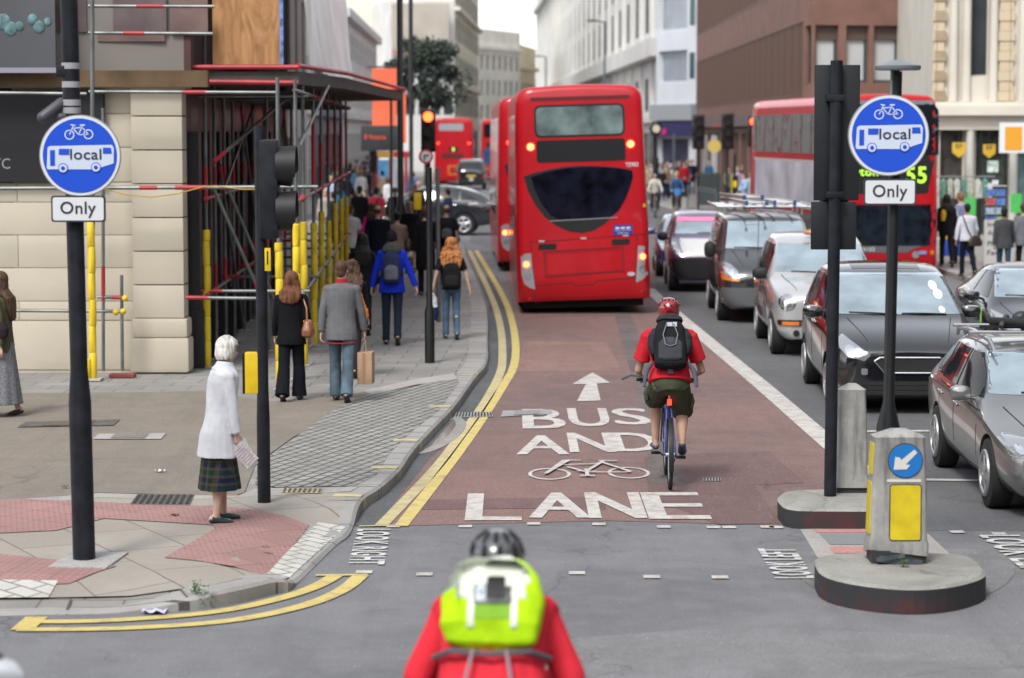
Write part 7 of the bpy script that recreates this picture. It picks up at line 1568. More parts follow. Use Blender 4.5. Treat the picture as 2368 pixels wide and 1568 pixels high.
M_ = Matrix.Translation(h) @ Matrix.Rotation(R(28), 4, 'X'); b.box(-.008, .0, -.055, .075, -.21, .04, M_); b.box(.006, .012, -.085, .05, -.19, .03, M_ @ Matrix.Rotation(R(14), 4, 'X')); b.build('sheets', mat('printed_paper', (.60, .61, .63), .7, var=.25, vs=55), t)
b = MB()
for i in range(7): b.box(.012, .0135, -.07, .03, -.165 + i * .026, -.158 + i * .026, M_ @ Matrix.Rotation(R(14), 4, 'X'))
b.build('print_lines', mat('print_pink', (.55, .30, .28), .8), t)
# --- woman cut by the left edge
F = figure('long-haired woman in an olive top and long grey skirt at the left edge', at(4, 28.6), R(85), H=1.70, sk='pale', vox=.012, legs=((10, 4), (-6, -14)), hair='vlong', hc='brown', top=dict(c=(.075, .08, .045), col='olive', hem=.78, loose=.02, part='top'), bot=dict(kind='skirt', mat=fleck, hem=.16, flare=.06, lowshoe=True), shoes=(.05, .03, .03), arms=((-10, 8, 0, 4), (12, 8, 25, 4)))
t = carried('shoulder_bag', 'dark shoulder bag of the woman at the left edge', 'bag', F); b = MB(); S = F['S']; b.loft([S(.98, -.22), S(1.08, -.23), S(1.17, -.22)], [.06, .07, .05], [.13, .14, .10], (1, 0, 0), 14, power=.6); blob(b, 'bag_body', cloth('bag_dark', (.03, .02, .025)), t, .012, 2)
# --- the pair in front
F = figure('auburn-haired woman in a black suit next to the man in grey fleece', at(672, 30.3), R(-3), H=1.62, vox=.011, legs=((-8, -24), (11, 2)), arms=((6, 10, 16, 4), (-8, 12, 4, 10)), hair='long', hc='auburn', yaw=-20, top=dict(c=(.008, .008, .010), col='suit_black', hem=.74, loose=.028, flare=.10), bot=dict(c=(.008, .010, .014), col='suit_black2', flare=.045), shoes=(.015, .012, .012))
def handbag(F, label, c, x, y, z, w_=.17, h=.24, d=.07, strap=True, side=1, ztop=1.42, name='handbag', rzz=0, col=None):
    t = carried(name, label, 'handbag', F); S = F['S']; m = mat('leather_' + (col or label[:6].replace(' ', '_')), c, .4, var=.25, vs=9, coat=.3, bump=.3, bs=16); b = MB()
    b.loft([S(z - h / 2, x, y), S(z - h * .4, x, y), S(z - h * .1, x, y), S(z + h * .35, x, y), S(z + h / 2, x, y)], [d * .7, d, d * 1.05, d * .7, d * .4], [w_ * .75, w_, w_ * 1.02, w_ * .75, w_ * .5], (1, 0, 0), 16, power=.7); blob(b, 'bag_body', m, t, .010, 2, .003, 12)
    if strap: b = MB(); b.tube([S(z + h * .3, x, y - w_ * .6), S((z + ztop) / 2 + .06, x - side * .01, y - .07), S(ztop + .02, x - side * .09, -.02), S((z + ztop) / 2 + .06, x - side * .01, y + .06), S(z + h * .3, x, y + w_ * .6)], .012, 8); b.build('strap', m, t, True)
    return t
handbag(F, 'tan leather handbag over the shoulder of the auburn-haired woman', (.22, .075, .03), .24, -.06, .99, .15, .25, .075, True, 1, col='tan')
F = figure('man in a grey fleece with red collar and faded jeans carrying a paper bag', at(789, 30.2), R(-4), H=1.76, vox=.009, legs=((12, 2), (-9, -27)), arms=((-7, 11, 2, 5), (8, 13, 14, 6)), hair='crop', hc='brown', yaw=8, sh=1.04, top=dict(c=(.13, .13, .14), col='fleece_grey', hem=.745, loose=.034, flare=.03, part='fleece'), bot=dict(mat=mat('denim_faded', (.075, .115, .15), .9, var=.55, vs=3.2, bump=.4, bs=30), flare=.02), shoes=(.02, .018, .016))
S = F['S']; b = MB(); b.loft([S(1.53), S(1.50), S(1.465)], [.066, .074, .092], [.062, .072, .085], (1, 0, 0), 18); blob(b, 'collar', cloth('collar_red', (.30, .02, .03)), F['root'], .009, 2)
b = MB(); b.loft([V((F['hip'].x, F['hip'].y, .752)), V((F['hip'].x, F['hip'].y, .738))], [.206, .206], [.154, .154], (1, 0, 0), 30); b.build('red_hem', cloth('collar_red', (.30, .02, .03)), F['root'], True)
t = carried('paper_bag', 'brown paper carrier bag held by the man in the grey fleece', 'paper bag', F); h = F['P']['wr1'] + V((.012, .02, -.13)); kr_ = mat('kraft_paper', (.40, .25, .16), .8, var=.12, vs=6, bump=.3, bs=8); b = MB(); b.box(-.085, .10, -.16, .12, -.535, -.135, Matrix.Translation(h)); b.build('bag_body', kr_, t, bevel=.006)
b = MB(); b.box(-.02, .015, -.165, -.161, -.53, -.14, Matrix.Translation(h)); b.build('bag_crease', mat('kraft_dark', (.30, .18, .11), .8), t)
for x in (-.03, .04): b = MB(); b.tube([h + V((x - .02, -.10, -.135)), h + V((.0, -.01, .01)), h + V((x + .02, .09, -.135))], .004, 6); b.build('handle', kr_, t, True)
# --- curly brown-haired woman half hidden
F = figure('curly brown-haired woman with an orange scarf, half hidden behind the grey-fleece man', at(812, 33.3), R(-5), H=1.60, vox=.012, hair='curly', hc='brown', legs=((10, 4), (-12, -30)), top=dict(c=(.012, .012, .016), col='coat_black', hem=.66, loose=.035), bot=dict(c=(.02, .02, .025)))
t = carried('scarf', 'orange knitted scarf hanging behind the curly brown-haired woman', 'scarf', F); S = F['S']; b = MB(); b.loft([S(1.46, .05, -.10), S(1.30, .12, -.15), S(1.12, .17, -.16), S(.95, .22, -.15), S(.86, .24, -.14)], [.04, .05, .055, .07, .03], [.02, .03, .03, .035, .02], (1, 0, 0), 12); blob(b, 'cloth', cloth('scarf_orange', (.42, .13, .03)), t, .010, 2, .012, 22)
# --- man in the blue jacket
F = figure('man in a bright blue jacket and black beanie with a navy backpack', at(906, 38.4), R(1), H=1.80, vox=.011, legs=((7, -2), (-4, -34)), arms=((4, 17, -4, 12), (2, 22, 2, 20)), hair='beanie', top=dict(c=(.012, .035, .50), col='jacket_blue', hem=.80, loose=.04, flare=.05), bot=dict(c=(.018, .028, .045), col='denim_dark'), shoes=(.04, .03, .025), yaw=5)
S = F['S']; b = MB(); b.loft([S(1.55, 0, -.05), S(1.50, 0, -.075), S(1.44, 0, -.11), S(1.38, 0, -.12)], [.10, .15, .15, .07], [.07, .085, .06, .03], (1, 0, 0), 18); blob(b, 'hood', cloth('hood_grey', (.06, .065, .06)), F['root'], .010, 3, .006, 12)
backpack(F, 'navy and grey backpack worn by the man in the blue jacket', (.025, .03, .075), (.11, .115, .15), w_=.29, h=.48, d=.15, z=1.19, col='bp_navy')
# --- long black-haired woman in black
F = figure('woman in black with long straight black hair, left of the blue jacket man', at(838, 40.3), R(4), H=1.67, vox=.013, legs=((10, 2), (-8, -28)), arms=((-4, 12, 4, 8), (4, 12, 10, 8)), hair='vlong', hc='black', top=dict(c=(.012, .016, .02), col='coat_teal_black', hem=.72, loose=.04, flare=.06), bot=dict(c=(.012, .013, .016)), yaw=0)
handbag(F, 'black shoulder bag of the long-haired woman in black', (.015, .015, .017), .25, -.04, 1.12, .14, .22, .06, True, 1, col='black')
# --- curly ginger woman
F = figure('woman with long curly ginger hair, black top and blue jeans, near the kerb', at(1043, 39.4), R(4), H=1.62, vox=.011, legs=((8, -4), (-1, -26)), arms=((-6, 20, -2, 14), (-4, 20, 2, 14)), hair='curly', hc='ginger', sh=.95, top=dict(c=(.014, .015, .02), col='tee_black', hem=.86, loose=.012, sleeve='short', part='top'), bot=dict(mat=mat('denim_mid', (.07, .125, .20), .9, var=.5, vs=4, bump=.4, bs=30), flare=.0), shoes=(.03, .06, .08))
backpack(F, 'black backpack worn by the woman with curly ginger hair', (.012, .012, .013), (.02, .02, .022), w_=.31, h=.44, d=.15, z=1.10, col='bp_black')
t = carried('garment', 'white and navy garment held in the left hand of the ginger-haired woman', 'clothes', F); h = F['P']['wr0'] + V((-.02, 0, -.06)); b = MB(); b.loft([h, h + V((.03, .02, -.12)), h + V((.05, 0, -.26))], [.03, .06, .05], [.03, .05, .05], (1, 0, 0), 10); blob(b, 'white_part', cloth('garment_white', (.62, .63, .68)), t, .010, 2, .01, 20); b = MB(); b.loft([h + V((.05, 0, -.24)), h + V((.06, 0, -.36)), h + V((.06, 0, -.46))], [.05, .06, .03], [.05, .05, .03], (1, 0, 0), 10); blob(b, 'navy_part', cloth('garment_navy', (.02, .03, .11)), t, .010, 2, .01, 20)
# --- rest of the pavement crowd, seen from behind: label, u, Y, height, hair, hair colour, top, bottom, extras
blk = (.010, .010, .013)
def walker(label, u, Y, H=1.72, hair='short', hc='brown', c=blk, col=None, hem=.76, sleeve='long', kd='trousers', bc=(.015, .017, .022), rz=0, sk='pale', ph_=1, vox=.016, yaw=0, loose=.035, sh=1.0, **kw):
    a = 12 * ph_; top = dict(c=c, col=col or 'top_%.2f_%.2f_%.2f' % c, hem=hem, sleeve=sleeve, loose=loose, part='jacket' if sleeve == 'long' else 'shirt'); bot = dict(kind=kd, c=bc, col='bot_%.2f_%.2f_%.2f' % bc, hem=kw.pop('bhem', .08))
    top.update(kw.pop('topx', {})); return figure(label, at(u, Y, kw.pop('z', PH)), R(rz), H=H, sk=sk, vox=vox, legs=kw.pop('legs', ((a, a - 10), (-a, -a - 22))), arms=kw.pop('arms', ((-a, 10, -a + 8, 4), (a, 10, a + 14, 4))), hair=hair, hc=hc, yaw=yaw, top=top, bot=bot, sh=sh, shoes=(.02, .02, .02), **kw)
F = walker('tall man in a long black coat mostly behind the black post, holding a black bag', 984, 50, 1.84, 'short', 'brown', hem=.5)
handbag(F, 'black briefcase-like bag in the left hand of the man behind the black post', (.012, .012, .013), -.30, .0, .66, .16, .22, .05, False, -1, name='bag', col='black')
F = walker('bald man in a black jacket with white-striped black backpack, beside the grey post', 1033, 53.5, 1.76, 'bald', 'brown', sleeve='short', sk='tan', rz=3, ph_=-1); backpack(F, 'black backpack with pale stripes on the bald man', (.012, .012, .014), (.08, .08, .085), w_=.32, h=.46, z=1.2, col='bp_striped', vox=.016)
t = carried('bottle', 'pale plastic bottle in the right hand of the bald man with a backpack', 'bottle', F); b = MB(); h = F['P']['wr1'] + V((.06, .03, -.12)); b.loft([h, h + V((0, 0, .14)), h + V((0, 0, .19)), h + V((0, 0, .22))], [.035, .035, .014, .014], None, (1, 0, 0), 12); b.build('body', mat('bottle_clear', (.6, .6, .7), .15, coat=1), t, True)
walker('balding man in a dark navy suit jacket seen from behind', 874, 52, 1.80, 'bald', 'brown', (.012, .015, .026), hem=.70, sh=1.12, loose=.05)
F = walker('woman with black hair in a beige jacket carrying a brown bag', 918, 52.5, 1.64, 'bun', 'black', (.30, .21, .165), hem=.80, rz=-3); handbag(F, 'dark brown slouchy bag of the woman in the beige jacket', (.035, .022, .018), .27, -.03, .98, .16, .30, .07, True, 1, col='dkbrown')
walker('fair-haired woman with ponytail in a black coat and bare legs', 949, 58, 1.70, 'pony', 'fair', blk, hem=.62, kd='skirt', bhem=.55, ph_=-1)
F = walker('woman with brown hair and a pink bag, left of the suited man', 862, 58, 1.66, 'long', 'brown', (.02, .02, .03)); t = carried('shoulder_bag', 'bright pink bag on the left side of the brown-haired woman', 'bag', F); b = MB(); S = F['S']; b.loft([S(1.42, -.17, -.08), S(1.2, -.22, -.1), S(1.0, -.30, -.08), S(.88, -.36, -.05)], [.03, .05, .09, .05], [.05, .07, .08, .05], (1, 0, 0), 12); blob(b, 'bag_body', cloth('bag_pink', (.75, .03, .28)), t, .016, 2)
walker('person in a white T-shirt with pale rucksack behind the yellow poles', 808, 54.5, 1.74, 'short', 'brown', (.60, .61, .62), sleeve='short', sk='tan', bc=(.02, .025, .05))
F = walker('man in a red shirt with a diagonal strap, beyond the suited man', 870, 71, 1.76, 'short', 'black', (.62, .05, .09), sleeve='short', sk='tan'); t = carried('strap_bag', 'dark strap across the back of the red-shirted man', 'bag', F); b = MB(); S = F['S']; b.tube([S(1.44, .10, -.10), S(1.25, 0, -.16), S(1.05, -.12, -.15)], .025, 6); b.build('strap', BLK, t, True)
walker('man in a plain black jacket at the back, left of the red shirt', 832, 70, 1.80, 'short', 'black', blk, sh=1.1, ph_=-1)
walker('dark-haired woman in black between the red shirt and the lamp post', 914, 73, 1.70, 'pony', 'black', (.012, .012, .016))
walker('brown-haired woman in a black coat left of the bald man by the car', 957, 76, 1.72, 'long', 'brown', blk, rz=-60)
walker('bald man in black standing in front of the grey car', 971, 78, 1.80, 'bald', 'grey', blk, rz=120, sk='tan')
walker('young dark-haired man in a navy T-shirt in front of the grey car', 1037, 75, 1.74, 'short', 'black', (.03, .04, .09), sleeve='short', rz=70, sk='tan', z=0)
far = [('man in a grey suit and lavender shirt walking towards the viewer', 829, 112, 1.82, 'short', 'fair', (.20, .21, .21), 178), ('man in a dark jacket walking towards the viewer beside the grey suit', 862, 106, 1.78, 'bald', 'fair', (.03, .03, .035), 175),
       ('person in a beige jacket by the phone kiosk', 886, 101, 1.74, 'short', 'black', (.42, .34, .24), 60), ('woman in a white jacket bending by the kiosk', 898, 93, 1.60, 'bob', 'brown', (.60, .58, .60), 40), ('child in a bright light-blue top in the crowd', 845, 84, 1.45, 'short', 'black', (.05, .40, .62), 150),
       ('man in a dark jumper with white collar at the far left of the crowd', 817, 118, 1.82, 'bald', 'fair', (.03, .035, .05), 180), ('person in a blue shirt right of the kiosk', 956, 99, 1.72, 'short', 'brown', (.06, .16, .42), 20), ('person in light blue by the yellow poles', 766, 92, 1.70, 'short', 'blonde', (.40, .45, .60), 160),
       ('blonde woman in a cream top behind the yellow poles', 752, 78, 1.62, 'long', 'blonde', (.45, .40, .33), 190), ('man facing left in dark clothes behind the yellow poles', 772, 74, 1.66, 'short', 'brown', (.05, .05, .06), 100), ('woman with blue rucksack straps in the crowd', 784, 86, 1.66, 'long', 'black', (.04, .12, .20), 10),
       ('person in black next to the child in light blue', 800, 95, 1.76, 'short', 'black', (.02, .02, .03), 0), ('person with a red cap far back in the crowd', 846, 134, 1.76, 'short', 'auburn', (.04, .05, .08), 0), ('person in a blue hooded top far down the pavement', 850, 148, 1.90, 'short', 'black', (.05, .13, .32), 0),
       ('person in a pale grey top far back', 826, 140, 1.74, 'short', 'brown', (.45, .48, .50), 0), ('person in dark red far back in the crowd', 812, 128, 1.70, 'long', 'black', (.15, .03, .04), 180), ('person in black far back by the kiosk', 872, 125, 1.76, 'short', 'black', (.02, .02, .025), 0),
       ('person in brown far back on the pavement', 838, 126, 1.68, 'bob', 'brown', (.14, .09, .06), 180), ('person in a white shirt far back', 880, 138, 1.74, 'short', 'brown', (.5, .5, .5), 180), ('dark-clothed person next to the wall, far back', 800, 108, 1.72, 'short', 'brown', (.05, .05, .07), 180),
       ('person with pale hat by the far shop fronts', 858, 160, 1.76, 'short', 'white', (.2, .2, .22), 180), ('distant person in blue jeans and grey', 866, 170, 1.74, 'short', 'brown', (.15, .15, .16), 0), ('person in maroon near the child in blue', 792, 101, 1.68, 'long', 'auburn', (.14, .04, .05), 160)]
for i, (lab, u, Y, H, hr, hc_, c, rz) in enumerate(far): walker(lab, u, Y, H, hr, hc_, c, rz=rz, vox=.026, ph_=1 if i % 2 else -1, bc=((.02, .022, .03), (.05, .08, .13), (.06, .055, .05))[i % 3], z=0 if (Y < 90 and Y > 73) else PH)
random.seed(8)
cols = dict(mustard=(.4, .27, .05), black=(.012, .012, .015), white=(.6, .6, .6), crimson=(.4, .02, .03), olive=(.1, .11, .05), sky_blue=(.2, .4, .62), purple=(.14, .05, .2), cream=(.5, .46, .36), navy=(.02, .03, .1), grey=(.2, .2, .21), orange=(.6, .18, .03), teal=(.03, .2, .22), brown=(.12, .07, .04), pink=(.6, .2, .3), charcoal=(.04, .04, .045), lilac=(.35, .3, .48), green=(.05, .22, .08), tan=(.32, .22, .13))
for i, (nm, c) in enumerate(cols.items()):
    u = 762 + (i * 37) % 122; Y = 94 + i * 3.6; walker('distant walker in a %s top in the crowd on the far left pavement' % nm.replace('_', ' '), u, Y, 1.62 + .2 * random.random(), ('short', 'long', 'bob')[i % 3], ('brown', 'black', 'fair', 'blonde')[i % 4], c, rz=(0, 180)[i % 2], vox=.03)
    if i % 3 != 1: u = 1494 + (i * 29) % 112; walker('bystander in a %s top in the far group right of the red bus' % nm.replace('_', ' '), u, 121 + (i * 1.3) % 22, 1.62 + .2 * random.random(), ('short', 'long', 'bob')[i % 3], ('brown', 'black', 'fair')[i % 3], tuple(x * .8 for x in c), rz=(10, 170)[i % 2], vox=.03, legs=((2, 0), (-2, -3)))
right = [('person in a sleeveless white top among those waiting by the bus', 1503, 128, 1.70, 'short', 'fair', (.50, .48, .48), 170), ('man in a light blue shirt seen from behind near the street clock', 1516, 136, 1.86, 'short', 'brown', (.28, .36, .60), 10), ('woman in a pink top in the waiting group', 1523, 130, 1.66, 'bob', 'black', (.70, .05, .30), 20),
         ('man in a grey-lilac shirt and blue jeans in the waiting group', 1543, 127, 1.78, 'bald', 'brown', (.16, .15, .18), 175), ('man in a dark suit with pale shirt in the waiting group', 1570, 131, 1.80, 'short', 'brown', (.06, .04, .035), 180), ('woman in a denim jacket with long brown hair in the waiting group', 1586, 125, 1.74, 'long', 'brown', (.04, .07, .14), 185),
         ('dark-haired man in black at the right end of the waiting group', 1600, 131, 1.84, 'short', 'black', (.015, .015, .025), 190), ('person in pale blue at the back of the waiting group', 1552, 140, 1.76, 'short', 'black', (.35, .42, .55), 0), ('short-haired person in beige at the left of the waiting group', 1495, 120, 1.72, 'short', 'fair', (.33, .28, .22), 160),
         ('person in black near the street clock', 1530, 119, 1.60, 'short', 'black', (.02, .02, .03), 180), ('person in blue in the shop doorway', 1638, 134, 1.76, 'long', 'fair', (.03, .10, .18), 170), ('woman in a grey-green top leaning near the signal post', 1684, 112, 1.74, 'short', 'auburn', (.13, .15, .11), 175), ('grey-haired man in a lilac shirt with a strap across', 1704, 110, 1.78, 'short', 'grey', (.36, .30, .42), 178),
         ('woman in a light blue shirt looking at her phone', 1721, 99, 1.66, 'short', 'auburn', (.30, .42, .62), 120), ('person in dark clothes behind the lilac shirt man', 1714, 118, 1.78, 'short', 'black', (.02, .02, .025), 190), ('person in pale clothes next to the oncoming bus', 1736, 100, 1.72, 'short', 'brown', (.35, .42, .44), 160)]
for i, (lab, u, Y, H, hr, hc_, c, rz) in enumerate(right): walker(lab, u, Y, H, hr, hc_, c, rz=rz, vox=.026, legs=((2, 0), (-2, -3)), arms=((18, 10, 70, -10), (12, 10, 60, -12)), bc=((.03, .05, .10), (.02, .022, .03), (.05, .09, .16))[i % 3])
# right pavement, nearer
F = walker('man in a white shirt with a brown shoulder bag, outside the shops', 2236, 56.5, 1.70, 'crop', 'black', (.60, .60, .68), col='shirt_white', rz=8, sk='tan', vox=.013, bc=(.010, .012, .018), hem=.86, arms=((-6, 16, 2, 6), (2, 14, 30, -4)))
handbag(F, 'dark brown satchel hanging on the hip of the white-shirted man', (.035, .02, .018), .14, -.17, .86, .05, .26, .17, False, 1, name='satchel', col='dkbrown'); t = F['root']; S = F['S']; q = carried('satchel_strap', 'brown strap running across the back of the white shirt', 'strap', F); b = MB(); b.tube([S(1.47, -.12, .0), S(1.40, -.13, -.13), S(1.15, -.05, -.155), S(.95, .06, -.155)], .016, 6); b.build('strap', mat('leather_dkbrown2', (.035, .02, .018), .5), q, True)
walker('man in a dark grey jumper and jeans with black hair, outside the shops', 2321, 55, 1.66, 'short', 'black', (.065, .068, .075), col='jumper_grey', rz=-4, vox=.013, bc=(.03, .06, .10), sk='brown')
F = walker('man in a blue checked shirt behind the white-shirted man', 2221, 62, 1.82, 'short', 'fair', rz=50, topx=dict(mat=check), vox=.016); 
F = walker('person in black with a yellow bag strap beside the oncoming bus', 2188, 60.5, 1.80, 'long', 'black', (.015, .015, .018), vox=.016); t = carried('shoulder_bag', 'small yellow bag on the person in black by the bus', 'bag', F); b = MB(); S = F['S']; b.loft([S(1.40, -.10, -.13), S(1.3, -.10, -.16), S(1.12, -.12, -.17)], [.04, .07, .05], [.03, .05, .03], (1, 0, 0), 10); blob(b, 'bag_body', cloth('bag_yellow', (.62, .45, .03)), t, .014, 2)
walker('person in a grey jacket cut by the right edge', 2366, 56, 1.72, 'short', 'brown', (.16, .17, .19), vox=.016)
# ================================================================= bicycles and riders
def bicycle(label, loc, rz, c, tyre=.019, scale=1.0, mud=True, city=False, group=None):
    t = thing('bicycle', label, 'bicycle', loc, rz, group); fm = paint('bike_' + label[:5].strip(), c, .2); r = .345
    for y in (0, 1.04):
        b = MB(); b.ring((0, y, r), r - tyre, tyre, 'x', 44, 8); w_ = b.build('wheel', TYRE, t, True); b = MB(); b.ring((0, y, r), r - tyre * 2.3, .009, 'x', 40, 6)
        for i in range(20): a = 2 * pi * i / 20; b.tube([(.018 * (-1) ** i, y, r), (0, y + (r - .04) * cos(a), r + (r - .04) * sin(a))], .0016, 4)
        b.disc((0, y, r), .022, -.045, .045); b.build('rim', ALLOY, w_, True)
    BB = V((0, .44, .285)); ST = V((0, .27, .82)); HT = V((0, .86, .88)); HB = V((0, .89, .74)); FX = V((0, 1.04, r)); RX = V((0, 0, r)); b = MB()
    for p, q, rr_ in ((BB, ST, .017), (ST, HT, .016), (BB, HB, .019), (HT + V((0, -.01, .05)), HB, .020)): b.tube([p, q], rr_, 10)
    for s in (-1, 1): b.tube([RX + V((s * .055, 0, 0)), BB + V((s * .03, 0, 0))], .010, 8); b.tube([RX + V((s * .055, 0, 0)), ST + V((s * .02, -.0, -.04))], .009, 8); b.tube([HB + V((s * .04, .01, -.02)), FX + V((s * .052, 0, 0))], [.014, .009], 8)
    b.build('frame', fm, t, True); b = MB(); b.tube([ST, ST + V((0, -.04, .13))], .014, 8); b.build('seat_post', ALLOY, t)
    b = MB(); s0 = ST + V((0, -.05, .15)); b.loft([s0 + V((0, -.13, .0)), s0 + V((0, -.10, .012)), s0 + V((0, -.03, .01)), s0 + V((0, .06, .005)), s0 + V((0, .15, 0))], [.05, .078, .06, .03, .012], [.015, .028, .026, .02, .012], (1, 0, 0), 14); b.build('saddle', BLK, t, True)
    b = MB(); hb = HT + V((0, .04, .10)); b.tube([HT, hb], .014, 8)
    hw_ = .30; b.tube([hb + V((-hw_, -.05, .02)), hb + V((-.1, 0, 0)), hb + V((.1, 0, 0)), hb + V((hw_, -.05, .02))], .012, 8); b.build('handlebar', BLK, t, True)
    for s in (-1, 1): b = MB(); b.tube([hb + V((s * .19, -.035, .012)), hb + V((s * (hw_ + .01), -.052, .02))], .018, 10); b.build('grip', BLK, t, True); b = MB(); b.tube([hb + V((s * .2, -.01, .0)), hb + V((s * .27, .03, -.02))], .007, 6); b.build('brake_lever', BLK, t, True)
    b = MB(); b.disc(BB + V((.05, 0, 0)), .09, -.004, .004); b.ring(BB + V((.052, 0, 0)), .085, .006, 'x', 24, 5); b.build('chainring', ALLOY, t, True); b = MB(); b.tube([BB + V((.052, 0, .085)), RX + V((.05, 0, .04))], .005, 4); b.tube([BB + V((.052, 0, -.085)), RX + V((.05, 0, -.04))], .005, 4); b.build('chain', BLK, t)
    for s, dy in ((-1, .17), (1, -.17)): b = MB(); b.tube([BB + V((s * .06, 0, 0)), BB + V((s * .075, dy, 0))], .011, 6); b.box(s * .12 - .045, s * .12 + .045, BB.y + dy - .04, BB.y + dy + .04, BB.z - .012, BB.z + .012); b.build('pedal', BLK, t, True)
    if mud:
        for y, a0, a1 in ((0, 40, 200), (1.04, 20, 170)):
            b = MB(); n = 20
            for i in range(n + 1): a = R(a0 + (a1 - a0) * i / n); b.v += [(x, y + (r + .02 - .004 * abs(x) / .022) * cos(a), r + (r + .02) * sin(a) - abs(x) * .2) for x in (-.024, 0, .024)]
            for i in range(n):
                for j in range(2): q = i * 3 + j; b.f.append([q, q + 3, q + 4, q + 1]); b.mi.append(0)
            b.build('mudguard', BLK, t, True)
    b = MB(); b.box(-.022, .022, -.115, -.075, 0, .06, Matrix.Translation(ST + V((0, .03, -.01)))); b.build('rear_light', mat('light_red_lit', (.9, .08, .02), .4, emit=1.0, ecol=(1, .05, .02)), t, bevel=.006)
    return t
LEGJ = dict(knee0=(-.125, .60, .83), ank0=(-.125, .56, .40), knee1=(.135, .50, .72), ank1=(.125, .20, .455), toe0=(-.05, 1, -.08), toe1=(.05, .80, -.55))
def helmet(F, label, m, vents=5, s=1.0, dark=None):
    t = carried('helmet', label, 'helmet', F); H = F['HP']; k = F['k']; b = MB(); c = H(0, -.012, .045); b.ell(c, (.108 * s * k, .132 * s * k, .105 * s * k), None, 24, 14); b.loft([H(0, -.02, -.035), H(0, -.015, .03)], [.100 * s * k, .107 * s * k], [.118 * s * k, .128 * s * k], (1, 0, 0), 24); o = blob(b, 'shell', m, t, .008, 3)
    dk_ = dark or mat('vent_black', (.006, .006, .007), .8)
    for i in range(vents):
        for zz_, q in ((.085, 52), (.035, 18)):
            a = R(-90 + (i - (vents - 1) / 2) * 36 + (10 if zz_ < .05 else 0)); e = R(q); p = c + V((.110 * s * k * cos(a) * cos(e), .134 * s * k * sin(a) * cos(e), .107 * s * k * sin(e)))
            b = MB(); n_ = V((p - c)).normalized(); up = V((0, 0, 1)) - n_ * n_.z; up.normalize(); sd = n_.cross(up); M_ = Matrix.Translation(p) @ Matrix((sd, up, n_)).transposed().to_4x4()
            b.ell((0, 0, 0), (.011 * s, .034 * s, .003) if vents > 5 else (.010, .011, .004), None, 10, 6); b.v = [tuple(M_ @ V(q_)) for q_ in b.v]; b.build('vent', dk_, t, True)
    return t
# red T-shirt cyclist in the bus lane
L0 = (D(1549, 1138, 23.5).x, 23.5, 0); rz0 = R(-1.5)
bicycle('blue city bicycle ridden by the man with the red helmet', L0, rz0, (.012, .04, .25), mud=True)
J = dict(LEGJ); J.update(el0=(-.30, .50, 1.13), wr0=(-.275, .80, 1.05), el1=(.33, .48, 1.13), wr1=(.285, .80, 1.05))
F = figure('cyclist in a red T-shirt and green cargo shorts riding up the bus lane', L0, rz0, H=1.80, sk='tan', vox=.009, lean=27, pelvis=(0, .20, 1.05), J=J, hair='crop', hc='brown', sh=1.12, lw=1.08, top=dict(c=(.52, .022, .035), col='tee_red', hem=.90, loose=.035, sleeve='short', part='shirt'), bot=dict(kind='shorts', c=(.068, .078, .048), col='cargo_green', flare=.012, lowshoe=True), shoes=(.05, .08, .15), pitch=-22)
helmet(F, 'glossy dark red helmet of the bus lane cyclist', mat('helmet_red', (.30, .008, .015), .22, .3, coat=1), 5)
bpk = backpack(F, 'bulky black and grey rucksack with straps on the red-shirted cyclist', (.014, .015, .018), (.045, .048, .058), w_=.32, h=.50, d=.17, z=1.215, col='bp_trek', vox=.010)
S = F['S']; b = MB(); b.loft([S(1.455, 0, -.19), S(1.49, 0, -.19), S(1.52, 0, -.18)], [.135, .125, .07], [.075, .075, .045], (1, 0, 0), 18, power=.7); blob(b, 'lid', cloth('bp_lid', (.035, .037, .042)), bpk, .009, 2, .006, 15)
for s in (-1, 1): b = MB(); b.loft([S(1.12, s * .15, -.17), S(1.2, s * .17, -.17), S(1.30, s * .165, -.18), S(1.38, s * .14, -.18)], [.03, .05, .05, .03], [.05, .07, .07, .04], (1, 0, 0), 12); blob(b, 'side_pocket', cloth('bp_side', (.03, .03, .036)), bpk, .009, 2, .006, 13)
for s in (-1, 1): b = MB(); b.tube([S(1.40, s * .03, -.30), S(1.27, s * .07, -.325), S(1.17, s * .05, -.325), S(1.15, 0, -.325)], .006, 6); b.build('cord', mat('cord_grey', (.15, .16, .17), .6), bpk, True)
b = MB(); b.box(-.026, .026, -.003, .003, -.36, .0, Matrix.Translation(S(1.24, 0, -.335))); b.build('hanging_strap', mat('strap_grey', (.07, .08, .10), .8), bpk)
b = MB(); b.box(-.05, .0, -.002, .002, -.02, .02, Matrix.Translation(S(1.385, .02, -.30))); b.box(.005, .045, -.002, .002, -.022, .022, Matrix.Translation(S(1.385, .02, -.30))); b.build('badge', mat('badge_white', (.6, .62, .66), .6), bpk)
for s in (-1, 1): b = MB(); b.tube([S(1.05, s * .17, -.15), S(.98, s * .22, -.14), S(.88, s * .24, -.16), S(.80, s * .25, -.16)], [.02, .026, .02, .014], 8); b.build('waist_strap', mat('strap_grey', (.07, .08, .10), .8), bpk, True)
b = MB(); b.tube([S(.88, -.24, -.15), S(.90, -.30, -.18), S(.90, -.38, -.20), S(.86, -.46, -.2)], [.006, .008, .010, .014], 6); b.build('loose_strap', mat('strap_grey', (.07, .08, .10), .8), bpk, True)
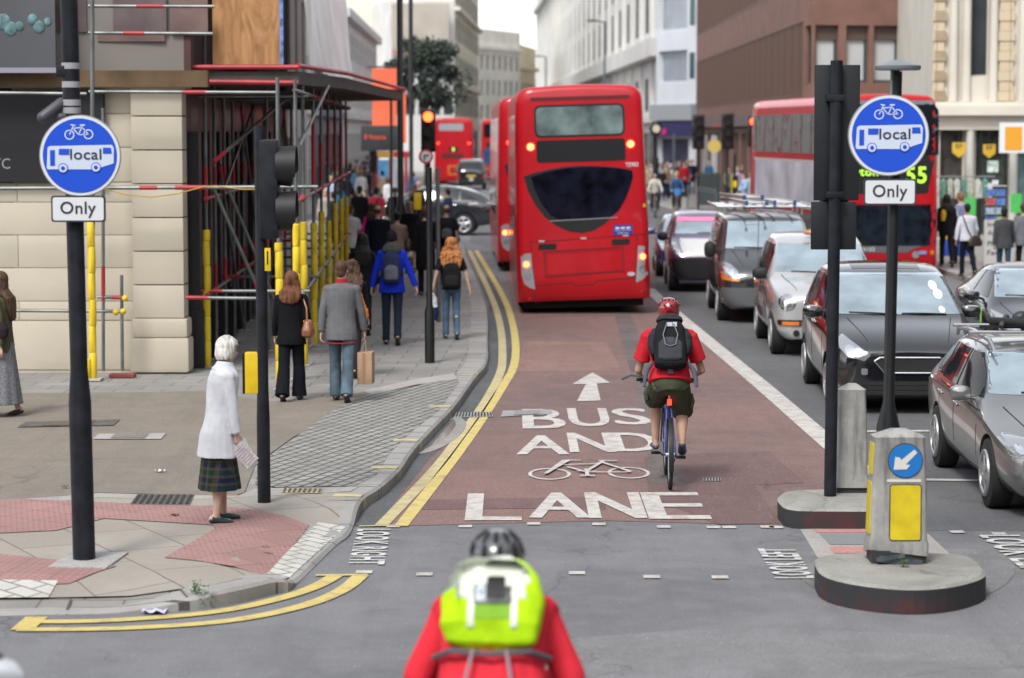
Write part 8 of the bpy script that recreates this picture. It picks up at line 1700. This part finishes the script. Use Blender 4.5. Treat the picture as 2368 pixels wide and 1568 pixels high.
for s in (-1, 1):
    kn = F['P']['hip%d' % (0 if s < 0 else 1)].lerp(F['P']['knee%d' % (0 if s < 0 else 1)], .62); b = MB(); b.loft([kn + V((s * .10, -.02, .07)), kn + V((s * .115, -.02, .0)), kn + V((s * .105, -.02, -.07))], [.018, .024, .018], [.06, .068, .06], (1, 0, 0), 12, power=.6); blob(b, 'cargo_pocket', cloth('cargo_green', (.068, .078, .048)), F['root'], .009, 2, .004, 10)
# nearest cyclist with the bright cover
L1 = (D(1128, 1568, 10.1).x, 9.95, 0); rz1 = R(-3)
bicycle('dark road bicycle under the nearest cyclist', L1, rz1, (.05, .05, .055), mud=False)
J = dict(LEGJ); J.update(el0=(-.33, .50, 1.12), wr0=(-.26, .84, 1.03), el1=(.33, .50, 1.12), wr1=(.26, .84, 1.03))
F = figure('nearest cyclist in a red jacket, back to the viewer, cut by the bottom edge', L1, rz1, H=1.76, sk='pale', vox=.010, lean=42, pelvis=(0, .22, 1.04), J=J, hair='crop', hc='brown', sh=1.16, lw=1.12, top=dict(c=(.72, .035, .055), col='jacket_red', hem=.92, loose=.085, fold=.008, part='jacket'), bot=dict(c=(.015, .015, .02)), pitch=-10)
helmet(F, 'black and grey vented helmet of the nearest cyclist', mat('helmet_grey', (.075, .08, .088), .3, coat=.8), 7, 1.12)
t = carried('backpack', 'fluorescent yellow-green backpack cover with a pale reflective top', 'backpack', F); S = F['S']; neon = cloth('neon', (.46, .76, .012), .25); B = MB()
B.loft([S(1.12, 0, -.16), S(1.14, 0, -.18), S(1.20, 0, -.21), S(1.32, 0, -.22), S(1.43, 0, -.20), S(1.51, 0, -.17), S(1.54, 0, -.15)], [.13, .195, .215, .215, .20, .15, .07], [.03, .06, .085, .095, .08, .055, .03], (1, 0, 0), 24, power=.75); cov = blob(B, 'cover', neon, t, .009, 2, .015, 8, .6)
sk_ = Skin(cov.data); 
def onb(name, poly, m, off=.008):   # lies on the cover, seen from behind and above
    return sk_.patch(name, poly, '-y', m, t, off, .035)
P0 = S(1.335, 0, -.3); rf_ = mat('reflective_pale', (.68, .72, .62), .4, var=.10, vs=5)
z0 = P0.z
onb('reflective_band', [(-.18, z0 + .03), (-.09, z0 + .0), (.10, z0 + .0), (.17, z0 + .02), (.15, z0 + .08), (.10, z0 + .115), (-.08, z0 + .12), (-.15, z0 + .09)], rf_)
top_ = [v_.co for v_ in cov.data.vertices]; zt_ = max(p.z for p in top_); yt_ = [p.y for p in top_ if p.z > zt_ - .16 and abs(p.x) < .1]; ya_, yb_ = min(yt_) + .015, max(yt_) - .04
sk_.patch('reflective_top', [(-.15, ya_ + .01), (0, ya_), (.15, ya_ + .01), (.13, (ya_ + yb_) / 2), (.06, yb_), (-.06, yb_), (-.13, (ya_ + yb_) / 2)], '+z', rf_, t, .010, .03)
for x in (-.085, .10): onb('reflective_strip', [(x - .014, z0 - .15), (x + .014, z0 - .15), (x + .014, z0 - .02), (x - .014, z0 - .02)], rf_, .009)
onb('dark_window', rrect(-.075, .09, z0 - .055, z0 + .03, .012), mat('window_dark', (.035, .045, .04), .4, var=.5, vs=20), .012); onb('black_buckle', rrect(-.02, .06, z0 - .03, z0 + .045, .012), BLK, .018); onb('pale_label', rrect(-.065, -.022, z0 - .045, z0 + .015, .006), mat('label_blue_grey', (.45, .52, .6), .5, var=.3, vs=30), .016)
onb('green_shade', rrect(-.075, .09, z0 - .115, z0 - .06, .01), mat('neon_dark', (.20, .42, .01), .7), .006)
b = MB(); b.tube([S(1.13, -.25, -.06), S(1.09, -.17, -.19), S(1.05, 0, -.235), S(1.09, .17, -.19), S(1.13, .25, -.06)], [.013] * 5, 8); b.build('waist_strap', mat('strap_grey2', (.10, .10, .12), .8), t, True)
for s in (-1, 1): b = MB(); b.tube([S(1.07, s * .07, -.235), S(.99, s * .085, -.235), S(.90, s * .10, -.23)], .008, 6); b.build('hanging_strap', mat('strap_mauve', (.30, .22, .27), .8), t, True)
# two riders coming towards the viewer on the right
for lab, u, Y, c, hc_, hr in (('woman with fair hair in a blue jacket cycling towards the viewer', 1563, 101, (.04, .09, .20), 'blonde', 'bob'), ('rider in a cream jacket and dark hat cycling towards the viewer', 1513, 99, (.50, .48, .42), 'black', 'beanie')):
    loc = (D(u, 500, Y).x, Y, 0); bicycle('bicycle of the ' + lab.split(' cycling')[0], loc, pi, (.10, .10, .11), mud=False)
    J = dict(LEGJ); J.update(el0=(-.27, .50, 1.16), wr0=(-.26, .80, 1.06), el1=(.27, .50, 1.16), wr1=(.26, .80, 1.06)); figure(lab, loc, pi, H=1.72, vox=.024, lean=10, pelvis=(0, .20, 1.03), J=J, hair=hr, hc=hc_, top=dict(c=c, col='rider_%s' % hr, hem=.86, loose=.03), bot=dict(c=(.02, .02, .025)))
    if hr == 'bob': t = thing('basket', 'blue basket on the handlebar of the fair-haired rider', 'basket', (loc[0] + .0, loc[1] - 1.1, 1.0)); b = MB(); b.loft([(0, 0, -.12), (0, 0, .14)], [.13, .18], [.10, .14], (1, 0, 0), 16, power=.6); b.build('basket_body', mat('basket_blue', (.06, .25, .62), .6, var=.4, vs=25), t, True)
# dark car corner at the lower left edge
t = thing('wing_mirror', 'blurred white and black vehicle part at the bottom left corner', 'vehicle part', D(8, 1556, 9.0)); b = MB(); b.loft([(-.10, 0, 0), (-.04, 0, .01), (.03, 0, -.005), (.07, 0, -.02)], [.03, .06, .05, .02], [.03, .055, .045, .02], (0, 0, 1), 14); b.build('shell', mat('mirror_white', (.55, .58, .62), .25, coat=1), t, True); b = MB(); b.loft([(-.14, 0, .03), (-.06, 0, .06), (.0, 0, .05)], [.03, .05, .015], None, (0, 0, 1), 12); b.build('trim', BLK, t, True)
SC.collection.children.link(COL)
